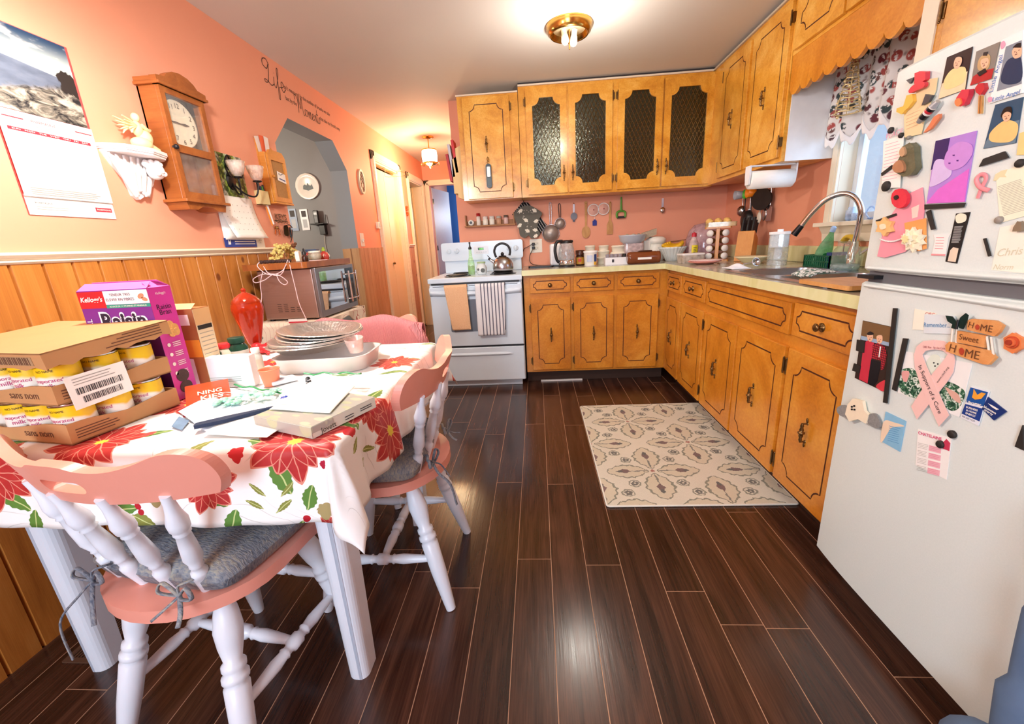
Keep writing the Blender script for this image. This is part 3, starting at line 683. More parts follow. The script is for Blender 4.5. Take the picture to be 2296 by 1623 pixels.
# tablecloth with a node-drawn poinsettia print; UV = metres on the flat cloth
def grp(name, ins, build):
    gt = bpy.data.node_groups.new(name, 'ShaderNodeTree')
    for k, ty in ins: gt.interface.new_socket(name=k, in_out='INPUT', socket_type=ty)
    gt.interface.new_socket(name='Mask', in_out='OUTPUT', socket_type='NodeSocketFloat'); gt.interface.new_socket(name='Line', in_out='OUTPUT', socket_type='NodeSocketFloat')
    n = N.__new__(N); n.t = gt; n.n = gt.nodes; n.m = None
    gi = gt.nodes.new('NodeGroupInput'); go = gt.nodes.new('NodeGroupOutput')
    a, b = build(n, gi.outputs)
    for v, s in ((a, 0), (b, 1)): gt.links.new(v, go.inputs[s])
    return gt
def polar(n, I):
    d = n.new('VectorMath', {0: I['P'], 1: I['C']}, operation='SUBTRACT').outputs[0]; s = n.new('SeparateXYZ', {0: d})
    r = n.new('VectorMath', {0: d}, operation='LENGTH').outputs['Value']
    a = n.math('ADD', n.math('ARCTAN2', s.outputs[1], s.outputs[0]), I['Rot'])
    return r, a
def b_flower(n, I):
    r, a = polar(n, I); m = None; ln = None
    for k, (ph, sc_) in enumerate(((0, 1.0), (.5, .82))):
        u = n.math('SUBTRACT', n.math('FRACT', n.math('ADD', n.math('MULTIPLY', a, I['K']), ph)), .5); au = n.math('ABSOLUTE', u)
        # pointed petal: radius limit falls with angle from the petal axis
        lim = n.math('MULTIPLY', n.math('MULTIPLY', I['R'], sc_), n.math('SUBTRACT', 1, n.math('MULTIPLY', n.math('POWER', n.math('MULTIPLY', au, 2), 1.15), .52)))
        q = n.math('LESS_THAN', r, lim); rr = n.math('DIVIDE', r, I['R'])
        l = n.math('LESS_THAN', n.math('MULTIPLY', au, rr), .012); ed = n.math('GREATER_THAN', r, n.math('MULTIPLY', lim, .95))
        l = n.math('MAXIMUM', l, ed); l = n.math('MULTIPLY', l, q)
        if m is None: m, ln = q, l
        else: ln = n.math('MAXIMUM', n.math('MULTIPLY', ln, 1), n.math('MULTIPLY', l, n.math('LESS_THAN', r, n.math('MULTIPLY', I['R'], .8)))); m = n.math('MAXIMUM', m, q)
    return m, ln
def b_leaf(n, I):
    d = n.new('VectorMath', {0: I['P'], 1: I['C']}, operation='SUBTRACT').outputs[0]
    v = n.new('VectorRotate', {'Vector': d, 'Axis': (0, 0, 1), 'Angle': n.math('MULTIPLY', I['Rot'], -1)}); s = n.new('SeparateXYZ', {0: v.outputs[0]})
    x = n.math('DIVIDE', s.outputs[0], I['R']); y = n.math('DIVIDE', s.outputs[1], I['R'])
    w_ = n.math('MULTIPLY', n.math('SUBTRACT', 1, n.math('MULTIPLY', x, x)), I['K']); w_ = n.math('ADD', w_, n.math('MULTIPLY', n.math('PINGPONG', n.math('ADD', x, 5), .17), n.math('MULTIPLY', I['K'], -.9)))
    ay = n.math('ABSOLUTE', y); m = n.math('MULTIPLY', n.math('LESS_THAN', ay, w_), n.math('LESS_THAN', n.math('ABSOLUTE', x), 1))
    l = n.math('MULTIPLY', m, n.math('LESS_THAN', ay, .035)); return m, l
SOCK = [('P', 'NodeSocketVector'), ('C', 'NodeSocketVector'), ('R', 'NodeSocketFloat'), ('Rot', 'NodeSocketFloat'), ('K', 'NodeSocketFloat')]
GF = grp('petal_star', SOCK, b_flower); GL = grp('leaf_shape', SOCK, b_leaf)
def inst(n, gt, P, c, r, rot, k):
    q = n.n.new('ShaderNodeGroup'); q.node_tree = gt; n.t.links.new(P, q.inputs[0]); q.inputs[1].default_value = (c[0], c[1], 0); q.inputs[2].default_value = r; q.inputs[3].default_value = rot; q.inputs[4].default_value = k
    return q.outputs[0], q.outputs[1]
ZT = TZ+.004; DR = .178
def flatc(px, py):
    p = U(px, py, 'z', ZT)
    if TX0 < p.x < TX1 and TY0 < p.y: return (p.x, p.y)
    q = U(px, py, 'y', TY0-.012)
    if q.x < TX1+.01 and q.z < ZT: return (q.x, TY0-(ZT-q.z))
    q = U(px, py, 'x', TX1+.02); return (TX1+(ZT-q.z), q.y)
n = N('poinsettia_cloth'); uv = n.new('UVMap').outputs[0]
wob = n.new('VectorMath', {0: n.new('TexNoise', {'Vector': uv, 'Scale': 14.0, 'Detail': 2.0}).outputs['Color'], 1: (.5, .5, .5)}, operation='SUBTRACT').outputs[0]
P = n.new('VectorMath', {0: uv, 1: n.new('VectorMath', {0: wob, 'Scale': .018}, operation='SCALE').outputs[0]}, operation='ADD').outputs[0]
Pz = n.new('VectorMath', {0: P, 1: (1, 1, 0)}, operation='MULTIPLY').outputs[0]
col = (.93, .925, .90)
# faint grey scrolls
wv = n.new('TexWave', {'Vector': n.new('VectorMath', {0: Pz, 1: (1, 1, 1)}, operation='MULTIPLY').outputs[0], 'Scale': 3.5, 'Distortion': 16.0, 'Detail': 1.0, 'Detail Scale': 1.3}, wave_type='RINGS').outputs['Fac']
ms = n.math('MULTIPLY', n.math('LESS_THAN', n.math('ABSOLUTE', n.math('SUBTRACT', wv, .5)), .045), n.step(n.noise(5, 1, Pz), .50, .56))
c = n.mix(n.math('MULTIPLY', ms, .45), col, 'a8a49c')
leaves = [((60, 1125), .045, -.6, .42), ((115, 1170), .034, 1.3, .5), ((230, 1000), .05, .3, .35), ((330, 975), .055, .5, .32), ((440, 1005), .03, 1.0, .45), ((745, 960), .055, .3, .35), ((600, 990), .05, 2.9, .32), ((640, 1075), .045, -1.2, .45), ((500, 1110), .04, -.8, .42), ((545, 1170), .035, 1.2, .5), ((300, 1140), .032, .1, .45), ((345, 1165), .03, -.5, .5), ((690, 1205), .045, 1.3, .5), ((705, 1120), .032, 1.2, .5), ((780, 1140), .034, .6, .5), ((830, 925), .04, .9, .5), ((800, 940), .045, .2, .4), ((830, 1120), .04, 1.1, .5), ((915, 805), .045, .3, .35), ((880, 835), .045, .3, .3), ((780, 840), .05, .1, .3), ((860, 880), .05, 1.5, .28), ((590, 1100), .022, 2.4, .3), ((655, 1100), .022, .8, .3), ((585, 1130), .022, 2.7, .3), ((650, 1135), .022, .6, .3), ((795, 1010), .025, 2.0, .3), ((830, 1015), .025, 1.2, .3), ((815, 1045), .025, 1.6, .3), ((960, 770), .035, .1, .3), ((470, 900), .04, .4, .3), ((40, 990), .04, .5, .35)]
for (q, r, ro, k) in leaves:
    m, l = inst(n, GL, Pz, flatc(*q), r, ro, k); c = n.mix(m, c, '5f8a3c' if r > .03 else '8a8f45'); c = n.mix(n.math('MULTIPLY', l, .8), c, 'd9e39a')
shade = n.noise(38, 3, Pz)
flowers = [((225, 990), .105, .2), ((665, 988), .115, .9), ((5, 1065), .10, .1), ((425, 905), .10, .5), ((478, 1085), .075, .3), ((885, 812), .09, 0), ((610, 812), .07, .4), ((865, 975), .11, .6), ((1000, 868), .075, .2), ((830, 905), .09, .8), ((735, 775), .07, .5), ((770, 1190), .05, .2), ((1000, 866), .05, .3)]
for (q, r, ro) in flowers:
    ct = flatc(*q); m, l = inst(n, GF, Pz, ct, r*.92, ro, 6/(2*pi)); c = n.mix(m, c, n.mix(shade, 'a51c24', 'c8403c')); c = n.mix(n.math('MULTIPLY', l, .7), c, 'f0a890')
    m, l = inst(n, GF, Pz, ct, r*.14, ro, 7/(2*pi)); c = n.mix(m, c, 'e8d24a')
for q, r, cc in (((537, 1025), .014, 'c0202c'), ((790, 975), .014, 'c0202c'), ((640, 985), .008, 'c0202c'), ((335, 973), .01, 'd05050'), ((738, 1147), .014, 'a89868'), ((365, 1120), .013, 'a89868'), ((655, 1180), .006, 'b0203c'), ((735, 1050), .006, 'b0203c'), ((420, 930), .01, 'c0202c')):
    m, l = inst(n, GF, Pz, flatc(*q), r*1.5, .3, 5/(2*pi)) if False else inst(n, GF, Pz, flatc(*q), r*1.6, .31, 2.5/(2*pi)*1.0); c = n.mix(m, c, cc)
for q in ((330, 1135), (338, 1148), (700, 1165), (708, 1180), (835, 935), (845, 930), (835, 1135)):
    dd = n.new('VectorMath', {0: Pz, 1: (*flatc(*q), 0)}, operation='DISTANCE').outputs['Value']; c = n.mix(n.math('LESS_THAN', dd, .0075), c, 'b81c2c')
M_CLOTH = n.set(c, .42, 0, n.noise(18, 3, Pz), .05, Specular_IOR_Level=.35)
g = G(); NX, NY = 110, 104; x0, x1, y0, y1 = TX0-DR, TX1+DR, TY0-DR, TY1+DR; uvs = []; tilt = []
def cloth(fx, fy):
    ex = max(0, fx-TX1)+max(0, TX0-fx); ey = max(0, fy-TY1)+max(0, TY0-fy); sx = 1 if fx > TX1 else -1; sy = 1 if fy > TY1 else -1
    bxx, byy = min(max(fx, TX0), TX1), min(max(fy, TY0), TY1); r = sqrt(ex*ex+ey*ey)
    if r < 1e-6: return (fx, fy, ZT+.0015*sin(fx*31)*sin(fy*27))
    th = math.atan2(ey, ex); k = .10+.42*sin(2*th)**2*(1 if (ex and ey) else 0)
    rip = (.012*sin(fy*26+1.3)+.006*sin(fy*57)) if ex and not ey else (.005*sin(fx*17)+.003*sin(fx*41) if ey and not ex else .018*sin(6*th))
    rr = min(r, .02); cur = r-rr  # soft edge
    o = rr*.8+max(0, cur)*k+rip*min(1, r/.12); z = ZT-rr*.35-max(0, cur)*sqrt(max(.1, 1-k*k))
    dx, dy = cos(th)*sx, sin(th)*sy
    if ex and ey:
        # fold: the corner hangs as a cone that leans out along the diagonal
        dx, dy = dx*(1-.15*sin(2*th)), dy*(1-.15*sin(2*th))
    if fx < TX0: o *= .25
    return (bxx+dx*(o+.004), byy+dy*(o+.004), z)
vs = []
def uu(i, n_, a, b, lo, hi): return lo+(hi-lo)*i/n_
for j in range(NY+1):
    for i in range(NX+1):
        fx, fy = uu(i, NX, 0, 0, x0, x1), uu(j, NY, 0, 0, y0, y1); vs.append(cloth(fx, fy)); uvs.append((fx, fy))
W2 = NX+1; g.add(vs, [(j*W2+i, j*W2+i+1, (j+1)*W2+i+1, (j+1)*W2+i) for j in range(NY) for i in range(NX)], 0, True)
o = solo('tablecloth', g, M_CLOTH, 'white cloth printed with red poinsettias and holly draped over the dining table', 'tablecloth')
ul = o.data.uv_layers.new(name='UVMap')
for lp in o.data.loops: ul.data[lp.index].uv = uvs[lp.vertex_index]
o.modifiers.new('thick', 'SOLIDIFY').thickness = .0012
# ---------------- chairs ----------------
LEGP = [(0, .013), (.28, .019), (.44, .024), (.50, .022), (.515, .017), (.53, .024), (.55, .025), (.565, .019), (.58, .0225), (.60, .017), (.68, .024), (.78, .0285), (.86, .024), (.93, .017), (1, .014)]
LEGP = [(0, .015), (.05, .017), (.30, .024), (.52, .026), (.535, .020), (.55, .027), (.575, .027), (.59, .020), (.605, .0245), (.63, .0245), (.645, .018), (.72, .025), (.80, .029), (.88, .024), (.94, .018), (.96, .022), (1, .020)]
SPP = [(0, .0095), (.10, .0125), (.20, .0155), (.24, .0155), (.255, .0115), (.30, .0115), (.31, .0135), (.325, .0115), (.40, .0175), (.52, .0155), (.64, .0125), (.655, .0155), (.67, .0125), (.70, .0175), (.76, .0185), (.84, .013), (.92, .010), (1, .010)]
STP = [(0, .009), (.12, .012), (.30, .016), (.38, .013), (.395, .016), (.41, .012), (.44, .012), (.46, .018), (.54, .018), (.56, .012), (.59, .012), (.605, .016), (.62, .013), (.70, .016), (.88, .012), (1, .009)]
def chair(M, label):
    t = thing('dining_chair', label, 'chair', M, 'painted spindle back dining chairs')
    g = G(); o_ = [(.205, .19), (.20, .07), (.205, -.02)]+arc(0, -.035, .205, 0, -180, 16)[1:]+[(-.20, .07), (-.205, .19)]
    o_ = [(x, y*(1 if y > -.035 else .86)) for x, y in o_]; o_ = o_+[(-.19, .21), (.19, .21)]
    g.prism(o_, .425, .455, 0); obj('seat', g, M_SALM, t, bev=.010)
    legs = []
    for sx, sy in ((1, 1), (-1, 1), (1, -1), (-1, -1)):
        a = (sx*.185, .20 if sy > 0 else -.205, 0); b = (sx*.115, .12 if sy > 0 else -.10, .43); legs.append((V(a), V(b)))
        g = G(); g.turn(a, b, LEGP, 16); obj('leg', g, M_WP, t)
    at_ = lambda i, z: legs[i][0].lerp(legs[i][1], z/.43)
    for i, j, z in ((0, 2, .17), (1, 3, .17)):
        g = G(); g.turn(at_(i, z), at_(j, z), STP, 12); obj('stretcher', g, M_WP, t)
    g = G(); g.turn((at_(0, .17)+at_(2, .17))/2, (at_(1, .17)+at_(3, .17))/2, STP, 12); obj('stretcher', g, M_WP, t)
    g = G(); g.turn(at_(0, .235), at_(1, .235), STP, 12); obj('stretcher', g, M_WP, t)
    cy = lambda x: -.205+1.02*x*x  # plan curve of the crest rail
    for x in (-.115, -.04, .04, .115):
        g = G(); g.turn((x, -.128-.012*(1-abs(x)/.115), .448), (x*1.5, cy(x*1.5)-.012, .722), SPP, 14); obj('spindle', g, M_WP, t)
    # crest rail: flat outline with hand hole, sliced and bent
    top = [(-.27, .0), (-.285, .035), (-.28, .075), (-.255, .095), (-.22, .098), (-.17, .082), (-.12, .072), (-.07, .074), (-.04, .084), (0, .086)]
    top = [(x, y) for x, y in top]; top = [(x*.93, y) for x, y in top]; full = top+[(-x, y) for x, y in top[:-1]][::-1]
    bot = [(x/20*.25, -.006*(1-(x/20)**2)*1) for x in range(19, -20, -1)]
    full = [p[:2] for p in spl([(x, y, 0) for x, y in full], 5)]
    bm_g = G(); bm_g.prism([full+bot, rrect(.10, .028, .0135, 6, 0, .035)], -.011, .011)
    me = bpy.data.meshes.new('c'); me.from_pydata(bm_g.v, [], bm_g.f); bm = bmesh.new(); bm.from_mesh(me); bmesh.ops.remove_doubles(bm, verts=bm.verts, dist=1e-5)
    for k in range(-13, 14):
        bmesh.ops.bisect_plane(bm, geom=bm.verts[:]+bm.edges[:]+bm.faces[:], plane_co=(k*.0205, 0, 0), plane_no=(1, 0, 0))
    for v in bm.verts:
        x, y, z = v.co; v.co = V((x, cy(x)+z-.03*y/.09, .712+y))
    bm.normal_update(); bm.to_mesh(me); bm.free(); bpy.data.meshes.remove
    me.materials.append(M_SALM); me.name = 'crest_rail'
    o = bpy.data.objects.new('crest_rail', me); C.objects.link(o); o.parent = t
    q = o.modifiers.new('edge', 'BEVEL'); q.width = .005; q.segments = 3; q.limit_method = 'ANGLE'; q.angle_limit = radians(50)
    return t
MA = Tr(.695, .825, 0, radians(-10)); MB = Tr(.978, 1.245, 0, radians(91)); MCc = Tr(.655, 1.80, 0, radians(180))
ca = chair(MA, 'salmon and white spindle chair in the foreground at the near side of the table')
dup(ca, MB, 'salmon and white spindle chair at the right side of the table, back to the aisle')
dup(ca, MCc, 'salmon and white spindle chair at the far side of the table under the pink cardigan')
n = N('denim_cushion'); f = n.noise(90, 3, n.mapc((1, 3, 1)), .5); f2 = n.noise(6, 2)
M_DEN = n.set(n.ramp(n.math('ADD', n.math('MULTIPLY', f, .5), n.math('MULTIPLY', f2, .5)), [(.35, '4c5568'), (.5, '858a92'), (.66, 'b4ac98')]), .85, 0, f, .3)
def cushion(M, label):
    t = thing('seat_cushion', label, 'cushion', M, 'tufted chair cushions')
    g = G()
    def fn(u, v, s=1):
        x, y = 2*u-1, 2*v-1; e = (1-abs(x)**5)*(1-abs(y)**5); h = max(0, e)**.45
        d = min(1, sqrt(x*x+y*y)*2.2); sm_ = 1-.30*math.exp(-(x/.07)**2)-.30*math.exp(-(y/.07)**2)
        w_ = .195*(1-.08*y*y*0); z = .034+(.034*h*(.55+.45*d)*sm_ if s > 0 else -.034*min(1, 1.6*h))
        k_ = .90+.10*sqrt(max(0, 1-(x*y)**2)); return (x*w_*k_, y*.185*k_+.03, z+.4565)
    g.grid(lambda u, v: fn(u, v, 1), 36, 36); g.grid(lambda u, v: fn(v, u, -1), 36, 36); obj('pad', g, M_DEN, t)
    g = G(); g.sph((0, .03, .49), (.011, .011, .005)); obj('button', g, M_DEN, t)
    for s in (-1, 1):
        x = s*.115; y = -.15; z = .485
        g = G()
        for P_ in ([(x, y+.03, z), (x+.01, y-.01, z+.02), (x-.012, y-.02, z+.012), (x, y-.03, z)], [(x, y-.03, z), (x+.03, y-.035, z+.028), (x+.045, y-.04, z+.01), (x+.01, y-.035, z-.002), (x, y-.03, z)], [(x, y-.03, z), (x-.035, y-.03, z+.025), (x-.045, y-.035, z+.005), (x, y-.03, z)], [(x, y-.03, z), (x+.02, y-.05, z-.02), (x+.035, y-.07, z-.07 if s < 0 else z-.028)], [(x, y-.03, z), (x-.02, y-.05, z-.025), (x-.03, y-.085, z-.06), (x-.015, y-.095, z-.14)] if s < 0 else [(x, y-.03, z), (x-.02, y-.05, z-.018), (x-.03, y-.07, z-.027)]):
            g.tube(spl(P_, 6), .0045, 7, flat=.5)
        obj('tie', g, M_DEN, t)
    return t
cu = cushion(MA, 'blue-grey tufted cushion tied to the foreground chair')
dup(cu, MB, 'blue-grey tufted cushion tied to the chair at the right of the table')
# pink cardigan over the far chair back
n = N('pink_knit'); f = n.new('TexWave', {'Vector': n.co, 'Scale': 60.0, 'Distortion': 3.0}, bands_direction='X').outputs['Fac']; M_KNIT = n.set(n.mix(f, 'e0878c', 'efa2a4'), .9, 0, f, .5)
t = thing('cardigan', 'pink knitted cardigan hung over the back of the far chair', 'cardigan', MCc)
g = G()
def card(u, v):
    x = (u-.5)*.60; s = (v-.5)*2; y = -.205+1.0*x*x; L = .19+.07*sin(u*5+1)
    r = .03; a = s*1.5
    if abs(s) < .25: zz = .80-.35*s*s; yy = y+s*.12
    else:
        zz = .778-(abs(s)-.25)*L/.75; yy = y+(.03+.012*sin(u*22)*abs(s))*(1 if s > 0 else -1)
    return (x, yy, zz-.22*max(0, abs(x)-.20)-.012*sin(u*13)*(1-abs(s)*.5))
g.grid(card, 60, 30); obj('body', g, M_KNIT, t, solid=.006)
for x in (-.10, -.09, .16): 
    g = G(); g.tube(spl([card(.5+x/.6, .62+i*.05) for i in range(8)]), .0035, 6); obj('knit_edge', g, pm('d8787e', .9), t)
g = G(); g.tube(spl([(-.26, -.1, .775), (-.30, -.09, .70), (-.305, -.12, .60), (-.29, -.13, .55)]), [.035]*6*3+[.03], 12, flat=.5); obj('sleeve', g, M_KNIT, t)
# ---------------- rug ----------------
RX0, RX1, RY0, RY1 = 1.768, 2.553, 1.588, 2.722
n = N('rug_pile'); P = n.co; s0 = n.new('SeparateXYZ', {0: n.new('VectorMath', {0: P, 1: n.new('VectorMath', {0: n.new('VectorMath', {0: n.new('TexNoise', {'Vector': P, 'Scale': 60.0}).outputs['Color'], 1: (.5, .5, .5)}, operation='SUBTRACT').outputs[0], 'Scale': .022}, operation='SCALE').outputs[0]}, operation='ADD').outputs[0]})
cellx, celly = .53, .587
def lay(ox, oy):
    fx = n.math('MULTIPLY', n.math('SUBTRACT', n.math('FRACT', n.math('DIVIDE', n.math('ADD', s0.outputs[0], ox), cellx)), .5), cellx)
    fy = n.math('MULTIPLY', n.math('SUBTRACT', n.math('FRACT', n.math('DIVIDE', n.math('ADD', s0.outputs[1], oy), celly)), .5), celly)
    return n.new('CombineXYZ', {0: fx, 1: fy, 2: 0.0}).outputs[0]
c = 'e2d6be'
gn = n.noise(350, 2); base = n.mix(n.noise(5), 'dfd8c4', 'f4eedc')
c = base
for ox, oy in ((-1.765, -2.1565), (-1.765+cellx/2, -2.1565+celly/2)):
    Q = lay(ox, oy)
    for k in range(4):
        a = pi/2*k; L = .130 if k % 2 == 0 else .140; ctr = (cos(a)*L*.95, sin(a)*L*.95)
        m, l = inst(n, GL, Q, ctr, L*.84, a, .62); m2, _ = inst(n, GL, Q, ctr, L*.79, a, .555)
        c = n.mix(n.math('SUBTRACT', m, m2), c, '87866f'); c = n.mix(n.math('MULTIPLY', m2, .5), c, 'd5c6a0')
        m, l = inst(n, GL, Q, (cos(a)*L*1.05, sin(a)*L*1.05), .034, a, .55); c = n.mix(m, c, '6f4a48')
        m, l = inst(n, GL, Q, (cos(a)*L*1.24, sin(a)*L*1.24), .020, a, .5); c = n.mix(m, c, '4c4c48')
        m, l = inst(n, GL, Q, (cos(a)*L*.5, sin(a)*L*.5), .05, a, .10); c = n.mix(m, c, '77776a')
    for k in range(4):
        a = pi/4+pi/2*k; ctr = (cos(a)*.155, sin(a)*.155)
        d_ = n.new('VectorMath', {0: Q, 1: (*ctr, 0)}, operation='DISTANCE').outputs['Value']
        c = n.mix(n.math('LESS_THAN', n.math('ABSOLUTE', n.math('SUBTRACT', d_, .026)), .0035), c, '8d8c76')
        m, l = inst(n, GF, Q, ctr, .021, .2, 5/(2*pi)); c = n.mix(m, c, '5f5e54'); c = n.mix(n.math('LESS_THAN', d_, .005), c, 'd8d0bc')
    d_ = n.new('VectorMath', {0: Q}, operation='LENGTH').outputs['Value']; c = n.mix(n.math('LESS_THAN', d_, .010), c, 'b0604e')
M_RUG = n.set(n.mix(n.math('MULTIPLY', gn, .25), c, 'fffaf0'), .95, 0, gn, .6)
g = G(); g.prism(rrect(RX1-RX0, RY1-RY0, .008, 2, (RX0+RX1)/2, (RY0+RY1)/2), .0005, .009, 0); t = solo('rug', g, M_RUG, 'cream patterned rug on the dark floor in front of the sink cabinets', 'rug')
g = G(); q = rrect(RX1-RX0+.006, RY1-RY0+.006, .01, 2, (RX0+RX1)/2, (RY0+RY1)/2); g.tube([(x, y, .0055) for x, y in q], .0045, 6, closed=True); obj('binding', g, pm('efe9da', .8), t)
# ---------------- things on the left wall ----------------
def LP(px, py, x=XL): p = U(px, py, 'x', x); return p
def onL(y, z, d=0): return Fr('L', (XL+d, y, z))
def flat(name, w_, h_, mat, parent, x=0, y=0, z=.001, r=.0, M=None, th=.0006):
    g = G(); g.prism(rrect(w_, h_, r, 2, x, y) if r else [(x-w_/2, y-h_/2), (x+w_/2, y-h_/2), (x+w_/2, y+h_/2), (x-w_/2, y+h_/2)], z-th, z); return obj(name, g, mat, parent, M)
def lines(parent, name, mat, x0, x1, ys, th=.0012, z=.0015, jit=0, h=None):
    g = G()
    for y in ys:
        a = x1-(random.random()*jit if jit else 0); g.quad((x0, y-th, z), (a, y-th, z), (a, y+th, z), (x0, y+th, z))
    o = obj(name, g, mat, parent); return o
RED = pm('cc2c3c', .6, name='red_print'); INK = pm('3a3a40', .6, name='ink'); GINK = pm('a8a49c', .7, name='grey_print'); M_PW = pm('fffdf6', .6, 0, .01, name='page')
# 1 calendar with a shore photograph
cy0, cw = 1.427, .282
t = thing('wall_calendar', 'large white wall calendar with a rocky shore photograph, leftmost on the coral wall', 'calendar', onL(cy0, 1.555, .002))
flat('backing', cw, .55, pm('e24a48', .6), t, 0, 0, .0006); flat('backing_card', cw-.004, .06, M_PW, t, 0, -.245, .002)
n = N('shore_photo'); s = n.new('SeparateXYZ', {0: n.co}); f = n.noise(16, 6, n.mapc((1, 2.2, 1)), .8, .65); f2 = n.noise(9, 4, n.mapc((1, 3, 1)))
sky = n.mix(n.step(f2, .52, .66), n.mix(n.step(s.outputs[1], .18, .27), 'c9d2cc', '24405f'), 'd8d4cc'); sea = n.mix(f2, '26304a', '8c96a8'); rock = n.ramp(f, [(.40, '1d1d22'), (.5, '7c7468'), (.62, 'c4baaa')])
c = n.mix(n.step(n.math('ADD', s.outputs[1], n.math('MULTIPLY', s.outputs[0], .1)), .172, .176), sea, sky); c = n.mix(n.step(n.math('ADD', n.math('ADD', s.outputs[1], n.math('MULTIPLY', s.outputs[0], -.25)), n.math('MULTIPLY', f, .06)), .155, .135), c, rock)
d_ = n.new('VectorMath', {0: n.co, 1: (.11, .155, 0)}, operation='DISTANCE').outputs['Value']; c = n.mix(n.step(n.math('ADD', d_, n.math('MULTIPLY', n.noise(50, 4), .06)), .07, .062), c, '2a2220')
flat('photograph', cw-.012, .245, n.set(c, .3), t, -.004, .150, .003)
pg = flat('page', cw-.004, .245, M_PW, t, -.002, -.098, .008)
text('PHARMASAVE', .07, RED, pg, Matrix.Translation((-.02, .004, .009))); text('JANUARY 2026', .08, pm('e8a090', .6), pg, Matrix.Translation((-.01, -.012, .009)))
flat('header_bar', cw-.04, .009, RED, pg, -.004, -.028, .009)
text('SUN   MON   TUE   WED   THU   FRI   SAT', cw-.06, M_PW, pg, Matrix.Translation((-.004, -.028, .0096)), h=.004)
lines(pg, 'rule', RED, -.13, -.075, [.004], .0015, .009); lines(pg, 'rule', RED, .075, .13, [.004], .0015, .009)
dd = 1
for r_ in range(5):
    for k in range(7):
        if (r_ == 0 and k < 4) or dd > 31: continue
        text(str(dd), None, GINK, pg, Matrix.Translation((-.118+k*.037, -.045-r_*.030, .009)), h=.005, name='date'); dd += 1
flat('footer_panel', cw-.03, .026, pm('dcdcd8', .7), pg, 0, -.203, .009); lines(pg, 'small_print', GINK, -.12, .11, [-.195, -.201, -.207, -.213], .0008, .010, .06)
text('PHARMASAVE', .05, M_PW, flat('logo_box', .058, .014, RED, t, .10, -.246, .003), Matrix.Translation((.10, -.246, .0035))); text('PHARMASAVE', .05, INK, t, Matrix.Translation((-.09, -.238, .003))); lines(t, 'address', GINK, -.115, .0, [-.25, -.257], .0007, .003, .03)
# 2 cherub bracket and angel figurine
M_PLA = pm('f4ecea', .6, 0, .03, 40, .1, name='plaster')
t = thing('cherub_shelf', 'white plaster wall shelf carried by a winged cherub head, between calendar and clock', 'shelf', onL(1.705, 1.515))
g = G(); o_ = [(-.135, 0), (-.125, .03), (-.09, .075), (0, .10), (.09, .075), (.125, .03), (.135, 0)]
M = Matrix(((1, 0, 0, 0), (0, 0, 1, 0), (0, 1, 0, 0), (0, 0, 0, 1)))
for k, (a, b, s_) in enumerate(((0, .008, .93), (.008, .014, .97), (.014, .026, 1))): g.prism([(x*s_, y*s_) for x, y in o_][::-1], a, b, 0, M)
obj('top', g, M_PLA, t, bev=.002)
g = G(); g.sph((.035, -.048, .055), (.030, .032, .030), n=18, m=12); g.sph((.035, -.052, .084), (.006, .007, .006)); g.sph((.022, -.058, .076), .011); g.sph((.048, -.058, .076), .011); g.sph((.035, -.064, .080), (.008, .003, .004))
for k in range(12): a = k*.55; g.sph((.035+.027*cos(a), -.030+.016*sin(a), .048+.012*sin(a*2)), .011, n=8, m=6)
obj('head', g, M_PLA, t)
g = G(); g.prism([(-.125, 0), (-.10, -.04), (-.065, -.085), (-.05, -.145), (-.03, -.158), (.0, -.14), (.045, -.10), (.09, -.03), (.12, 0)], .0, .018)
for k in range(7):
    p0 = (-.115+.030*k, -.004, .022); p1 = (-.085+.014*k, -.07-.012*k, .026); p2 = (-.046+.007*k, -.150+.004*k*k*.5, .02)
    g.tube(spl([p0, p1, p2], 6), [.006]*3+[.010]*6+[.008, .007, .006, .004], 8, flat=.6)
obj('wing', g, M_PLA, t)
t = thing('angel_figurine', 'cream angel figurine with spread wings kneeling on the cherub shelf', 'figurine', Matrix.Translation((XL+.05, 1.715, 1.5415)) @ Matrix.Rotation(pi/2, 4, 'Z')); M_ANG = pm('f0dca8', .5, 0, .12, 50, .2, name='cream_ceramic')
g = G(); g.sph((0, 0, .022), (.04, .03, .022)); g.sph((.02, 0, .045), (.028, .024, .03)); g.sph((-.005, 0, .072), (.02, .017, .028)); g.tube([(.005, -.012, .085), (.03, -.014, .07), (.05, -.004, .078)], [.008, .007, .005]); g.tube([(.005, .012, .085), (.03, .014, .072), (.05, .004, .08)], [.008, .007, .005]); g.tube(spl([(.01, 0, .03), (.05, .01, .02), (.08, .01, .008)]), .013, 8); obj('body', g, M_ANG, t)
g = G(); g.sph((0, 0, .112), (.014, .014, .016)); obj('head', g, M_ANG, t)
for s_ in (-1, 1):
    g = G()
    for k in range(5): g.tube([(-.012, s_*.008, .08), (-.045, s_*.014, .092-.008*k), (-.075+.006*k, s_*.018, .10-.013*k)], [.005, .007, .003], 6, flat=.5)
    obj('wing', g, M_ANG, t)
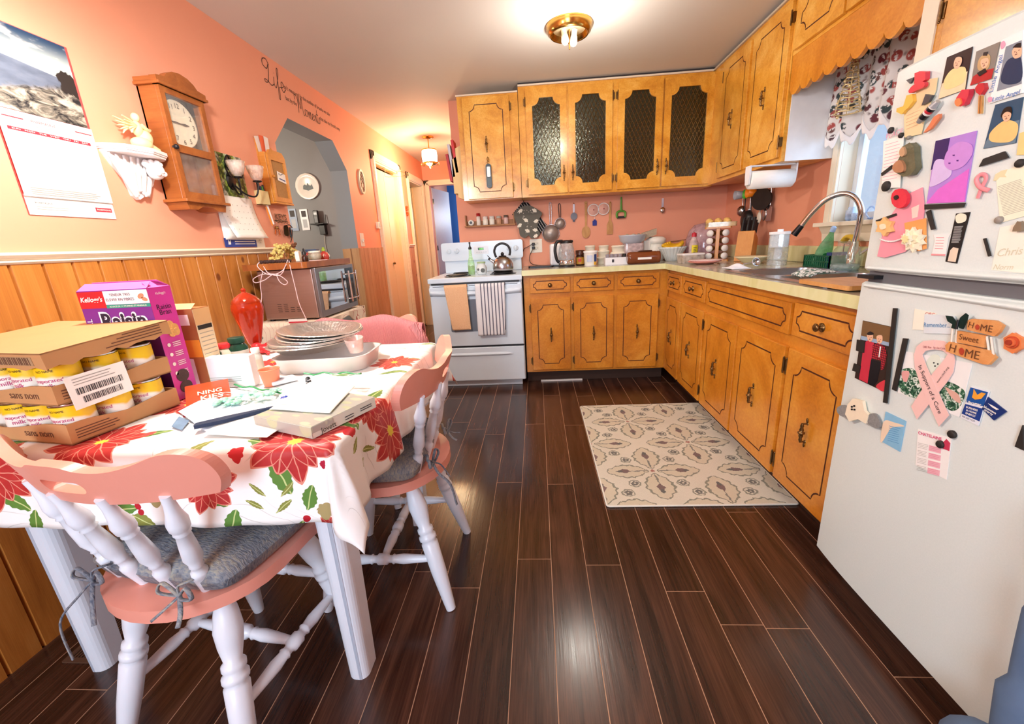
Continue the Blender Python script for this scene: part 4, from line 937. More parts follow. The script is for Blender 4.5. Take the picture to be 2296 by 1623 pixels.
# 3 clock
t = thing('wall_clock', 'oak wall clock with round cream dial and glazed pendulum door', 'clock', onL(1.932, 1.37)); CW, CD, CH = .235, .08, .425
g = G(); g.bx(-CW/2, CW/2, 0, CH, 0, .01); g.bx(-CW/2, -CW/2+.012, 0, CH, 0, CD); g.bx(CW/2-.012, CW/2, 0, CH, 0, CD); obj('case', g, M_OAK, t, bev=.002)
g = G(); g.prism([[(-CW/2, 0), (CW/2, 0), (CW/2, CH), (-CW/2, CH)], [(-CW/2+.024, .215), (CW/2-.024, .215), (CW/2-.024, CH-.022), (-CW/2+.024, CH-.022)], [(-CW/2+.024, .03), (CW/2-.024, .03), (CW/2-.024, .185), (-CW/2+.024, .185)]], CD, CD+.014); dr = obj('door', g, M_OAK, t, bev=.002)
g = G(); g.bx(-CW/2+.02, CW/2-.02, .02, CH-.015, CD+.004, CD+.006); obj('pane', g, glass('ffffff', .02, .06), dr)
g = G(); g.sph((-CW/2+.006, .2, CD+.022), .010); g.turn((-CW/2+.006, .2, CD+.01), (-CW/2+.006, .2, CD+.022), [(0, .008), (1, .005)]); obj('knob', g, M_BLACK, dr)
g = G(); g.bx(-CW/2+.012, CW/2-.012, .2, CH-.01, .04, .05); obj('dial_plate', g, pm('0c0c10', .25), t)
dl = G(); dl.lathe([(0, 0), (.088, 0), (.092, .004), (.090, .006), (.086, .004), (0, .004)][::-1], 48, M=Matrix.Translation((0, .312, .051))); dial = obj('dial', dl, pm('f3ead0', .4), t)
for k in range(1, 13):
    a = pi/2-k*pi/6; text(str(k), None, M_BLACK, dial, Matrix.Translation((.070*cos(a), .312+.070*sin(a), .0574)), h=.019, name='numeral')
for a, L, wd_ in ((pi/2-radians(88), .045, .005), (pi/2-radians(270), .066, .004)):
    g = G(); g.prism([(0, -wd_/2), (L*.5, -wd_), (L, 0), (L*.5, wd_), (0, wd_/2)], 0, .001, 0, Matrix.Translation((0, .312, .059)) @ Matrix.Rotation(a, 4, 'Z')); obj('hand', g, M_BLACK, dial)
g = G(); g.prism([(-CW/2-.012, 0), (-CW/2-.012, .03), (-.085, .036), (-.07, .052), (-.04, .067), (0, .073), (.04, .067), (.07, .052), (.085, .036), (CW/2+.012, .03), (CW/2+.012, 0)][::-1], CD-.006, CD+.022, 0, Matrix.Translation((0, CH, 0))); g.bx(-CW/2-.014, CW/2+.014, CH, CH+.012, 0, CD+.03); g.bx(-CW/2-.008, CW/2+.008, CH+.012, CH+.03, 0, CD+.012); obj('crown', g, M_OAK, t, bev=.003)
g = G(); g.bx(-CW/2-.014, CW/2+.014, -.012, 0, 0, CD+.028); g.prism([(-CW/2, 0), (-CW/2+.01, -.03), (-.06, -.028), (-.03, -.014), (0, -.012), (.03, -.014), (.06, -.028), (CW/2-.01, -.03), (CW/2, 0)], 0, CD+.012, 0, Matrix.Translation((0, -.012, 0))); obj('base', g, M_OAK, t, bev=.002)
g = G(); g.tube([(-.03, .19, .03), (-.03, .07, .03)], .003, 6); g.lathe([(0, 0), (.022, .002), (.022, .005), (0, .008)], 24, M=Matrix.Translation((-.03, .065, .026))); obj('pendulum', g, M_BRASS, t)
# 4 nature calendar behind the sconce
t = thing('wall_calendar', 'smaller wall calendar with a green waterfall photograph, curling pages and blue strip', 'calendar', onL(2.235, 1.41, .002)); n = N('forest_photo'); f = n.noise(38, 6, None, 1); f2 = n.noise(14, 3)
flat('photograph', .26, .215, n.set(n.mix(n.step(f2, .46, .6), n.ramp(f, [(.35, '12200c'), (.5, '4b6b2c'), (.65, 'b4cf5c')]), n.ramp(f, [(.4, '5a6a58'), (.6, 'd8dcd0')])), .35), t, 0, .110, .002)
for k in range(4):
    g = G(); g.grid(lambda u, v: ((u-.5)*.26+(.03*v*v*(k == 3)), .0-.205*v+.004*k, .003+.004*k+(.035*v*v if k == 3 else .008*v*k*.5)-.03*(u-.5)*(v*(k == 3))*0), 6, 12); pgo = obj('page', g, M_PW, t, solid=.0008)
g = G()
for r_ in range(5):
    for k in range(7): g.quad((-.11+k*.035, -.045-r_*.03, .0), (-.106+k*.035, -.045-r_*.03, 0), (-.106+k*.035, -.041-r_*.03, 0), (-.11+k*.035, -.041-r_*.03, 0))
for i, v in enumerate(g.v): vv = -v[1]/.205; g.v[i] = (v[0]+.03*vv*vv, v[1]+.012, .0165+.035*vv*vv+.001)
q = obj('dates', g, GINK, t); q['kind'] = 'stuff'
bl = flat('blue_strip', .25, .045, pm('23449c', .4), t, -.01, -.215, .004); text('1-800-555', .05, M_PW, bl, Matrix.Translation((.07, -.222, .0046))) if False else lines(bl, 'print', M_PW, -.06, .10, [-.21, -.222], .002, .0046)
g = G(); g.prism([(-.11, -.225), (-.105, -.2), (-.098, -.212), (-.088, -.2), (-.092, -.225)], .004, .0046); obj('emblem', g, M_PW, bl)
# 5 sconce: black iron with two pressed glass cups
t = thing('candle_sconce', 'black iron wall sconce holding two ribbed clear glass cups', 'sconce', onL(2.27, 1.50)); M_IRON = pm('141214', .35, .3, .1, 40, name='iron')
g = G(); g.sph((-.02, 0, .006), (.035, .045, .008)); g.tube(spl([(-.03, .05, .01), (-.04, .09, .01), (-.02, .12, .014), (0, .09, .01), (-.01, .05, .01)]), .005, 6)
for sx in (-1, 1):
    g.tube(spl([(-.02, -.01, .01), (-.01+sx*.03, -.06, .04), (.0+sx*.06, -.07, .07), (sx*.075, -.02, .085), (sx*.075, .0, .085)]), .0045, 6); g.lathe([(.012, 0), (.022, .004), (.022, .008), (0, .008)], 14, M=Matrix.Translation((sx*.075, .0, .085)) @ Matrix.Rotation(-pi/2, 4, 'X'))
    g.tube(spl([(-.02, .02, .01), (sx*.05, .03, .02), (sx*.06, .055, .02)]), .004, 6)
obj('frame', g, M_IRON, t)
for sx in (-1, 1):
    g = G(); g.lathe([(.014, 0), (.026, .012), (.036, .045), (.041, .07), (.038, .07), (.033, .045), (.022, .014), (0, .01)], 40, flute=(14, .05), M=Matrix.Translation((sx*.075, .01, .085)) @ Matrix.Rotation(-pi/2, 4, 'X')); obj('glass_cup', g, glass('fff4ea', .06, .35), t)
# 6 key cabinet with cork door, card and business leaflets on top
t = thing('key_cabinet', 'small oak key cabinet with a cork panelled door beside the arch', 'cabinet', onL(2.615, 1.42)); M_OAKL = wood('light_oak', ['c07828', 'd48c38', 'e2a452'], (1, 1, .4), .4, 4)
g = G(); g.prism([(-.088, 0), (-.088, .285), (-.09, .345), (-.05, .30), (.05, .30), (.09, .345), (.088, .285), (.088, 0)][::-1] if False else [(-.088, 0), (.088, 0), (.088, .27), (.05, .315), (-.05, .315), (-.088, .345)], 0, .008); g.bx(-.088, .088, 0, .27, .008, .045); obj('case', g, M_OAKL, t, bev=.002)
g = G(); g.prism([[(-.085, .004), (.085, .004), (.085, .258), (.06, .285), (-.06, .285), (-.085, .258)], rrect(.125, .20, .004, 2, 0, .13)], .046, .060); dr = obj('door', g, M_OAKL, t, bev=.003)
flat('cork_panel', .127, .202, pm('b98b54', .9, 0, .2, 120), dr, 0, .13, .052); g = G(); g.sph((-.072, .14, .066), .008); obj('knob', g, M_OAKL, dr); g = G(); g.bx(-.092, .092, -.008, .002, 0, .062); obj('base', g, M_OAKL, t)
t2 = thing('business_card', 'white business card pinned to the cork panel of the key cabinet', 'card', onL(2.64, 1.565, .055) @ Matrix.Rotation(radians(-8), 4, 'Z'))
flat('card', .09, .052, M_PW, t2, 0, 0, .001); lines(t2, 'print', pm('2c4a8c', .6), -.03, .03, [-.012], .003, .0018); text('TAXI', .02, INK, t2, Matrix.Translation((-.025, .012, .0018))) if False else lines(t2, 'small_print', INK, -.035, -.005, [.016, .010], .001, .0018); g = G(); g.sph((0, .02, .003), .003); obj('pin', g, M_BLACK, t2)
t = thing('leaflet', 'orange and white leaflets tucked behind the key cabinet', 'leaflet', onL(2.60, 1.735, .006))
for k, (x, c_) in enumerate(((-.055, 'f2e6dc'), (-.02, 'f0683c'), (.015, 'efe9e2'))): flat('sheet', .04, .10, pm(c_, .6), t, x, .0, .004+.003*k, M=Matrix.Rotation(radians(12-8*k), 4, 'Z'))
# 7 pen holder box, pens
t = thing('memo_box', 'cream plastic memo box on the wall holding pens and a green marker', 'box', onL(2.46, 1.40, 0))
g = G(); g.prism([[(-.03, 0), (.045, 0), (.045, .035), (-.03, .035)], [(-.027, .003), (.042, .003), (.042, .032), (-.027, .032)]], 0, .075, 0, Matrix(((1, 0, 0, 0), (0, 0, 1, 0), (0, 1, 0, 0), (0, 0, 0, 1)))); g.bx(-.03, .045, 0, .003, 0, .035); obj('box', g, pm('ead9a0', .5), t)
for i, (x, c_, L, lb) in enumerate(((-.01, '1c1c20', .13, 'black pen'), (.008, '23366e', .10, 'dark blue marker'), (.024, '4cae3c', .10, 'green marker'), (.036, '2a2a30', .11, 'charcoal pen'))):
    g = G(); g.tube([(x, .01, .018), (x-.004, L, .018)], .006, 10); solo('pen', g, pm(c_, .35), lb+' standing in the cream memo box on the wall', 'pen', onL(2.46, 1.40, 0))
t = thing('pen', 'white and orange pens clipped below the cream memo box', 'pen', onL(2.50, 1.375, .01) @ Matrix.Rotation(radians(15), 4, 'Z'))
g = G(); g.tube([(0, .03, .01), (0, -.08, .01)], .006, 10); obj('barrel', g, pm('f2f0ea', .4), t); g = G(); g.tube([(-.015, .02, .01), (-.015, -.085, .01)], .004, 8); obj('orange_pen', g, pm('f0902c', .4), t)
# 8 key rack with keys and sunglasses
t = thing('key_rack', 'pierced metal rack spelling KEYS on the wall below the key cabinet', 'rack', onL(2.635, 1.335)); text('KEYS', .12, pm('5c4630', .4, .6), t, Matrix.Translation((0, .01, .006)), h=.035, bold=.02)
g = G(); g.tube([(-.065, -.012, .004), (.065, -.012, .004)], .003, 6)
for k in range(4): g.tube(spl([(-.045+.03*k, -.012, .004), (-.045+.03*k, -.022, .006), (-.045+.03*k, -.026, .014), (-.045+.03*k, -.02, .018)]), .0018, 6)
obj('rail', g, pm('5c4630', .4, .6), t)
t = thing('key_bunch', 'small bunch of keys with tags hanging at the left of the key rack', 'keys', onL(2.565, 1.30, .008)); g = G(); g.tube([(.014*cos(a*.5), .0+.014*sin(a*.5), .006) for a in range(12)], .0012, 5, closed=True); obj('ring', g, M_STEEL, t)
for k in range(4): g = G(); g.prism(ell(.009, .009, 12, 0, -.022)+[], 0, .002); g.bx(-.003, .003, -.065, -.028, 0, .002); obj('key', g, M_STEEL if k % 2 else M_BRASS, t, Matrix.Translation((0, 0, .003*k)) @ Matrix.Rotation(radians(-28+18*k), 4, 'Z'))
t = thing('sunglasses', 'folded black sunglasses hanging from the key rack', 'sunglasses', onL(2.67, 1.26, .02) @ Matrix.Rotation(radians(-12), 4, 'Z'))
for sx in (-1, 1): g = G(); g.prism(rrect(.032, .065, .014, 4, sx*.022, 0), 0, .004, 0, Matrix.Rotation(sx*.3, 4, 'Y')); obj('lens', g, pm('101014', .08), t)
g = G(); g.tube(spl([(-.03, .03, .004), (0, .04, .006), (.03, .03, .004)]), .003, 6); g.tube(spl([(.035, .02, 0), (.045, -.02, -.01), (.03, -.06, -.012)]), .0025, 6); obj('frame', g, M_BLACK, t)
# plates and switches
def plate(name, label, cat, M, kind):
    t = thing(name, label, cat, M); flat('cover_plate', .072, .115, pm('f0ead8', .35), t, 0, 0, .006, .004, th=.006)
    if kind == 'toggle': g = G(); g.box((0, 0, .012), (.009, .022, .014), M=Matrix.Rotation(.4, 4, 'X')); obj('toggle', g, pm('f6f2e6', .3), t)
    else:
        for sy in (-1, 1): q = flat('socket', .034, .030, pm('e6dfca', .4), t, 0, sy*.02, .0075, .008); g = G(); g.bx(-.008, -.006, sy*.02-.003, sy*.02+.006, .0075, .0079); g.bx(.006, .008, sy*.02-.003, sy*.02+.006, .0075, .0079); g.prism(ell(.0025, .0025, 8, 0, sy*.02-.009), .0075, .0079); obj('slots', g, M_BLACK, q)
    return t
plate('wall_outlet', 'ivory outlet plate between the curling calendar and the chair rail', 'outlet', onL(2.385, 1.225), 'o'); plate('light_switch', 'ivory toggle light switch beside the arch above the pine panelling', 'switch', onL(3.85, 1.215), 'toggle')
t = thing('thermostat', 'small cream thermostat on the left edge of the closet door casing', 'thermostat', onL(4.275, 1.355)); flat('case', .06, .062, pm('f0e6cc', .4), t, 0, 0, .022, .004, th=.022); flat('dial_window', .022, .04, pm('b4bccc', .2), t, .012, 0, .0235)
t = thing('oval_plaque', 'oval bronze-coloured relief plaque with a pale rim right of the arch', 'plaque', onL(4.01, 1.72)); g = G(); g.prism([ell(.062, .105, 32), ell(.048, .088, 32)], 0, .016); obj('rim', g, pm('d8c4a4', .5), t, bev=.004)
g = G(); g.prism(ell(.050, .09, 32), 0, .008); 
for k in range(14): g.sph((random.uniform(-.03, .03), random.uniform(-.06, .06), .008), (.012, .014, .006), n=8, m=5)
obj('relief', g, pm('8a6a52', .5, 0, .2, 60, .2), t)
t = thing('wire_hanger', 'thin wire hanger hooked over the top of the closet door', 'hanger', Matrix.Translation((XL+.02, 4.66, 1.90))); g = G(); g.tube(spl([(-.03, 0, .03), (-.0, 0, .04), (.0, 0, .0)]), .0015, 5); g.tube(spl([(0, 0, 0), (.12, .01, .0), (.2, .05, -.015), (.21, .07, -.03), (.16, .04, -.045), (0, 0, -.05), (0, 0, 0)], 5), .0015, 5); obj('wire', g, M_BRASS, t)
t = solo('dried_flower', (lambda g: [g.sph((random.uniform(-.02, .02), random.uniform(-.05, .05), .012), .012, n=8, m=6) for _ in range(16)] and g)(G()), pm('c85a2c', .8, 0, .3, 60), 'small rust-coloured dried flower bunch hanging between the two hall doors', 'ornament', onL(5.335, 1.56))
# wall lettering
t = thing('wall_lettering', 'black script quotation about life and moments lettered on the coral wall above the arch', 'lettering', onL(3.23, 2.11, .0008)); LT = pm('2a1a16', .5, name='vinyl')
def script(strokes, parent, name, w_=.0045):
    g = G()
    for s_ in strokes: P_ = [(x, y, 0) for x, y in s_]; q = spl(P_, 7); g.strip([(a[0], a[1]) for a in q], w_, .0006, 0, closed=False)
    return obj(name, g, LT, parent)
def sc_(st, ox, oy, k): return [[(ox+x*k, oy+y*k) for x, y in s_] for s_ in st]
LIFE = [[(.55, .95), (.35, 1.15), (.05, 1.05), (0, .8), (.3, .7), (.5, .95), (.4, .5), (.25, .1), (0, 0), (-.05, .12), (.2, .12), (.5, 0), (.8, .15)], [(.85, .5), (.78, .15), (.9, .0), (1.05, .2)], [(.9, .68), (.91, .70)], [(1.05, .2), (1.25, .6), (1.35, 1.0), (1.22, .95), (1.15, .2), (1.05, -.4), (1.15, -.45), (1.25, .1), (1.4, .15)], [(1.4, .15), (1.6, .25), (1.65, .45), (1.5, .45), (1.45, .15), (1.6, 0), (1.85, .2)]]
script(sc_(LIFE, -.475, .0, .115), t, 'lettering')
MOM = [[(-.3, .7), (-.35, .95), (-.1, .9), (0, .5), (-.1, 0)], [(0, .3), (.1, .95), (.25, .3), (.45, .98), (.5, .2), (.6, 0), (.75, .2)], [(.95, .4), (.78, .4), (.75, .1), (.95, .05), (1.0, .3), (.95, .4), (1.1, .4)], [(1.15, .4), (1.18, 0)], [(1.18, .2), (1.3, .42), (1.35, 0)], [(1.35, .2), (1.48, .42), (1.52, 0), (1.65, .15)], [(1.65, .15), (1.85, .3), (1.78, .42), (1.66, .25), (1.75, 0), (1.95, .15)], [(2.0, .4), (2.03, 0)], [(2.03, .2), (2.15, .42), (2.2, 0), (2.3, .2)], [(2.4, .8), (2.3, .1), (2.42, 0), (2.55, .2)], [(2.22, .5), (2.52, .52)], [(2.55, .2), (2.68, .42), (2.7, .15), (2.6, 0), (2.55, .08)]]
script(sc_(MOM, -.13, -.075, .105), t, 'lettering')
text("isn't measured by the number of breaths we take", .62, LT, t, Matrix.Translation((.03, .035, 0)), h=.034); text('but by the', .13, LT, t, Matrix.Translation((-.215, -.030, 0)), h=.034); text('that take our breath away', .33, LT, t, Matrix.Translation((.325, -.035, 0)), h=.034)
# ---------------- microwave corner ----------------
M_FLOR = None
n = N('floral_cloth'); v = n.new('TexVoronoi', {'Vector': n.co, 'Scale': 26.0}); m1 = n.step(v.outputs['Distance'], .34, .28); m2 = n.step(n.noise(10, 2), .46, .54)
c = n.mix(n.math('MULTIPLY', m1, m2), 'f0dfc8', n.ramp(v.outputs['Color'], [(.3, '5e6e78'), (.45, 'c8605c'), (.6, '5a7a60'), (.75, '7c86b8')])); vv = n.new('TexWave', {'Vector': n.co, 'Scale': 7.0, 'Distortion': 7.0}).outputs['Fac']; c = n.mix(n.math('LESS_THAN', n.math('ABSOLUTE', n.math('SUBTRACT', vv, .5)), .035), c, 'c0685c')
M_FLOR = n.set(c, .85, 0, n.noise(80), .1)
t = thing('microwave_cart', 'low cart in front of the arch carrying the microwave', 'cart', Tr(.155, 2.42, 0))
g = G(); g.bx(-.17, .19, -.30, .28, .745, .77); obj('top', g, M_WP, t, bev=.004)
g = G(); g.bx(-.16, .18, -.28, .27, .42, .44); obj('shelf', g, pm('4a3a34', .5), t)
for x in (-.15, .17):
    for y in (-.28, .26): g = G(); g.bx(x-.015, x+.015, y-.015, y+.015, 0, .745); obj('leg', g, pm('5a4a40', .5), t)

g = G(); cx0, cx1, cy0_, cy1_ = -.02, .35, 2.115, 2.705
g.grid(lambda u, v: (cx0+(cx1-cx0+.006)*u, cy0_+(cy1_-cy0_)*v, .7725), 10, 14); g.grid(lambda u, v: (cx0+(cx1-cx0)*u, cy0_-.004-.006*sin(u*14)*v, .7725-.22*v), 20, 10)
g.grid(lambda u, v: (cx1+.006+.01*v*sin(u*16), cy0_+(cy1_-cy0_)*u, .7725-(.04+.10*max(0, u-.55)**1.2*2.2)*v-.02*sin(u*9)*v), 30, 8); solo('floral_cloth', g, M_FLOR, 'cream floral cloth draped over the cart under the microwave', 'cloth', solid=.002)
t = thing('microwave_oven', 'stainless steel microwave oven on the floral cloth with its mirror door to the stove', 'microwave', Tr(.175, 2.415, .784)); n = N('brushed_brown_steel'); f = n.noise(60, 2, n.mapc((.1, .1, 6))); M_MWS = n.set(n.mix(f, 'a98f86', 'b79c92'), .33, .85, f, .02)
g = G(); g.bx(-.155, .145, -.235, .235, 0, .262); obj('body', g, M_MWS, t, bev=.006)
g = G()
for x in (-.14, .12):
    for y in (-.2, .2): g.lathe([(.014, 0), (.014, .011)], 12, M=Tr(x, y, -.0110))
obj('foot', g, M_BLACK, t)
g = G()
for i in range(4):
    for j in range(5 if i > 1 else 3): g.bx(.03-.035*i, .052-.035*i, -.2362, -.2345, .040+.010*j, .0425+.010*j)
q = obj('vents', g, M_BLACK, t)
g = G(); g.bx(.145, .165, -.235, .235, .0, .262); fr_ = obj('front_frame', g, pm('8e8e92', .3, .9), t, bev=.003)
g = G(); g.bx(.165, .168, -.205, .10, .035, .24); obj('door_glass', g, pm('c8ccd0', .03, 1, .01), fr_)
g = G(); g.bx(.165, .167, .115, .21, .03, .24); obj('control_panel', g, pm('2c2c30', .12, .6), fr_)
g = G(); g.tube([(.19, .105, .04), (.19, .105, .225)], .006, 10); g.tube([(.19, .205, .04), (.19, .205, .225)], .006, 10); 
for z in (.06, .205): g.tube([(.167, .105, z), (.19, .105, z), (.19, .205, z), (.167, .205, z)], .004, 8)
obj('handle', g, M_CHROME, fr_)
g = G(); g.prism([(-.01, 2.12), (.31, 2.12), (.325, 2.14), (.325, 2.66), (-.01, 2.68)], 1.049, 1.080); solo('oak_board', g, M_OAK, 'dark oak board lying on top of the microwave', 'board', bev=.004)
BZ_ = 1.0805
def brd(px, py, x=.15): p = U(px, py, 'z', BZ_+.0) ; q = U(px, py, 'x', x); return q
t = thing('dried_flower_wreath', 'bushy cream dried-flower arrangement with a small bird on the oak board', 'flowers', Tr(.085, 2.36, BZ_)); M_DRY = pm('d8c070', .9, 0, .3, 80, name='dried_flowers')
g = G()
for k in range(150):
    a = random.random()*pi; r = .06+.035*random.random(); g.sph((random.uniform(-.03, .03), r*cos(a)*1.15, r*sin(a)*.95+.012), random.uniform(.005, .010), n=6, m=4)
q = obj('blossom', g, M_DRY, t); q['kind'] = 'stuff'
g = G(); g.sph((.03, .055, .088), (.012, .017, .012)); g.sph((.034, .072, .098), .008); g.tube([(.028, .04, .086), (.024, .018, .082)], [.006, .002], 6); obj('bird', g, pm('6b3f22', .7), t)
g = G(); g.prism([(-.035, 0), (.045, 0), (.045, .05), (.01, .058), (-.035, .052)], 0, .02); solo('tissue_pack', g, pm('f2eee2', .7), 'white paper packet in front of the dried flowers', 'packet', Fr('B', (.19, 2.335, BZ_), ) @ Matrix.Rotation(radians(-70), 4, 'Y'), bev=.006)
t = thing('dropper_bottle', 'small amber dropper bottle with black rubber bulb on the oak board', 'bottle', Tr(.285, 2.205, BZ_)); g = G(); g.lathe([(.014, 0), (.016, .003), (.016, .024), (.009, .032), (.009, .036)], 20); obj('bottle', g, pm('38180c', .1), t); g = G(); g.lathe([(.011, .036), (.011, .048), (.006, .052), (.005, .064), (0, .068)], 16); obj('dropper_cap', g, M_BLACK, t)
t = thing('cord_braid', 'dark braided band with a knotted pink cord hanging over the microwave side', 'cord', Tr(0, 0, 0)); g = G()
for k in range(10): g.sph((.09+.016*k, 2.135+.006*(k % 2), BZ_+.010), (.013, .010, .009), n=8, m=6)
obj('braid', g, pm('3c2620', .8, 0, .2, 90, .3), t)
g = G(); y0_ = 2.112
g.tube(spl([(.085, 2.13, BZ_+.012), (.08, y0_, 1.07), (.12, y0_, 1.03), (.17, y0_, 1.028), (.215, y0_, 1.05), (.235, 2.13, BZ_+.014)]), .0022, 6); g.tube(spl([(.10, 2.125, BZ_), (.13, y0_, 1.035), (.19, y0_, 1.022), (.23, y0_, 1.07)]), .0022, 6)
g.tube(spl([(.17, y0_, 1.028), (.10, y0_, 1.03), (.045, y0_, 1.01), (.05, y0_, .99), (.10, y0_, 1.0), (.165, y0_, 1.028), (.22, y0_, .99), (.205, y0_, .972), (.18, y0_, .99), (.17, y0_, 1.028)]), .0022, 6)
g.tube(spl([(.10, y0_, 1.04), (.075, y0_, .98), (.068, y0_, .92), (.05, y0_, .86)]), .002, 6); g.tube(spl([(.24, 2.13, BZ_+.008), (.252, y0_, 1.04), (.257, y0_, .95), (.262, y0_, .87), (.285, y0_-.004, .79), (.30, y0_-.012, .70)]), .002, 6); obj('pink_cord', g, pm('f4cfd0', .7), t)
t = thing('candy_jar', 'squat ribbed glass jar with a white lid on the oak board', 'jar', Tr(.20, 2.47, BZ_)); g = G(); g.lathe([(.022, 0), (.032, .008), (.037, .022), (.034, .036), (.030, .044), (.0275, .044), (.031, .034), (.033, .022), (.028, .009), (0, .005)], 32, flute=(16, .02)); obj('jar', g, glass('f4f0e0', .04, .3), t); g = G(); g.lathe([(.031, .044), (.032, .053), (0, .054)], 24); obj('lid', g, pm('f0ead8', .4), t)
t = thing('gift_bottle', 'red printed pouch bottle with a green cap at the right end of the oak board', 'bottle', Tr(.20, 2.585, BZ_) @ Matrix.Rotation(radians(55), 4, 'Z')); g = G(); g.lathe([(.030, 0), (.034, .004), (.036, .02), (.030, .038), (.014, .046), (.010, .050)], 24, sx=.7); obj('bottle', g, pm('c4453c', .35), t); g = G(); g.lathe([(.011, .050), (.012, .060), (.007, .063), (.007, .072), (0, .073)], 16); obj('cap', g, pm('9cb43c', .4), t)
g = G(); g.prism(ell(.022, .016, 20, 0, .022), .0245, .0255, 0, Matrix(((1, 0, 0, 0), (0, 0, -1, 0), (0, 1, 0, 0), (0, 0, 0, 1)))); obj('label', g, pm('f0ecd8', .5), t)
for k, (c_, dz) in enumerate((('5c6a68', 0), ('b03a34', .03), ('3a4a6a', .048))):
    g = G(); g.bx(-.04, .04, -.03, .03, 0, .028 if k == 0 else .016); solo('booklet', g, pm(c_, .5), ['grey-green', 'red', 'navy'][k]+' booklet in the stack behind the gift bottle', 'book', Tr(.10, 2.625, BZ_+.0005+dz, .1*k), 'booklets stacked on the oak board')
g = G(); g.bx(-.05, .05, -.03, .03, 0, .002); solo('greeting_card', g, pm('f4d8d4', .6), 'flat pink and white card lying on the oak board', 'card', Tr(.255, 2.40, BZ_, .3))
t = thing('envelope', 'red-edged white envelope slipped between microwave and floral cloth', 'envelope', Fr('B', (.245, 2.098, .785))); flat('envelope', .10, .022, pm('f4ece6', .6), t); flat('red_edge', .10, .007, RED, t, 0, -.006, .0015)
# ---------------- dining room seen through the arch ----------------
t = thing('decorative_plate', 'round white plate with a grey church drawing on the dark wall through the arch', 'plate', Fr('B', (-.613, 4.118, 1.725))); g = G(); g.lathe([(0, .004), (.07, .004), (.085, .012), (.112, .018), (.115, .016), (.085, .004), (0, 0)][::-1], 40, flute=(24, .008)); obj('plate', g, pm('ece8e2', .25), t)
g = G(); g.prism([(-.05, -.02), (-.045, .01), (-.03, .02), (-.01, .012), (0, .035), (.012, .012), (.03, .008), (.04, .02), (.05, -.02), (.0, -.035)], .0045, .005); obj('drawing', g, pm('6c7478', .6, 0, .35, 90), t)
for (x, z, w_, h_, lb) in ((-.812, 1.44, .075, .20, 'narrow framed portrait with blue mat, left of the white bookmark, through the arch'), (-.70, 1.435, .075, .19, 'white bookmark with a dark haired portrait on the grey dining wall')):
    t = thing('framed_photo', lb, 'picture', Fr('B', (x, 4.118, z))); flat('card', w_, h_, pm('e8eaf0' if x > -.75 else '8fa0bc', .4), t, 0, 0, .006, th=.006); flat('portrait', w_*.6, h_*.28, pm('3a3434', .6), t, 0, h_*.28, .0068); flat('text_panel', w_*.55, h_*.4, pm('b8bcc4', .6), t, 0, -h_*.18, .0068)
t = thing('cordless_phone', 'black cordless phone standing in its wall cradle, seen through the arch', 'phone', Fr('B', (-.55, 4.118, 1.38))); g = G(); g.bx(-.06, .07, .0, .012, 0, .09); g.bx(-.0, .055, -.09, .0, 0, .05); obj('cradle', g, M_BLACK, t, bev=.004)
g = G(); g.bx(-.035, .01, .012, .13, .03, .055); hs = obj('handset', g, M_BLACK, t, bev=.006); flat('keypad', .03, .05, pm('4a4c54', .4), hs, -.012, .045, .0565); flat('screen', .03, .02, pm('8c94a0', .3), hs, -.012, .10, .0565); g = G(); g.tube([(.06, .01, .02), (.062, .09, .01)], .004, 6); obj('antenna', g, M_BLACK, t); g = G(); g.tube(spl([(.02, -.09, .01), (.01, -.2, .006), (.03, -.32, .004)]), .0025, 6); obj('cord', g, pm('d8d4cc', .5), t)
t = thing('wall_sign', 'small white hanging ornament on the grey wall at the arch edge', 'ornament', Fr('B', (-.33, 4.118, 1.54))); flat('plaque', .028, .04, pm('e8e4dc', .4), t, 0, .03, .006, th=.006); flat('pendant_tag', .02, .03, pm('d8d4cc', .4), t, .012, -.03, .006, th=.006)
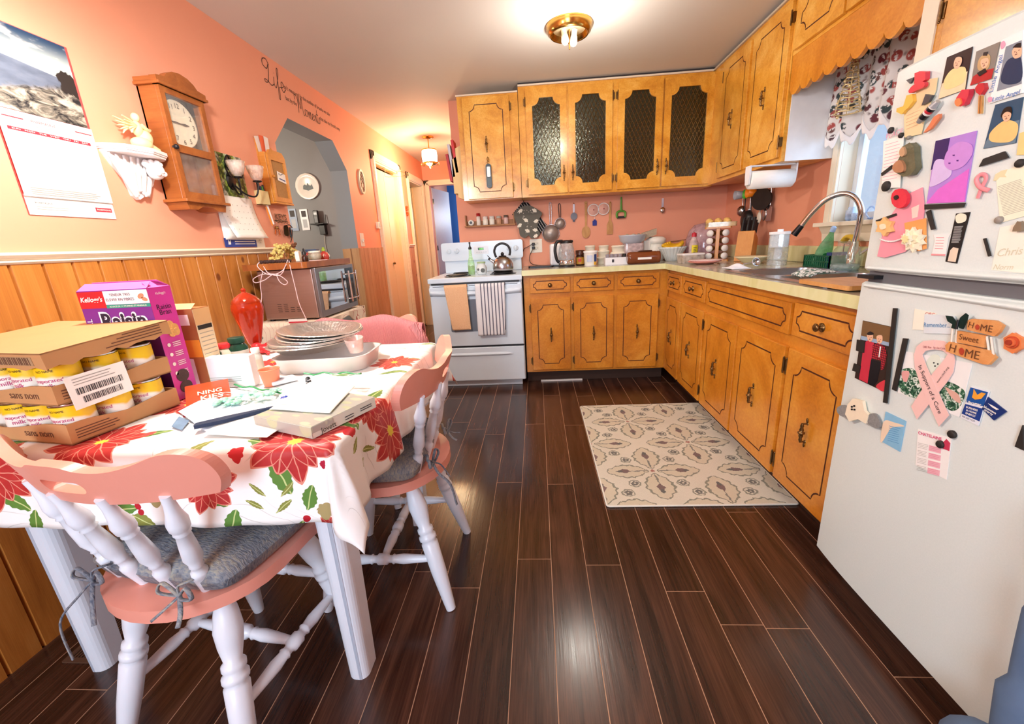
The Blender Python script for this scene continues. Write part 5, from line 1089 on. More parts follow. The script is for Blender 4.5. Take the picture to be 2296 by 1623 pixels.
# ---------------- on the dining table ----------------
TT = ZT+.0022
def TB(px, py, z=TT): return U(px, py, 'z', z)
M_CARD = pm('c08e5c', .8, 0, .06, 20, .03, name='cardboard'); M_CARDL = pm('d6a470', .8, 0, .06, 20, name='cardboard_light'); M_BRN = pm('6a4430', .8, name='brown_print')
BM = Tr(.512, .748, TT, radians(-10)); L_, D_ = .375, .235
def tray(z, h, label, flip=False, M2=None, txt='sans nom'):
    M = BM @ (M2 or Matrix.Translation((0, 0, z))); t = thing('cardboard_tray', label, 'box', M, 'cardboard trays of canned milk')
    g = G(); e = .003; b = (h-e, h) if flip else (0, e)
    g.bx(-L_, 0, 0, D_, *b)
    # side walls dip in the middle of the long sides
    def wall(p0, p1, dip):
        n_ = 12; q0, q1 = V(p0), V(p1); d = (q1-q0); nn = V((-d.y, d.x, 0)).normalized()*e
        top = [q0+d*i/n_+V((0, 0, h*(1-dip*min(1, max(0, 3.2*min(i/n_, 1-i/n_)-.5))))) for i in range(n_+1)] if not flip else [q0+d*i/n_+V((0, 0, .004*sin(i*2.4))) for i in range(n_+1)]
        base = [q0+d*i/n_+(V((0, 0, h)) if flip else V((0, 0, 0))) for i in range(n_+1)]
        vs = [tuple(p) for p in base+top]+[tuple(p+nn) for p in base+top]; k = n_+1; fs = []
        for i in range(n_): fs += [(i, i+1, k+i+1, k+i), (2*k+i, 3*k+i, 3*k+i+1, 2*k+i+1), (k+i, k+i+1, 3*k+i+1, 3*k+i)]
        g.add(vs, fs)
    wall((-L_, 0, 0), (0, 0, 0), .35); wall((0, 0, 0), (0, D_, 0), .25); wall((0, D_, 0), (-L_, D_, 0), 0); wall((-L_, D_, 0), (-L_, 0, 0), 0)
    obj('tray', g, [M_CARD], t)
    if txt: text(txt, .085, M_BRN, t, Fr('B', (-.09, -.0005, h*.45)), name='lettering')
    M = Matrix(((0, 0, 1, .0005), (1, 0, 0, 0), (0, 1, 0, 0), (0, 0, 0, 1)))
    if txt: g = G(); [g.quad((.012, y, .0), (.075+.02*sin(y*900), y, 0), (.075+.02*sin(y*900), y+.0022, 0), (.012, y+.0022, 0)) for y in [.010+.006*i for i in range(4)]]; obj('fine_print', g, M_BRN, t, M)
    return t
def can(mx, my, z, lb, proto=[None]):
    M = BM @ Tr(mx, my, z, radians(15+random.uniform(-30, 30)))
    if proto[0]: return dup(proto[0], M, lb)
    t = thing('milk_can', lb, 'can', M, 'cans of evaporated milk'); r = .0355
    n = N('can_label'); s = n.new('SeparateXYZ', {0: n.co}); f = n.noise(14, 2)
    c = n.mix(n.step(n.math('ADD', s.outputs[2], n.math('MULTIPLY', f, .05)), .070, .077), 'f3ece0', 'f2c818'); c = n.mix(n.math('MULTIPLY', n.step(n.noise(22), .56, .6), n.math('LESS_THAN', s.outputs[2], .030)), c, '8c4a34')
    g = G(); g.lathe([(r-.001, 0), (r, .002), (r, .003), (r-.001, .005), (r-.001, .077), (r, .079), (r, .081), (r-.002, .082), (r-.003, .079), (0, .079)], 28); obj('can', g, M_STEEL, t)
    g = G(); g.lathe([(r, .006), (r, .076)], 28); g.f = g.f[:28]; g.m = g.m[:28]; g.s = g.s[:28]; lab = obj('label', g, n.set(c, .35), t)
    for s_, w_, zz, mt in (('evaporated', .050, .046, pm('c23a7a', .5)), ('milk', .022, .036, pm('c23a7a', .5)), ('NO NAME', .03, .067, M_BLACK)):
        o = text(s_, w_, mt, lab, Matrix())
        for v in o.data.vertices: a = -pi/2+v.co.x/r; zz_ = zz+v.co.y; v.co = V(((r+.0006)*cos(a), (r+.0006)*sin(a), zz_))
    proto[0] = t; return t
tray(0, .045, 'bottom cardboard tray of canned milk reading sans nom at the table corner')
for i in range(5): can(-.037-.0745*i, .040, .0035, '%s milk can from the corner in the front row of the bottom tray' % ['first', 'second', 'third', 'fourth', 'fifth'][i])
for j in (1, 2): can(-.037, .040+.0745*j, .0035, '%s can behind the corner can on the aisle side of the bottom tray' % ['', 'first', 'second'][j])
tray(.0875, .042, 'middle cardboard tray resting on the cans of the bottom tray')
for j in range(3): can(-.037, .040+.0745*j, .0915, '%s can on the aisle side of the middle tray, counted from the front' % ['first', 'second', 'third'][j])
for i in (1, 2): can(-.037-.0745*i, .040, .0915, '%s can left of the corner can in the middle tray' % ['', 'first', 'second'][i])
t = tray(0, .034, 'upturned light brown cardboard tray lying tilted on top of the milk cans', True, Matrix.Translation((0.01, -.002, .1665)) @ Matrix.Rotation(radians(4.5), 4, 'X') @ Matrix.Rotation(radians(-1), 4, 'Z') @ Matrix.Diagonal((1.04, 1.08, 1, 1)), None)
M = Matrix(((0, 0, 1, .0006), (1, 0, 0, 0), (0, 1, 0, 0), (0, 0, 0, 1)))
for i, s_ in enumerate(('SHOW AND TELL MOMENT OF CUISINE', 'SUR LE BORD DE CUISSON', 'UN APRES OUVERTURE')): text(s_, .09-.01*i, M_BRN, t, M @ Matrix.Translation((.17+.005*i, .026-.008*i, 0)), h=.004) if i == 9 else None
g = G(); [g.quad((.10+.012*i, y, 0), (.215, y, 0), (.215, y+.0022, 0), (.10+.012*i, y+.0022, 0)) for i, y in enumerate([.008, .0145, .021, .027])]; obj('fine_print', g, M_BRN, t, M)
g = G(); g.bx(-.14, -.03, -.0008, -.0002, .008, .026); bc = obj('barcode_panel', g, pm('a98862', .8), t)
g = G(); [g.bx(-.135+.005*i, -.1335+.005*i+.001*(i % 3), -.0012, -.0009, .009, .025) for i in range(20)]; q = obj('barcode', g, M_BRN, bc); q['kind'] = 'stuff'
t = thing('shipping_label', 'white barcode sticker folded over the side of the middle tray', 'label', BM @ Matrix.Translation((.004, .078, .108)) @ Matrix(((0, 0, 1, 0), (1, 0, 0, 0), (0, 1, 0, 0), (0, 0, 0, 1))) @ Matrix.Rotation(radians(3), 4, 'Z'))
flat('sticker', .115, .072, M_PW, t, 0, 0, .001); g = G(); x = -.045
while x < .045: w_ = random.choice((.0008, .0016, .0024)); g.quad((x, -.006, .0015), (x+w_, -.006, .0015), (x+w_, .008, .0015), (x, .008, .0015)); g.quad((x*.85, -.026, .0015), ((x+w_)*.85, -.026, .0015), ((x+w_)*.85, -.012, .0015), (x*.85, -.012, .0015)); x += w_+random.choice((.001, .002))
q = obj('barcode', g, INK, t); q['kind'] = 'stuff'; lines(t, 'small_print', GINK, -.045, .05, [.028, .022, .016], .0008, .0015, .03)
# cereal box
cxm = .4325; t = thing('cereal_box', 'purple raisin bran cereal box with open top flaps behind the milk cans', 'box', Fr('B', (cxm, 1.003, TT))); w_, h_, d_ = .188, .300, .070
n = N('purple_print'); s = n.new('SeparateXYZ', {0: n.co}); M_PUR = n.set(n.mix(n.step(s.outputs[1], .0, .2), '3c1252', '7a2a8e'), .35); M_MAG = pm('d63aa6', .35, 0, .03, 10, name='magenta_print')
g = G(); g.bx(-w_/2, w_/2, 0, h_, -d_, 0); obj('carton', g, M_MAG, t)
fr_ = flat('front_print', w_, h_, M_PUR, t, 0, h_/2, .0006); q = flat('brand_panel', .07, .042, pm('c8202c', .4), fr_, -w_/2+.035, h_-.023, .0012); text("Kellogg's", .06, M_PW, q, Matrix.Translation((-w_/2+.035, h_-.023, .0018)), shear=.25, bold=.02)
q = flat('claim_panel', .118, .034, M_PW, fr_, .035, h_-.019, .0012); text('TENEUR TRES', .056, pm('5a3468', .5), q, Matrix.Translation((.020, h_-.012, .0018))); text('ELEVEE EN FIBRES', .075, pm('5a3468', .5), q, Matrix.Translation((.018, h_-.024, .0018))); g = G(); g.prism(ell(.009, .006, 12, .075, h_-.018, .5), .0014, .002); g.prism(ell(.008, .005, 12, .083, h_-.026, -.4), .0014, .002); obj('flake_picture', g, pm('e0906c', .5), q)
q = flat('green_band', .118, .008, pm('2f9e86', .4), fr_, .035, h_-.041, .0012); text('SOURCE DE 11 VITAMINES ET MINERAUX', .10, M_PW, q, Matrix.Translation((.035, h_-.041, .0018)))
text('Raisin', .128, pm('f6f2f6', .4), fr_, Matrix.Translation((.012, h_-.078, .0014)), bold=.07, h=.050); text('Raisin', .118, pm('1c1636', .4), fr_, Matrix.Translation((.012, h_-.078, .0022)), bold=.025, h=.041); text('Bran', .10, pm('1c1636', .4), fr_, Matrix.Translation((.012, h_-.15, .0022)), h=.041)
text('FAMILIAL', .08, M_PW, fr_, Matrix.Translation((-.082, h_-.11, .0014)) @ Matrix.Rotation(pi/2, 4, 'Z'))
MS = Matrix(((0, 0, 1, w_/2+.0006), (0, 1, 0, 0), (-1, 0, 0, 0), (0, 0, 0, 1)))
def side(o_, y): return MS @ Matrix.Translation((d_/2, y, 0))
text("Kellogg's", .03, M_PW, t, side(0, h_-.016), shear=.2); text('Raisin', .042, pm('1c1636', .4), t, side(0, h_-.050)); text('Bran', .034, pm('1c1636', .4), t, side(0, h_-.064))
g = G(); [g.prism(ell(.012-.002*(i % 2), .011, 14, .025+.012*(i % 3), h_-.098-.011*(i//2), i), 0, .0006*(i+1)) for i in range(6)]; obj('fruit_picture', g, pm('f0b06a', .5, 0, .35, 120), t, MS)
g = G(); g.prism(ell(.020, .017, 20, .034, .062), 0, .0006); g.prism(ell(.020, .017, 20, .036, .030), 0, .0008); obj('bowl_picture', g, pm('4a3430', .6, 0, .5, 150), t, MS)
g = G(); [g.prism(ell(.005, .005, 12, .018, h_-.150-.026*i), 0, .0006) for i in range(4)]; [g.quad((.03, h_-.147-.026*i-.005*k, .0005), (.055, h_-.147-.026*i-.005*k, .0005), (.055, h_-.145-.026*i-.005*k, .0005), (.03, h_-.145-.026*i-.005*k, .0005)) for i in range(4) for k in range(3)]; obj('claims', g, M_PW, t, MS)
g = G(); g.quad((-w_/2, h_, 0), (w_/2, h_, 0), (w_/2-.004, h_+.016, -.022), (-w_/2+.004, h_+.016, -.022)); g.quad((-w_/2, h_, -d_), (w_/2, h_, -d_), (w_/2-.004, h_+.018, -d_+.03), (-w_/2+.004, h_+.018, -d_+.03)); g.quad((w_/2, h_, -.004), (w_/2, h_, -d_+.004), (w_/2-.02, h_+.014, -d_+.012), (w_/2-.02, h_+.014, -.012)); obj('top_flap', g, pm('e66cc0', .4), t, solid=.001)
# second box
t = thing('cracker_box', 'tan and brown snack box with black band standing behind the cereal box', 'box', Fr('B', (.485, 1.10, TT))); h2 = .232
g = G(); g.bx(-.06, .06, 0, h2, -.062, 0); obj('carton', g, pm('b06c3c', .5, 0, .15, 14), t); MS2 = Matrix(((0, 0, 1, .0606), (0, 1, 0, 0), (-1, 0, 0, 0), (0, 0, 0, 1)))
flat('side_panel', .060, .228, pm('f1ddb8', .5), t, .031, h2/2, .0004, M=MS2); flat('lid_panel', .060, .045, pm('e2b680', .5), t, .031, h2-.024, .0010, M=MS2); flat('black_band', .052, .012, M_BLACK, t, .031, h2-.054, .0012, M=MS2); lines(t, 'table_print', GINK, 0, 0, [0]); g = G(); [g.quad((.006, h2-.07-.012*i, .0012), (.056, h2-.07-.012*i, .0012), (.056, h2-.0715-.012*i, .0012), (.006, h2-.0715-.012*i, .0012)) for i in range(9)]; obj('facts_table', g, GINK, t, MS2); flat('orange_patch', .12, .05, pm('f0962c', .5), t, 0, .12, .0008); flat('white_patch', .05, .03, M_PW, t, .02, h2-.03, .0008)
g = G(); g.quad((-.06, h2, 0), (.06, h2, 0), (.05, h2+.012, -.03), (-.05, h2+.014, -.03)); obj('top_flap', g, pm('d8a878', .6), t, solid=.001)
# jars behind the white box
def jar(px, y, z1, r, h, body, capc, label, lab=None, txt=None, capr=.8):
    p = U(px, 800, 'y', y); M = Tr(p.x, y, TT); t = thing('supplement_jar', label, 'jar', M, 'medicine and supplement jars on the table')
    g = G(); g.lathe([(r*.95, 0), (r, .003), (r, h*.66), (r*.7, h*.80), (r*.66, h*.82), (r*.66, h*.84)], 24); obj('jar', g, pm(body, .12), t)
    g = G(); g.lathe([(r*capr, h*.82), (r*capr, h*.99), (r*capr*.95, h), (0, h)], 28); obj('lid', g, pm(capc, .35), t)
    if lab: g = G(); g.lathe([(r*1.01, h*.12), (r*1.01, h*.58)], 24); g.f = g.f[:24]; g.m = g.m[:24]; g.s = g.s[:24]; lo = obj('label', g, pm(lab, .5), t)
    if txt:
        o = text(txt, r*1.1, pm('23262c', .5), lo, Matrix())
        for v in o.data.vertices: a = -pi/2+.25+v.co.x/r; z_ = h*.42+v.co.y; v.co = V((r*1.02*cos(a), r*1.02*sin(a), z_))
    return t
jar(472, 1.27, 0, .033, .095, '123c20', 'f4e23c', 'dark green jar with yellow lid and yellow label', 'f2e060', 'LEX'); jar(510, 1.32, 0, .027, .088, 'f0e0d0', 'd8343c', 'small white jar with a red lid', 'f6ece0'); jar(538, 1.34, 0, .031, .102, '1c4a3c', '12483c', 'dark green jar with a wide green lid', 'dfe4e0'); jar(575, 1.24, 0, .016, .085, 'f4efe6', 'f8f6f0', 'slim white pill bottle beside the white paper box', 'f0e2d0')
p = TB(612, 870); 
# white boxed leaflet, red pouch, cup
t = thing('paper_box', 'upright white paper carton with faint printing in front of the jars', 'box', Tr(.585, 1.105, TT, radians(4))); g = G(); g.bx(-.085, .085, 0, .03, 0, .092); obj('carton', g, pm('fbfbf8', .6), t, bev=.002); MB_ = Fr('B', (0, -.0006, .0)); g = G(); [g.quad((-.06, .03-.006*i, 0), (.05, .03-.006*i, 0), (.05, .0315-.006*i, 0), (-.06, .0315-.006*i, 0)) for i in range(3)]; obj('print', g, pm('9ab0a0', .6), t, MB_)
t = thing('snack_packet', 'shiny orange-red snack packet leaning against the white carton', 'packet', Tr(.60, 1.02, TT+.006, radians(38), radians(22)))
g = G(); g.grid(lambda u, v: ((u-.5)*.10, (v-.5)*.12, .007*sin(pi*u)*sin(pi*v)+.002), 14, 16); g.grid(lambda u, v: ((.5-u)*.10, (v-.5)*.12, -.004*sin(pi*u)*sin(pi*v)+.002), 14, 16); obj('packet', g, pm('d2502c', .22, 0, .12, 30), t)
text('NING', .055, pm('f6e0c0', .5), t, Matrix.Translation((.005, .005, .0102)), bold=.02); text('KIES', .05, pm('f6e0c0', .5), t, Matrix.Translation((.008, -.018, .0095)), bold=.02)
g = G(); g.grid(lambda u, v: ((u-.5)*.08, -.09-.05*v, .003+.004*sin(u*9)), 8, 6); obj('torn_flap', g, pm('c8343c', .3), t)
p = TB(601, 868); t = thing('plastic_cup', 'small orange plastic cup beside the white carton', 'cup', Tr(p.x, p.y+.02, TT)); g = G(); g.lathe([(.020, 0), (.027, .046), (.0285, .048), (.0275, .05), (.026, .047), (.0195, .003), (0, .003)], 24); obj('cup', g, pm('f28a64', .35), t)
# orange-red glass urn
p = V((.385, 1.545, TT)); t = thing('glass_urn', 'orange-red glass urn with pointed lid beside the pine wall', 'urn', Tr(*p)); n = N('red_glass'); t_ = n.t; M_URN = n.set('d8401c', .06, 0, n.noise(40), .1, Transmission_Weight=.55, IOR=1.3, Coat_Weight=.5)
g = G(); g.lathe([(.036, 0), (.032, .006), (.014, .014), (.014, .022), (.024, .04), (.034, .08), (.047, .13), (.055, .165), (.055, .18), (.050, .195)], 32); obj('bowl', g, M_URN, t); g = G(); g.lathe([(.051, .195), (.050, .20), (.040, .214), (.020, .228), (.008, .234), (.007, .238), (.010, .243), (.006, .249), (0, .251)], 32); obj('lid', g, M_URN, t)
p = TB(588, 792); t = solo('red_bow', (lambda g: g.sph((0, 0, .018), (.032, .025, .018)) and g.sph((.02, .01, .03), (.022, .016, .012)) and g.sph((-.02, -.008, .032), (.02, .018, .012)) and g.tube(spl([(0, -.01, .02), (.03, -.03, .012), (.04, -.035, .006)]), .006, 8))(G()), pm('d22c34', .3, 0, .1, 40), 'shiny red bow at the foot of the orange urn', 'bow', Tr(p.x+.01, p.y, TT))
# tub with foil pans
t = thing('plastic_tub', 'shallow translucent white plastic tub under the stack of foil pans', 'container', Tr(.80, 1.315, TT, radians(2))); g = G(); A = rrect(.30, .20, .05, 6); B = rrect(.315, .215, .055, 6); k = len(A)
vs = [(x*.93, y*.93, .0) for x, y in A]+[(x, y, .045) for x, y in A]+[(x, y, .048) for x, y in B]+[(x*.97, y*.97, .047) for x, y in A]+[(x*.90, y*.90, .003) for x, y in A]; fs = [(j*k+i, j*k+(i+1) % k, (j+1)*k+(i+1) % k, (j+1)*k+i) for j in range(4) for i in range(k)]+[tuple(range(k))[::-1], tuple(range(4*k, 5*k))]
g.add(vs, fs, 0, True); obj('tub', g, pm('f8eee8', .35, 0, .03, 12, Transmission_Weight=.15), t)
n = N('foil'); f = n.noise(55, 3, n.mapc((1, 1, .4)), .6); M_FOIL = n.set(n.mix(f, 'dcdcd8', 'fdfcfa'), .34, 1, f, .35)
proto = None; sd = 0
for st, (x, y, z, r, cnt, tl) in enumerate(((.735, 1.335, .052, .132, 4, 0), (.765, 1.35, .079, .128, 4, 4))):
    for i in range(cnt):
        M = Tr(x+random.uniform(-.006, .006), y+random.uniform(-.005, .005), TT+z+.0045*i, i*.7, radians(tl+random.uniform(-.8, .8)), radians(random.uniform(-1, 1)-tl*.5)); lb = '%s foil pie pan of the %s stack on the tub, counted from below' % (['first', 'second', 'third', 'fourth'][i], ['lower', 'upper'][st])
        if not proto:
            proto = thing('foil_pan', lb, 'pan', M, 'foil pie pans stacked on the tub'); g = G(); g.lathe([(0, .001), (.092, .001), (.122, .026), (.130, .027), (.133, .025), (.131, .028), (.121, .0275), (.091, .002), (0, .002)], 120, flute=(60, .006)); obj('pan', g, M_FOIL, proto)
        else: dup(proto, M, lb)
t = solo('clear_cup', (lambda g: g.lathe([(.022, 0), (.030, .045), (.0285, .045), (.021, .002), (0, .002)], 24))(G()), glass('ffeee6', .04, .4), 'small clear plastic cup at the right of the foil pans', 'cup', Tr(.905, 1.29, TT+.05) @ Matrix.Rotation(radians(8), 4, 'X'))
p = TB(694, 868); t = solo('marker_cap', (lambda g: g.lathe([(.007, 0), (.0075, .02), (.006, .028), (.002, .031), (0, .031)], 14))(G()), M_BLACK, 'black rounded cap standing in front of the plastic tub', 'cap', Tr(p.x, p.y, TT))
# papers, bags, medicine box
def sheet(name, label, cat, q, mat, z, curl=.004, parts=None):
    P_ = [TB(*a) for a in q]; P_ = [V((p.x, p.y, TT+z)) for p in P_]
    g = G(); g.grid(lambda u, v: tuple(P_[0].lerp(P_[1], u).lerp(P_[3].lerp(P_[2], u), v)+V((0, 0, curl*sin(pi*u)*sin(pi*v)+.003*curl/.004*sin(7*u+3*v)*.3))), 16, 16); return solo(name, g, mat, label, cat, solid=.0006)
sheet('paper_sheet', 'large plain white paper sheet in the middle of the table', 'paper', ((455, 978), (600, 985), (690, 925), (560, 905)), M_PW, .004); sheet('paper_sheet', 'white paper sheet curling under the green edged zip bag', 'paper', ((610, 945), (745, 955), (800, 890), (700, 880)), M_PW, .030, .003)
sheet('paper_sheet', 'pale blue paper sheet left of the navy pouch', 'paper', ((400, 925), (470, 975), (560, 915), (470, 890)), pm('e4eefa', .6), .003); sheet('photo_card', 'small blue and green printed card on the cloth left of the papers', 'card', ((385, 958), (408, 966), (425, 945), (402, 935)), pm('7a9ab8', .4, 0, .4, 60), .002, .001)
n = N('zip_bag'); t_ = n.t; n.n.remove(n.b); tr = n.new('BsdfTransparent', {0: (.93, .98, 1, 1)}); gl = n.new('BsdfPrincipled', {'Base Color': (.93, .97, 1, 1), 'Roughness': .12}); f = n.noise(35, 3, None, 1.5); mx = n.new('MixShader', {0: n.step(f, .45, .75), 1: tr.outputs[0], 2: gl.outputs[0]}); t_.links.new(mx.outputs[0], n.n['Material Output'].inputs[0]); M_BAG = n.m
def bag(label, q, z, strip, sc):
    P_ = [TB(*a) for a in q]; P_ = [V((p.x, p.y, TT+z)) for p in P_]; t = thing('zip_bag', label, 'bag', Tr(*((P_[0]+P_[2])/2))); o = (P_[0]+P_[2])/2
    f = lambda u, v: tuple(P_[0].lerp(P_[1], u).lerp(P_[3].lerp(P_[2], u), v)-o+V((0, 0, .012*sin(pi*u)*sin(pi*v)+.0035*sin(17*u+5*v)*sin(11*v))))
    g = G(); g.grid(f, 28, 28); obj('film', g, M_BAG, t); g = G(); g.tube([tuple(V(f(i/12, .97))+V((0, 0, .001))) for i in range(13)], .0035, 8, flat=.6); obj('zip_strip', g, pm(strip, .3), t); return t
bag('clear zip bag with green seal holding mint green candies', ((452, 905), (600, 940), (640, 885), (530, 868)), .006, '3c9c5c', 0)
bag('clear zip bag with a green seal lying over the papers at the right', ((625, 945), (800, 890), (815, 868), (690, 868)), .040, '3aa05e', 0) 
for k in range(16):
    p = TB(490+8.5*k+random.uniform(-3, 3), 915-1.9*k+random.uniform(-6, 6)); g = G(); g.sph((0, 0, 0), (.012, .009, .006), n=10, m=6); g.sph((.014, 0, 0), (.005, .007, .003), n=6, m=4); g.sph((-.014, 0, 0), (.005, .007, .003), n=6, m=4); solo('wrapped_candy', g, pm('a8e2c4', .25, 0, .1, 60), 'mint green wrapped candy in the zip bag, %s from the left' % ['first', 'second', 'third', 'fourth', 'fifth', 'sixth', 'seventh', 'eighth', 'ninth', 'tenth', 'eleventh', 'twelfth', 'thirteenth', 'fourteenth', 'fifteenth', 'last'][k], 'candy', Tr(p.x, p.y, TT+.013, random.random()*3), 'wrapped mint candies')
t = thing('pouch', 'narrow navy blue folded fabric pouch on the white papers', 'pouch', Tr(*TB(525, 938, TT+.008), radians(38))); g = G(); g.prism([(-.075, -.013), (-.02, -.017), (.085, -.004), (.085, .002), (-.01, .008), (-.07, .006)], 0, .008); obj('body', g, pm('1f2f4c', .75, 0, .15, 90, .2), t, bev=.003)
p = TB(650, 905); t = thing('dropper_tube', 'small square white bottle with blue nozzle lying on the papers', 'bottle', Tr(p.x, p.y, TT+.008, radians(10))); g = G(); g.bx(-.016, .016, -.018, .018, 0, .022); obj('bottle', g, M_PW, t, bev=.004); g = G(); g.turn((0, -.018, .010), (0, -.042, .004), [(0, .012), (.3, .011), (.35, .004), (1, .002)], 14); obj('nozzle', g, pm('2a44a8', .3), t)
p = TB(636, 858); t = thing('foil_packet', 'small white folded packet with grey print before the tub', 'packet', Tr(p.x, p.y, TT+.002, radians(50))); g = G(); g.bx(-.035, .035, -.02, .02, 0, .012); obj('packet', g, pm('eef0f4', .4), t, bev=.003); flat('print', .04, .014, pm('b0bac8', .5), t, 0, 0, .0126)
A_, B_, C_ = V((.888, .851, 0)), V((1.052, .783, 0)), V((1.062, .972, 0)); ang = math.atan2(B_.y-A_.y, B_.x-A_.x); Mx = Tr(.985, .862, TT, ang)
t = thing('vitamin_box', 'flat pale green carton printed with leaves lying at the table corner', 'box', Mx); n = N('leaf_print'); v = n.new('TexVoronoi', {'Vector': n.mapc((1, 2.2, 1)), 'Scale': 22.0}); M_LP = n.set(n.mix(n.step(v.outputs['Distance'], .42, .36), 'b4b2a8', n.mix(n.noise(9), '8a9a34', 'e6e2d8')), .35)
g = G(); g.bx(-.09, .09, -.085, .095, 0, .026); obj('carton', g, pm('e6e6d6', .4), t, bev=.001); g = G(); g.bx(-.0905, .0905, -.0858, -.0852, .001, .025); g.bx(.0902, .0908, -.0852, -.03, .012, .025); g.bx(-.09, .09, -.085, .095, .0262, .0266); obj('leaf_print', g, M_LP, t)
Ms = Matrix(((0, 0, 1, .0912), (1, 0, 0, 0), (0, 1, 0, 0), (0, 0, 0, 1))); text('Jovett', .04, pm('2a3a2c', .5), t, Ms @ Matrix.Translation((-.045, .008, 0))); lines(t, 'print', INK, 0, .025, [.013, .007], .001, 0).matrix_local = Ms; lines(t, 'print', INK, .045, .08, [.015, .010], .001, 0).matrix_local = Ms
t = thing('floor_vent', 'brown slatted floor vent near the pine wall under the table', 'vent', Tr(*U(268, 1400, 'z', .0005), radians(90))); g = G(); g.prism([rrect(.26, .10, .004, 2), rrect(.23, .075, .002, 2)], 0, .004); [g.bx(-.115, .115, -.035+.010*k, -.030+.010*k, 0, .003) for k in range(8)]; obj('grille', g, pm('5c4030', .5), t)
# ---------------- lamps ----------------
t = thing('ceiling_light', 'round brass ceiling light with exposed bulbs and missing shade', 'light', Matrix.Translation((1.725, 2.765, H)) @ Matrix.Rotation(pi, 4, 'X')); g = G(); g.lathe([(.128, 0), (.130, .006), (.124, .012), (.128, .020), (.118, .028), (.120, .036), (.108, .044), (.106, .050), (.098, .046), (.09, .02), (.0, .018)], 48); obj('pan', g, M_BRASS, t)
g = G(); g.lathe([(.09, .021), (.09, .022), (0, .022)], 32); obj('reflector', g, pm('c8b898', .4, .3), t)
for s_ in (-1, 1): g = G(); g.turn((s_*.03, 0, .022), (s_*.022, -.02*s_, .10), [(0, .016), (.35, .016), (.4, .019), (.8, .022), (.97, .012), (1, .001)], 16); obj('bulb', g, pm('f4f0e4', .3, Emission_Color=(1, .9, .75, 1), Emission_Strength=.0), t)
g = G(); g.tube([(0, 0, .02), (0, 0, .118)], .004, 8); obj('stem', g, M_BRASS, t)
t = thing('hall_lantern', 'glowing frosted glass hall lantern with brass fittings', 'light', Tr(.375, 4.95, 0)); g = G(); g.lathe([(.06, H), (.06, H-.01), (.02, H-.02)], 24); g.tube([(0, 0, H-.02), (0, 0, 2.14)], .006, 8); g.lathe([(.078, 2.14), (.082, 2.135), (.076, 2.13)], 24); obj('bracket', g, M_BRASS, t)
g = G(); g.lathe([(.072, 2.13), (.078, 2.12), (.082, 2.07), (.078, 2.02), (.072, 2.01)], 28, flute=(12, .03)); obj('shade', g, pm('fff2d8', .4, Emission_Color=(1, .86, .6, 1), Emission_Strength=7.0, Transmission_Weight=.3), t).visible_shadow = True
g = G(); g.lathe([(.076, 2.012), (.084, 2.004), (.07, 1.996), (.05, 1.985), (.02, 1.975), (.012, 1.965), (.016, 1.958), (0, 1.95)], 24, flute=(8, .06)); 
for k in range(4): a = k*pi/2; g.tube(spl([(.075*cos(a), .075*sin(a), 2.01), (.10*cos(a), .10*sin(a), 2.0), (.095*cos(a), .095*sin(a), 1.985), (.06*cos(a), .06*sin(a), 1.98)]), .004, 6)
obj('cage', g, M_BRASS, t)
t = thing('smoke_detector', 'small cream detector box high on the far hall wall', 'detector', Fr('B', (.55, 6.298, 2.19))); flat('case', .16, .06, pm('f0d8a8', .5), t, 0, 0, .03, .01, th=.03)
t = thing('pendant_light', 'fabric shaded pendant light hanging above the dining table', 'light', Tr(.55, 1.13, 0)); g = G(); g.tube([(0, 0, H), (0, 0, 1.93)], .004, 6); g.lathe([(.05, H), (.05, H-.015), (0, H-.018)], 20); obj('cord', g, M_BRASS, t)
g = G(); n_ = 8; g.lathe([(.09, 1.95), (.17, 1.82)], n_, sm=False); g.f = g.f[:n_]; g.m = g.m[:n_]; g.s = g.s[:n_]; obj('shade', g, pm('f4e6c8', .7, Transmission_Weight=.5), t, solid=.002)
# ---------------- back wall and counter ----------------
YW_ = YB-.001; CT = .9145
def WB(px, py, y=YB): return U(px, py, 'y', y)
def zc(px, py): return (1020+px/5.74, 420+py/5.74)
def onB(px, py, d=0, spin=0): p = WB(px, py); return Fr('B', (p.x, YB-d, p.z)) @ Matrix.Rotation(spin, 4, 'Z')
M_SPN = wood('beech', ['b48048', 'c8965c', 'd8aa70'], (1, 1, 1), .6, 8, 0)
t = thing('spice_shelf', 'small wooden spice shelf on the coral wall above the stove', 'shelf', Fr('B', (1.105, YB, 1.268))); g = G(); g.bx(-.222, .222, 0, .012, 0, .05); g.bx(-.215, -.205, .012, .10, 0, .045); g.bx(.205, .215, .012, .10, 0, .045); g.bx(-.205, .205, .012, .05, 0, .006); obj('shelf', g, pm('a87448', .6, 0, .1, 20), t, bev=.001)
for x, r, h, bc, lc, lb in ((-.10, .018, .10, 'e8e0d4', 'b02028', 'tall spice jar with a red lid on the wall shelf'), (-.04, .023, .07, 'efe8da', 'f2efe8', 'first white spice jar on the wall shelf'), (.018, .023, .07, 'efe8da', 'efece4', 'second white spice jar on the wall shelf'), (.078, .022, .068, 'c89878', 'c8c4b8', 'glass spice jar with pale lid on the wall shelf'), (.14, .021, .072, 'dcb8b0', '6a5c54', 'rightmost spice jar with a dark lid on the wall shelf')):
    t = thing('spice_jar', lb, 'jar', Tr(1.105+x, YB-.027, 1.2805), 'spice jars on the wall shelf'); g = G(); g.lathe([(r*.9, 0), (r, .003), (r, h*.66), (r*.8, h*.74)], 20); obj('jar', g, pm(bc, .25), t); g = G(); g.lathe([(r*.92, h*.74), (r*.92, h), (0, h)], 20); obj('lid', g, pm(lc, .35), t)
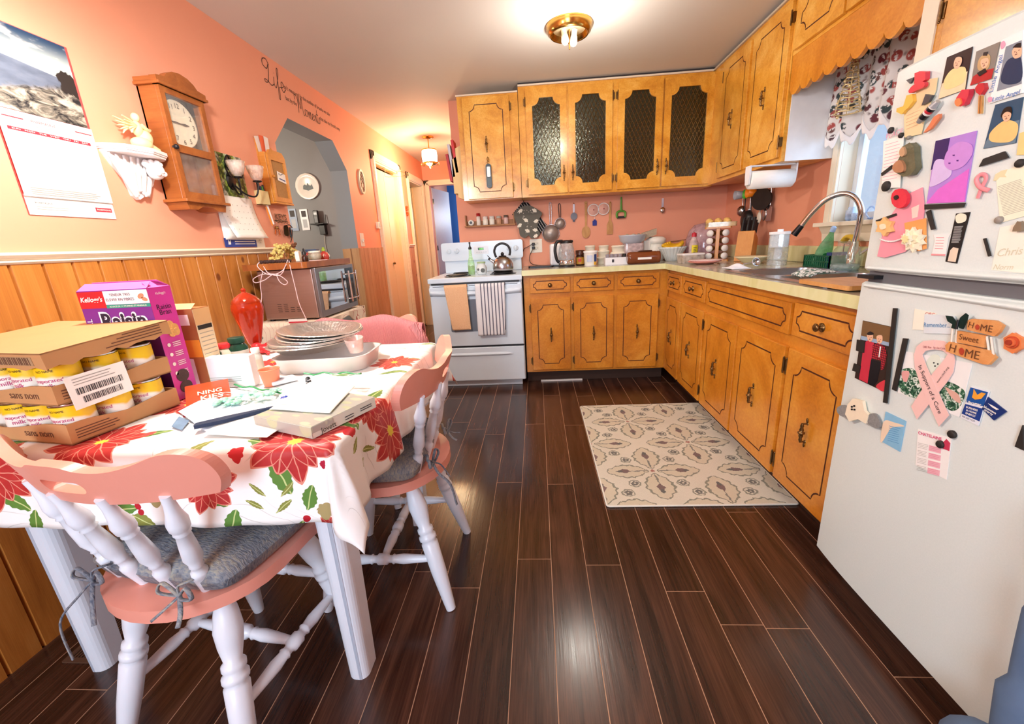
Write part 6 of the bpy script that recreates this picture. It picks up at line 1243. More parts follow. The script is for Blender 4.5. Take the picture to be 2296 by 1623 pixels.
t = thing('spice_jar', 'white spice tin lying on its side at the left of the wall shelf', 'jar', Tr(1.105-.165, YB-.002, 1.2815+.024) @ Matrix.Rotation(pi/2, 4, 'X'), 'spice jars on the wall shelf'); g = G(); g.lathe([(.0235, 0), (.0235, .045), (.012, .046), (0, .046)], 24); obj('tin', g, pm('f0ece2', .3), t); g = G(); g.lathe([(.0125, .0462), (0, .0464)], 20); obj('label', g, M_BLACK, t)
# oven mitt and striped potholder
p = WB(*zc(930, 420)); t = thing('oven_mitt', 'grey oven mitt printed with white sheep hanging from the cabinet', 'mitt', Fr('B', (p.x, YB-.035, p.z)))
ol = [zc(*q) for q in ((935, 235), (1010, 255), (1120, 330), (1090, 400), (1060, 520), (1095, 590), (1060, 640), (985, 660), (950, 620), (900, 650), (840, 620), (820, 520), (760, 350), (850, 260))]
o2 = [(U(a, b, 'y', YB-.035).x-p.x, U(a, b, 'y', YB-.035).z-p.z) for a, b in ol]; o2 = [q[:2] for q in spl([(x, y, 0) for x, y in o2], 4, True)]
if sum(o2[i-1][0]*o2[i][1]-o2[i][0]*o2[i-1][1] for i in range(len(o2))) < 0: o2 = o2[::-1]
g = G(); g.prism(o2, 0, .016); obj('mitt', g, pm('66645c', .9, 0, .06, 60, .2), t, bev=.004)
g = G()
for a, b in ((845, 305), (1025, 300), (915, 425), (1045, 435), (835, 490), (935, 560), (1035, 550), (1040, 625)):
    q = U(*zc(a, b), 'y', YB-.035); g.prism([(q.x-p.x+x*(1+.2*sin(5*i)), q.z-p.z+y*(1+.25*cos(4*i))) for i, (x, y) in enumerate(ell(.021, .014, 18, rot=random.uniform(-.5, .8)))], .0165, .018)
obj('sheep', g, pm('f0ead8', .9), t); g = G(); [g.prism(ell(.0032, .0032, 8, random.uniform(-.085, .06), random.uniform(-.12, .10)), .0163, .0168) for _ in range(26)]; q = obj('dots', g, pm('d8d4c8', .9), t); q['kind'] = 'stuff'
g = G(); q = WB(*zc(885, 200)); g.tube([(q.x-p.x, q.z-p.z-.02, .01), (q.x-p.x, q.z-p.z+.03, .01)], .003, 6); obj('loop', g, M_BLACK, t)
n = N('striped_fabric'); s = n.new('SeparateXYZ', {0: n.co}); st = n.math('FRACT', n.math('MULTIPLY', n.math('ADD', s.outputs[0], n.math('MULTIPLY', s.outputs[1], .6)), 42.0)); M_STR = n.set(n.mix(n.math('LESS_THAN', st, .14), '17161a', 'e8e4dc'), .9, 0, n.noise(80), .1)
p2 = WB(*zc(965, 400)); o3 = []
for q in ((870, 190), (940, 195), (1180, 480), (1090, 610), (960, 560), (735, 350)):
    w__ = U(*zc(*q), 'y', YB-.018); o3.append((w__.x-p2.x, w__.z-p2.z))
g = G(); g.prism(o3[::-1], 0, .008); solo('potholder', g, M_STR, 'black and white striped potholder hanging behind the sheep mitt', 'potholder', Fr('B', (p2.x, YB-.018, p2.z)), bev=.002)
# sieves, spoons and tools on hooks
n = N('mesh_wire'); t_ = n.t; n.n.remove(n.b); s = n.new('SeparateXYZ', {0: n.co}); gx = n.math('LESS_THAN', n.math('FRACT', n.math('MULTIPLY', s.outputs[0], 450)), .5); gy = n.math('LESS_THAN', n.math('FRACT', n.math('MULTIPLY', s.outputs[1], 450)), .5)
bs = n.new('BsdfPrincipled', {'Base Color': (.42, .36, .32, 1), 'Metallic': .7, 'Roughness': .4}); tr = n.new('BsdfTransparent'); mx = n.new('MixShader', {0: n.math('MAXIMUM', gx, gy), 1: tr.outputs[0], 2: bs.outputs[0]}); t_.links.new(mx.outputs[0], n.n['Material Output'].inputs[0]); M_MESH = n.m
def sieve(c_, r, top, hm, label):
    a = WB(*zc(*c_)); b = WB(*zc(*top)); t = thing('sieve', label, 'sieve', Fr('B', (a.x, YB-.012, a.z)), 'sieves on the back wall'); g = G(); g.lathe([(r, 0)]+[(r*cos(x), r*.7*sin(x)) for x in (.3, .6, .9, 1.2, 1.5)], 32); obj('bowl', g, M_MESH, t); g = G(); g.tube([(r*cos(2*pi*i/32), r*sin(2*pi*i/32), 0) for i in range(32)], .003, 6, closed=True); obj('rim', g, M_STEEL, t)
    dx, dy = b.x-a.x, b.z-a.z; g = G(); g.tube(spl([(-.006, r, 0), (dx-.009, dy-.02, 0), (dx, dy, 0), (dx+.009, dy-.02, 0), (.006, r, 0)], 5), .0028, 6); obj('handle', g, hm, t)
sieve((1235, 592), .073, (1225, 200), M_STEEL, 'large round wire sieve hanging beside the oven mitt'); sieve((1352, 468), .046, (1343, 212), M_BLACK, 'small wire sieve with a black handle hanging beside the large one')
def tool(name, label, cat, parts, at_, spin=0):
    t = thing(name, label, cat, onB(*zc(*at_), .006, spin)); 
    for nm_, g_, m_ in parts: obj(nm_, g_, m_, t)
    return t
def hook(y): g = G(); g.tube(spl([(0, y+.004, -.004), (0, y+.002, .010), (0, y-.006, .014)]), .002, 6); return ('hook', g, M_BRASS)
g1 = G(); g1.prism(ell(.028, .030, 24, 0, -.005), 0, .008); g2 = G(); g2.prism(rrect(.016, .07, .006, 3, 0, .06), 0, .006); g3 = G(); g3.prism(rrect(.02, .02, .004, 3, 0, -.04), 0, .006); tool('measuring_cup', 'grey round measuring scoop with a white handle on the back wall', 'scoop', [('scoop', g1, pm('74767c', .3, .6)), ('handle', g2, pm('dcdce8', .3, .3)), ('tip', g3, pm('4a5064', .4)), hook(.10)], (1530, 365))
g1 = G(); g1.prism([(x*(1+.0*y), y) for x, y in ell(.036, .050, 28, 0, -.02)], 0, .009); g2 = G(); g2.prism([(-.008, .02), (.008, .02), (.010, .20), (.013, .225), (0, .235), (-.013, .225), (-.010, .20)], 0, .008); tool('wooden_spoon', 'pale wooden spoon hanging bowl down on the back wall', 'spoon', [('bowl', g1, M_SPN), ('handle', g2, M_SPN), hook(.215)], (1685, 545))
for c_, lb in (((1780, 292), 'left'), ((1911, 278), 'right')):
    g1 = G(); g1.tube([(.047*cos(2*pi*i/32), .047*sin(2*pi*i/32), .006) for i in range(32)], .0045, 6, closed=True); g2 = G(); g2.lathe([(.046, .004), (.03, .016), (.0, .022)], 28); g3 = G(); g3.sph((0, 0, .024), .005); tool('tea_strainer', 'white rimmed round mesh strainer, the %s one of two touching on the back wall' % lb, 'strainer', [('rim', g1, pm('f2eeea', .4)), ('mesh', g2, pm('e8b8a8', .6, 0, .1, 200)), ('knob', g3, pm('b83c3c', .4))], c_)
g1 = G(); g1.prism(rrect(.036, .042, .004, 3, 0, 0), 0, .004); g1.bx(-.008, .008, .02, .03, 0, .004); g2 = G(); g2.tube([(0, .03, .003), (.003, .06, .004)], .0012, 5); tool('tag', 'small dark blue tag hanging below the white strainers', 'tag', [('tag', g1, pm('1f2c8c', .4)), ('string', g2, M_PW)], (1797, 460))
g1 = G(); g1.prism([(-.026, -.10), (.026, -.10), (.026, -.02), (.008, .02), (-.008, .02), (-.026, -.02)], 0, .005); g2 = G(); g2.prism([(-.008, .02), (.008, .02), (.010, .16), (0, .172), (-.010, .16)], 0, .008); tool('wooden_spatula', 'flat wooden spatula hanging right of the white strainers', 'spatula', [('blade', g1, M_SPN), ('handle', g2, M_SPN), hook(.16)], (1993, 450))
g1 = G(); g1.tube([(0, .09, .008), (0, 0, .010), (.0, -.03, .008)], [.006, .010, .012], 10, flat=.6); g2 = G(); g2.tube(spl([(-.034, -.075, .01), (-.034, -.035, .01), (0, -.022, .01), (.034, -.035, .01), (.034, -.075, .01)]), .009, 8); g3 = G(); g3.bx(-.034, .034, -.082, -.064, .004, .016); tool('vegetable_peeler', 'green handled vegetable peeler hanging on the back wall', 'peeler', [('handle', g1, pm('5aa032', .4)), ('fork', g2, pm('5aa032', .4)), ('blade', g3, M_BLACK)], (2135, 270))
t = thing('measuring_spoon', 'steel measuring spoon hanging alone below the third glass door', 'spoon', onB(1485, 463, .006)); g = G(); g.sph((0, -.03, .008), (.024, .026, .012)); obj('bowl', g, M_CHROME, t); g = G(); g.prism(rrect(.018, .075, .004, 3, 0, .028), 0, .003); obj('handle', g, pm('dcd8e8', .2, .6), t)
plate('wall_outlet', 'double outlet with black plugs above the counter left end', 'outlet', Fr('B', (1.497, YB, 1.082)) @ Matrix.Diagonal((1.5, 1.0, 1, 1)), 'o')
t = thing('power_cord', 'black appliance cords plugged into the double outlet', 'cord'); g = G(); g.box((1.474, YB-.022, 1.098), (.026, .03, .024)); g.box((1.474, YB-.022, 1.066), (.026, .03, .024)); obj('plug', g, M_BLACK, t, bev=.004); g = G(); g.tube(spl([(1.462, YB-.03, 1.098), (1.42, YB-.03, 1.075), (1.39, YB-.025, 1.06), (1.37, YB-.02, 1.0)]), .003, 6); g.tube(spl([(1.47, YB-.035, 1.06), (1.44, YB-.05, 1.0), (1.445, YB-.06, .94), (1.50, YB-.1, .92), (1.58, YB-.18, .918)]), .003, 6); obj('cord', g, M_BLACK, t)
def on(name, label, cat, x, y, rz=0, z=CT, group=None): return thing(name, label, cat, Tr(x, y, z, rz), group)
# stove top things
t = on('tea_kettle', 'stainless steel whistling kettle with arched black handle on the right burner', 'kettle', 1.232, 3.385, 0, .9005); g = G(); g.lathe([(.062, 0), (.076, .006), (.082, .03), (.080, .06), (.068, .09), (.045, .112), (.030, .118)], 36); obj('body', g, M_STEEL, t); g = G(); g.lathe([(.032, .117), (.028, .124), (.010, .128)], 24); g.sph((0, 0, .138), .014); obj('lid', g, M_BLACK, t); g = G(); g.tube(spl([(-.05, 0, .115), (-.062, 0, .16), (-.045, 0, .2), (0, 0, .218), (.045, 0, .2), (.062, 0, .16), (.055, 0, .125)]), .009, 10); obj('handle', g, M_BLACK, t); g = G(); g.tube([(-.065, 0, .075), (-.10, 0, .10)], [.014, .009], 12); obj('spout', g, M_STEEL, t); g = G(); g.sph((-.103, 0, .104), (.012, .008, .010)); g.tube([(-.10, 0, .112), (-.118, 0, .132)], .003, 6); obj('whistle', g, M_BLACK, t)
t = on('oil_bottle', 'clear oil bottle with black pourer on the stove', 'bottle', .968, 3.46, 0, .8875); g = G(); g.lathe([(.026, 0), (.029, .01), (.028, .09), (.014, .14), (.011, .19), (.010, .2)], 20); obj('bottle', g, glass('e8ffe0', .04, .25), t); g = G(); g.lathe([(.0, .004), (.025, .004), (.026, .07), (0, .07)], 20); obj('oil', g, pm('c8e6a8', .2, Transmission_Weight=.6), t); g = G(); g.lathe([(.012, .198), (.014, .21), (.006, .222), (.005, .24), (.009, .25), (0, .258)], 14); obj('pourer', g, M_BLACK, t)
t = on('ceramic_jar', 'small white ceramic jar with green rim and dark motifs on the stove', 'jar', 1.052, 3.45, 0, .8875); g = G(); g.lathe([(.034, 0), (.042, .01), (.044, .05), (.036, .07), (.03, .076), (.032, .086)], 28); obj('jar', g, pm('e6ecec', .2), t); g = G(); g.lathe([(.034, .086), (.035, .096), (.03, .098), (0, .098)], 24); obj('lid', g, pm('a8c494', .3), t); g = G(); g.prism(ell(.017, .017, 20, .014, .032), .040, .0445, 0, Matrix(((1, 0, 0, 0), (0, 0, -1, 0), (0, 1, 0, 0), (0, 0, 0, 1)))); g.prism(ell(.008, .010, 16, -.022, .04), .036, .0435, 0, Matrix(((1, 0, 0, 0), (0, 0, -1, 0), (0, 1, 0, 0), (0, 0, 0, 1)))); obj('motif', g, pm('4a4a42', .4), t)
# towels on the oven handle
def towel(name, label, x0, x1, xb0, xb1, z0, z1, mat, rip):
    g = G(); Y0 = 3.2-.040
    def f(u, v):
        s = v*2-.35
        if s < 0: return (x0+(x1-x0)*u, 3.2-.006, z0+s*.10)
        if s < .18: a = s/.18*pi; return (x0+(x1-x0)*u, 3.2-.023+.018*cos(a), z0+.010*sin(a))
        q = (s-.18)/1.47; return (x0+(x1-x0)*u+q*((xb0-x0)+(xb1-xb0-x1+x0)*u), Y0-.003-.003*sin(u*rip)*q, z0-(z0-z1)*q)
    g.grid(f, 24, 40); return solo(name, g, mat, label, 'towel', solid=.003)
n = N('peach_terry'); f = n.noise(150, 2); towel('dish_towel', 'peach dish towel hung over the left of the oven handle', .793, .966, .832, .975, .826, .492, n.set(n.mix(f, 'f0b888', 'fbcfa4'), .95, 0, f, .4), 5)
n = N('striped_towel'); s = n.new('SeparateXYZ', {0: n.co}); u = n.math('ADD', s.outputs[0], n.math('MULTIPLY', s.outputs[2], 0)); fr1 = n.math('FRACT', n.math('DIVIDE', n.math('ADD', u, -1.068), .026)); st = n.math('MULTIPLY', n.math('LESS_THAN', fr1, .32), n.math('GREATER_THAN', u, 1.06)); towel('dish_towel', 'white dish towel with grey vertical stripes over the right of the oven handle', 1.030, 1.254, 1.028, 1.236, .826, .441, n.set(n.mix(st, 'f2f0f2', '6c6c7c'), .95, 0, n.noise(150, 2), .3), 14)
# counter, left to right
t = on('griddle', 'flat black tray lying at the left end of the counter', 'tray', 1.53, 3.52); g = G(); g.prism(rrect(.20, .14, .02), 0, .012); obj('tray', g, M_BLACK, t, bev=.003)
t = on('toaster', 'slim white toaster standing behind the glass kettle', 'toaster', 1.655, 3.62); g = G(); g.bx(-.045, .045, -.09, .09, .008, .18); obj('body', g, pm('f0f0f2', .3), t, bev=.015); g = G(); g.bx(-.012, -.004, -.07, .07, .178, .182); g.bx(.006, .014, -.07, .07, .178, .182); obj('slots', g, M_BLACK, t); g = G(); g.bx(-.04, .04, -.085, .085, 0, .008); obj('base', g, M_BLACK, t)
t = on('electric_kettle', 'glass electric kettle with black handle and steel base on the back counter', 'kettle', 1.735, 3.43); g = G(); g.lathe([(.064, 0), (.066, .008), (.062, .012)], 32); obj('power_base', g, M_BLACK, t); g = G(); g.lathe([(.058, .013), (.062, .018), (.062, .05), (.060, .052)], 32); obj('band', g, M_CHROME, t); g = G(); g.lathe([(.060, .052), (.064, .08), (.060, .13), (.050, .175), (.046, .18)], 32); obj('glass_body', g, glass('e8eef0', .03, .3), t); g = G(); g.lathe([(.048, .178), (.046, .196), (.03, .202), (0, .203)], 28); obj('lid', g, M_BLACK, t); g = G(); g.tube(spl([(-.03, 0, .196), (-.075, -.01, .19), (-.090, -.012, .13), (-.078, -.01, .06), (-.06, 0, .035)]), .012, 10); g.tube([(.03, 0, .19), (.052, -.004, .192)], [.014, .008], 8); obj('handle', g, M_BLACK, t)
def pot(name, label, x, y, prof, mat, lidp=None, lidm=None, group=None, extra=None, cat='jar', n=28, flute=None, z=CT):
    t = on(name, label, cat, x, y, 0, z, group); g = G(); g.lathe(prof, n, flute=flute); obj('body', g, mat, t)
    if lidp: g = G(); g.lathe(lidp, 28); obj('lid', g, lidm, t)
    return t
def band(t, r, z0, z1, mat, a0=-150, a1=-30, nm='label'):
    g = G(); n_ = 14; vs = [(r*cos(radians(a0+(a1-a0)*i/n_)), r*sin(radians(a0+(a1-a0)*i/n_)), z) for z in (z0, z1) for i in range(n_+1)]; g.add(vs, [(i, i+1, n_+2+i, n_+1+i) for i in range(n_)], 0, True); return obj(nm, g, mat, t)
t = pot('coffee_jar', 'instant coffee jar with a dark brown lid on the back counter', 1.848, 3.50, [(.03, 0), (.036, .005), (.036, .07), (.028, .085)], pm('3a1c10', .15), [(.036, .085), (.036, .118), (0, .12)], pm('4a2418', .3)); band(t, .0365, .012, .065, pm('b8862c', .5, 0, .3, 60)); band(t, .037, .03, .055, pm('c8402c', .5), -120, -80, 'label_picture')
t = pot('plastic_tub', 'white plastic tub with blue and yellow label on the back counter', 1.922, 3.43, [(.046, 0), (.052, .095), (.054, .10)], pm('f6f2ea', .35), [(.056, .10), (.056, .112), (.03, .114), (0, .114)], pm('fbfaf6', .35)); band(t, .0525, .03, .085, pm('28427e', .5), -65, -35); band(t, .0515, .005, .04, pm('f0b42c', .5), -65, -35, 'label_band'); band(t, .0522, .03, .08, pm('c8d0e4', .5), -130, -80, 'label_print')
for i, (x, y, hs) in enumerate(((1.94, 3.60, (.05, .05, .05)), (2.05, 3.60, (.055, .05, .04)), (2.165, 3.58, (.09, .05)))):
    t = on('storage_canister', 'cream plastic canister stack behind the %s' % ['white tub', 'white tray, left stack', 'white tray, right stack'][i], 'canister', x, y, 0, CT, 'cream canisters stacked on the back counter'); z = 0
    for k, h in enumerate(hs):
        r = .052-.006*k+(.008 if i == 2 else 0); g = G(); g.lathe([(r*.92, z), (r, z+h*.75), (r*1.06, z+h*.78), (r*1.06, z+h*.9), (r*.9, z+h), (0, z+h)], 28); obj('canister', g, pm('f6ecd6', .4), t); z += h+.0005
    if i == 2: g = G(); g.prism(ell(.04, .02, 20, 0, .05), .056, .062, 0, Matrix(((1, 0, 0, 0), (0, 0, -1, 0), (0, 1, 0, 0), (0, 0, 0, 1)))); obj('painted_fruit', g, pm('e0a468', .4, 0, .3, 90), t)
t = on('white_tray', 'white rectangular tray box holding glasses on the back counter', 'tray', 2.115, 3.40); g = G(); g.prism([[(-.088, -.045), (.088, -.045), (.088, .045), (-.088, .045)], [(-.085, -.042), (.085, -.042), (.085, .042), (-.085, .042)]], 0, .055); g.bx(-.085, .085, -.042, .042, 0, .003); obj('tray', g, pm('f6f6f8', .4), t, bev=.001); flat('mark', .016, .022, INK, t, 0, 0, .0006, M=Fr('B', (-.03, -.0455, .03)))
for k in range(5): g = G(); g.lathe([(.012, 0), (.015, .05), (.015, .075), (.0135, .075), (.0135, .05), (.011, .003), (0, .003)], 16); solo('shot_glass', g, glass('c8c0c8', .05, .5) if k < 4 else M_BLACK, ['first', 'second', 'third', 'fourth', 'fifth, black,'][k]+' small tumbler from the left in the white tray', 'glass', Tr(2.05+.032*k, 3.40, CT+.0035), 'tumblers in the white tray')
t = on('cereal_keeper', 'tall clear container under an upturned grey bowl at mid counter', 'container', 2.28, 3.58); g = G(); g.prism(rrect(.15, .13, .02), 0, .15); obj('container', g, glass('e8d4d4', .05, .7), t); g = G(); g.prism(rrect(.13, .11, .02), .003, .05); obj('contents', g, pm('b06c44', .8, 0, .3, 60), t)
t = pot('mixing_bowl', 'light grey mixing bowl on top of the tall clear container', 2.275, 3.58, [(.07, 0), (.095, .02), (.105, .055), (.11, .062), (.106, .066), (.09, .02), (0, .008)], pm('c2c6d0', .3), cat='bowl', z=CT+.1505)
for k, (dx, r, c_, nm_) in enumerate(((-.04, .03, 'cfc8a8', 'left'), (.01, .035, 'e0dcc8', 'middle'), (.05, .03, 'b8b0a0', 'right'))): g = G(); g.lathe([(r*.5, 0), (r, .02), (r*.95, .04), (r*.4, .055), (0, .06)], 18); solo('glass_dish', g, glass(c_, .05, .8), '%s small glass dish piled in the grey mixing bowl' % nm_, 'dish', Tr(2.275+dx, 3.58, CT+.165, .5*k), 'glass dishes in the grey bowl')
t = on('appliance_box', 'white upright paper-wrapped roll beside the grey bowl', 'box', 2.405, 3.64); g = G(); g.prism(rrect(.06, .06, .012), 0, .165); obj('box', g, pm('f4f0e6', .5), t, bev=.002); g = G(); g.prism([(-.035, .0), (.09, .035), (.09, .085), (-.02, .055)], -.03, .03, 0, Fr('B', (-.02, 0, .17))); obj('basket', g, pm('b8a890', .5, .2, .3, 120), t)
t = on('bread_keeper', 'amber translucent cylindrical container lying on the counter before the bowls', 'container', 2.30, 3.30, 0, CT+.046); g = G(); M = Matrix.Rotation(pi/2, 4, 'Y'); g.lathe([(.03, -.12), (.042, -.115), (.045, -.10), (.045, .09), (.042, .095), (.044, .10), (.044, .118), (.03, .122)], 32, 0, M); obj('body', g, pm('9a5430', .18, 0, .12, 12, Transmission_Weight=.35), t); flat('label', .10, .016, M_PW, t, 0, 0, .0455, M=Fr('B', (0, 0, -.004)) ); g = G(); g.bx(-.04, .06, -.02, .02, .042, .052); obj('handle', g, pm('4a2a1c', .3), t, bev=.004)
t = pot('cookie_jar', 'plain white ceramic cookie jar with a puffy lid behind the fluted bowl', 2.485, 3.66, [(.06, 0), (.075, .02), (.078, .09), (.066, .13), (.06, .135)], pm('efece0', .25), [(.064, .135), (.08, .15), (.078, .175), (.05, .19), (0, .195)], pm('f4f1e6', .3))
t = pot('fluted_bowl', 'large white fluted bowl holding bananas on the back counter', 2.575, 3.50, [(.045, 0), (.050, .004), (.060, .03), (.10, .095), (.108, .108), (.103, .108), (.055, .032), (.04, .012), (0, .01)], pm('e4e8e4', .2), cat='bowl', n=96, flute=(24, .03))
for k in range(5): a = -.5+.28*k; g = G(); g.tube(spl([(-.07, 0, .03), (-.04, .0, .008), (0, 0, 0), (.04, 0, .008), (.075, 0, .03)]), [.006]+[.012]*5+[.016]*12+[.014]*6+[.005], 8); solo('banana', g, pm('e8b420', .4, 0, .12, 30), '%s banana from the left lying in the fluted bowl' % ['first', 'second', 'third', 'fourth', 'fifth'][k], 'banana', Tr(2.575+.012*k-.02, 3.47+.018*k, CT+.10+.004*k, a*.7, radians(25)), 'bananas in the fluted bowl')
g = G(); g.bx(-.07, .07, -.02, .02, 0, .12); solo('black_box', g, M_BLACK, 'dark box standing behind the bananas against the wall', 'box', Tr(2.64, 3.70, CT), bev=.003)
g = G(); g.tube(spl([(-.12, 0, 0), (-.05, .0, .012), (.06, 0, .02), (.12, 0, .03), (.12, .02, .03), (0, .02, .02), (-.12, .012, .004)]), .003, 6); solo('tongs', g, M_CHROME, 'thin steel tongs lying across the dark box behind the bananas', 'tongs', Tr(2.62, 3.70, CT+.1245))
t = pot('cake_dome', 'large clear plastic dome standing in the corner of the counter', 2.86, 3.62, [(.14, 0), (.145, .01), (.14, .15), (.12, .22), (.08, .265), (0, .28)], glass('e8ccd4', .05, .5), cat='dome', n=40)
t = pot('sauce_bottle', 'clear bottle with red cap and yellow label on the corner counter', 2.70, 3.40, [(.030, 0), (.034, .006), (.034, .13), (.018, .165), (.014, .175)], glass('f0dcd8', .05, .6), [(.018, .175), (.018, .20), (.008, .205), (0, .21)], pm('c83040', .35), cat='bottle'); band(t, .035, .03, .115, pm('f4e024', .5), -130, -50); g = G(); [g.bx(-.012, .010-.004*(k % 2), -.0356, -.0352, .095-.012*k, .099-.012*k) for k in range(5)]; q = obj('label_print', g, INK, t)
t = on('snack_container', 'clear lidded box of golden snacks on the corner counter', 'container', 2.60, 3.16, .1); g = G(); g.prism(rrect(.16, .11, .015), 0, .055); obj('box', g, glass('f4ece0', .05, .45), t); g = G(); g.prism(rrect(.165, .115, .015), .0555, .066); obj('lid', g, pm('f6f4f0', .4), t); g = G(); [g.sph((random.uniform(-.065, .065), random.uniform(-.045, .045), random.uniform(.008, .036)), (.010, .008, .007), n=6, m=4) for _ in range(90)]; q = obj('snacks', g, pm('c89434', .6, 0, .2, 60), t); q['kind'] = 'stuff'
for k in range(2): g = G(); g.lathe([(0, 0), (.05, 0), (.095, .014), (.105, .018), (.104, .021), (.09, .016), (.05, .004), (0, .004)], 40); solo('plate', g, pm(['ee9c90', 'f6d8d2'][k], .3), ['pink plate at the bottom of the pair on the corner counter', 'paler pink plate resting on the pink plate'][k], 'plate', Tr(2.62+.012*k, 2.955+.008*k, CT+.007*k, .5), 'pink plates on the corner counter')
# spice carousel
t = on('spice_rack', 'wooden revolving spice rack with white-lidded jars in the counter corner', 'rack', 2.80, 3.22, radians(-20)); g = G(); g.prism(rrect(.16, .12, .01), 0, .012); g.prism(rrect(.17, .12, .01), .225, .237); g.bx(-.012, .012, -.055, .055, .012, .225); obj('frame', g, M_OAKL, t, bev=.002)
for i in range(4):
    for sx in (-1, 1): g = G(); M = Tr(sx*.048, -.058, .038+.052*i, sx*.35) @ Matrix.Rotation(pi/2, 4, 'X'); g.lathe([(.021, -.05), (.021, 0)], 18, 0, M); jo = obj('spice_jar', g, pm('7a5a3c', .25, 0, .2, 40), t); g = G(); g.lathe([(.022, 0), (.022, .012), (0, .013)], 22, 0, M); obj('jar_lid', g, pm('f2eee8', .35), jo)
t = on('pastry_box', 'clear clamshell box of croissants on top of the spice rack', 'box', 2.815, 3.215, radians(-20), CT+.2375); g = G(); g.prism(rrect(.20, .11, .02), 0, .030); obj('tray', g, glass('f0dca8', .05, .5), t)
for k in range(3): g = G(); g.tube(spl([(-.045, 0, 0), (-.02, .012, .008), (.02, .012, .008), (.045, 0, 0)]), [.008]+[.018]*5+[.024]*6+[.018]*6+[.008], 10); solo('croissant', g, pm('eac070', .6, 0, .15, 40), ['left', 'middle', 'right'][k]+' golden croissant in the clamshell on the spice rack', 'pastry', Tr(2.755+.052*k, 3.235-.02*k, CT+.265, 1.3), 'croissants on the spice rack')
# knife block
t = on('knife_block', 'slanted wooden knife block with black handled knives by the spice rack', 'knife block', 2.93, 3.06, radians(-128)); g = G(); g.prism([(-.075, 0), (.075, 0), (.02, .20), (-.09, .145)], -.05, .05, 0, Matrix(((1, 0, 0, 0), (0, 0, -1, 0), (0, 1, 0, 0), (0, 0, 0, 1)))); obj('block', g, M_OAKL, t, bev=.004)
d_ = V((-.45, 0, .89)).normalized()
for i in range(3):
    for j in range(3):
        b = V((-.06+.036*i, -.032+.032*j, .158+.018*i)); g = G(); g.tube([tuple(b+d_*.0), tuple(b+d_*.02), tuple(b+d_*.10)], [.007, .010, .011], 8, flat=.7); kn = obj('knife_handle', g, M_BLACK, t); g = G(); g.tube([tuple(b-d_*.012), tuple(b+d_*.006)], .006, 6, flat=.4); obj('bolster', g, M_STEEL, kn)
t = pot('serving_bowl', 'wide cream bowl on the right counter before the knife block', 2.85, 2.79, [(.045, 0), (.05, .004), (.09, .036), (.105, .042), (.103, .045), (.086, .038), (.045, .010), (0, .010)], pm('f2e8c0', .3), cat='bowl')
t = on('water_pitcher', 'clear water filter pitcher with white lid on the right counter', 'pitcher', 2.90, 2.60, radians(60)); g = G(); g.prism(rrect(.15, .10, .03, 6), 0, .17); obj('pitcher', g, glass('eef2f4', .03, .25), t); g = G(); g.prism(rrect(.142, .092, .026, 6), .10, .17); obj('hopper', g, pm('f4f6f8', .35), t); g = G(); g.prism(rrect(.05, .04, .01), .03, .10); obj('filter', g, pm('f6f6f6', .4), t); g = G(); g.prism(rrect(.156, .104, .03, 6), .1705, .185); g.prism(rrect(.04, .03, .008), .185, .198); obj('lid', g, pm('fafafa', .35), t, bev=.003); g = G(); g.tube(spl([(.076, 0, .165), (.115, 0, .16), (.12, 0, .10), (.10, 0, .04), (.076, 0, .03)]), .008, 8); obj('handle', g, glass('f4f6f8', .03, .4), t)
t = on('dish_cloth', 'small white crumpled cloth at the sink corner', 'cloth', 2.60, 2.44); g = G(); g.grid(lambda u, v: ((u-.5)*.10, (v-.5)*.13, .004+.018*sin(pi*u)*sin(pi*v)*(1+.4*sin(9*u+4*v))), 20, 20); obj('cloth', g, pm('f2f2f8', .9), t, solid=.003)
g = G(); g.lathe([(.0, 0), (.018, .004), (.024, .016), (.021, .016), (.016, .006), (0, .003)], 20); g.tube([(-.02, 0, .014), (-.06, 0, -.010)], .003, 6); solo('ladle', g, M_CHROME, 'small steel ladle resting on the crumpled white cloth', 'ladle', Tr(2.68, 2.41, CT+.03, .2, radians(70)))
t = on('dish_rack', 'dark green plastic basket behind the sink', 'basket', 2.98, 2.29, radians(90)); g = G(); 
for k in range(13): x = -.10+.0167*k; g.bx(x-.0025, x+.0025, -.055, -.05, 0, .06); g.bx(x-.0025, x+.0025, .05, .055, 0, .06)
for y in (-.055, .05):
    for z in (0, .028, .056): g.bx(-.10, .10, y, y+.005, z, z+.005)
for x in (-.1025, .0975): g.bx(x, x+.005, -.055, .055, 0, .061)
obj('basket', g, pm('1f6a48', .4), t); g = G(); g.bx(-.095, -.06, -.045, .045, .004, .075); obj('caddy', g, pm('1c3c7c', .4), t)
t = thing('dish_soap', 'tilted green dish soap bottle standing in the green basket', 'bottle', Tr(2.965, 2.325, CT+.012, radians(90)) @ Matrix.Rotation(radians(-22), 4, 'Y')); g = G(); g.lathe([(.03, 0), (.036, .01), (.038, .07), (.03, .11), (.013, .16), (.010, .175)], 24, sx=.75); obj('bottle', g, glass('a8e0b8', .05, .35), t); g = G(); g.lathe([(.026, .004), (.033, .012), (.034, .05), (0, .052)], 20, sx=.72); obj('liquid', g, pm('4aa84c', .15, Transmission_Weight=.4), t); g = G(); g.lathe([(.012, .175), (.012, .195), (.008, .20), (0, .2)], 16); obj('cap', g, pm('a8c8f0', .35), t); mm = Matrix(((0, 0, -1, -.0285), (-1, 0, 0, 0), (0, 1, 0, 0), (0, 0, 0, 1))); lo = flat('label', .045, .05, pm('2e8c4c', .4), t, 0, .05, .001, .012, M=mm); text('Dawn', .034, M_PW, lo, Matrix.Translation((0, .054, .002)), bold=.02, shear=.15)
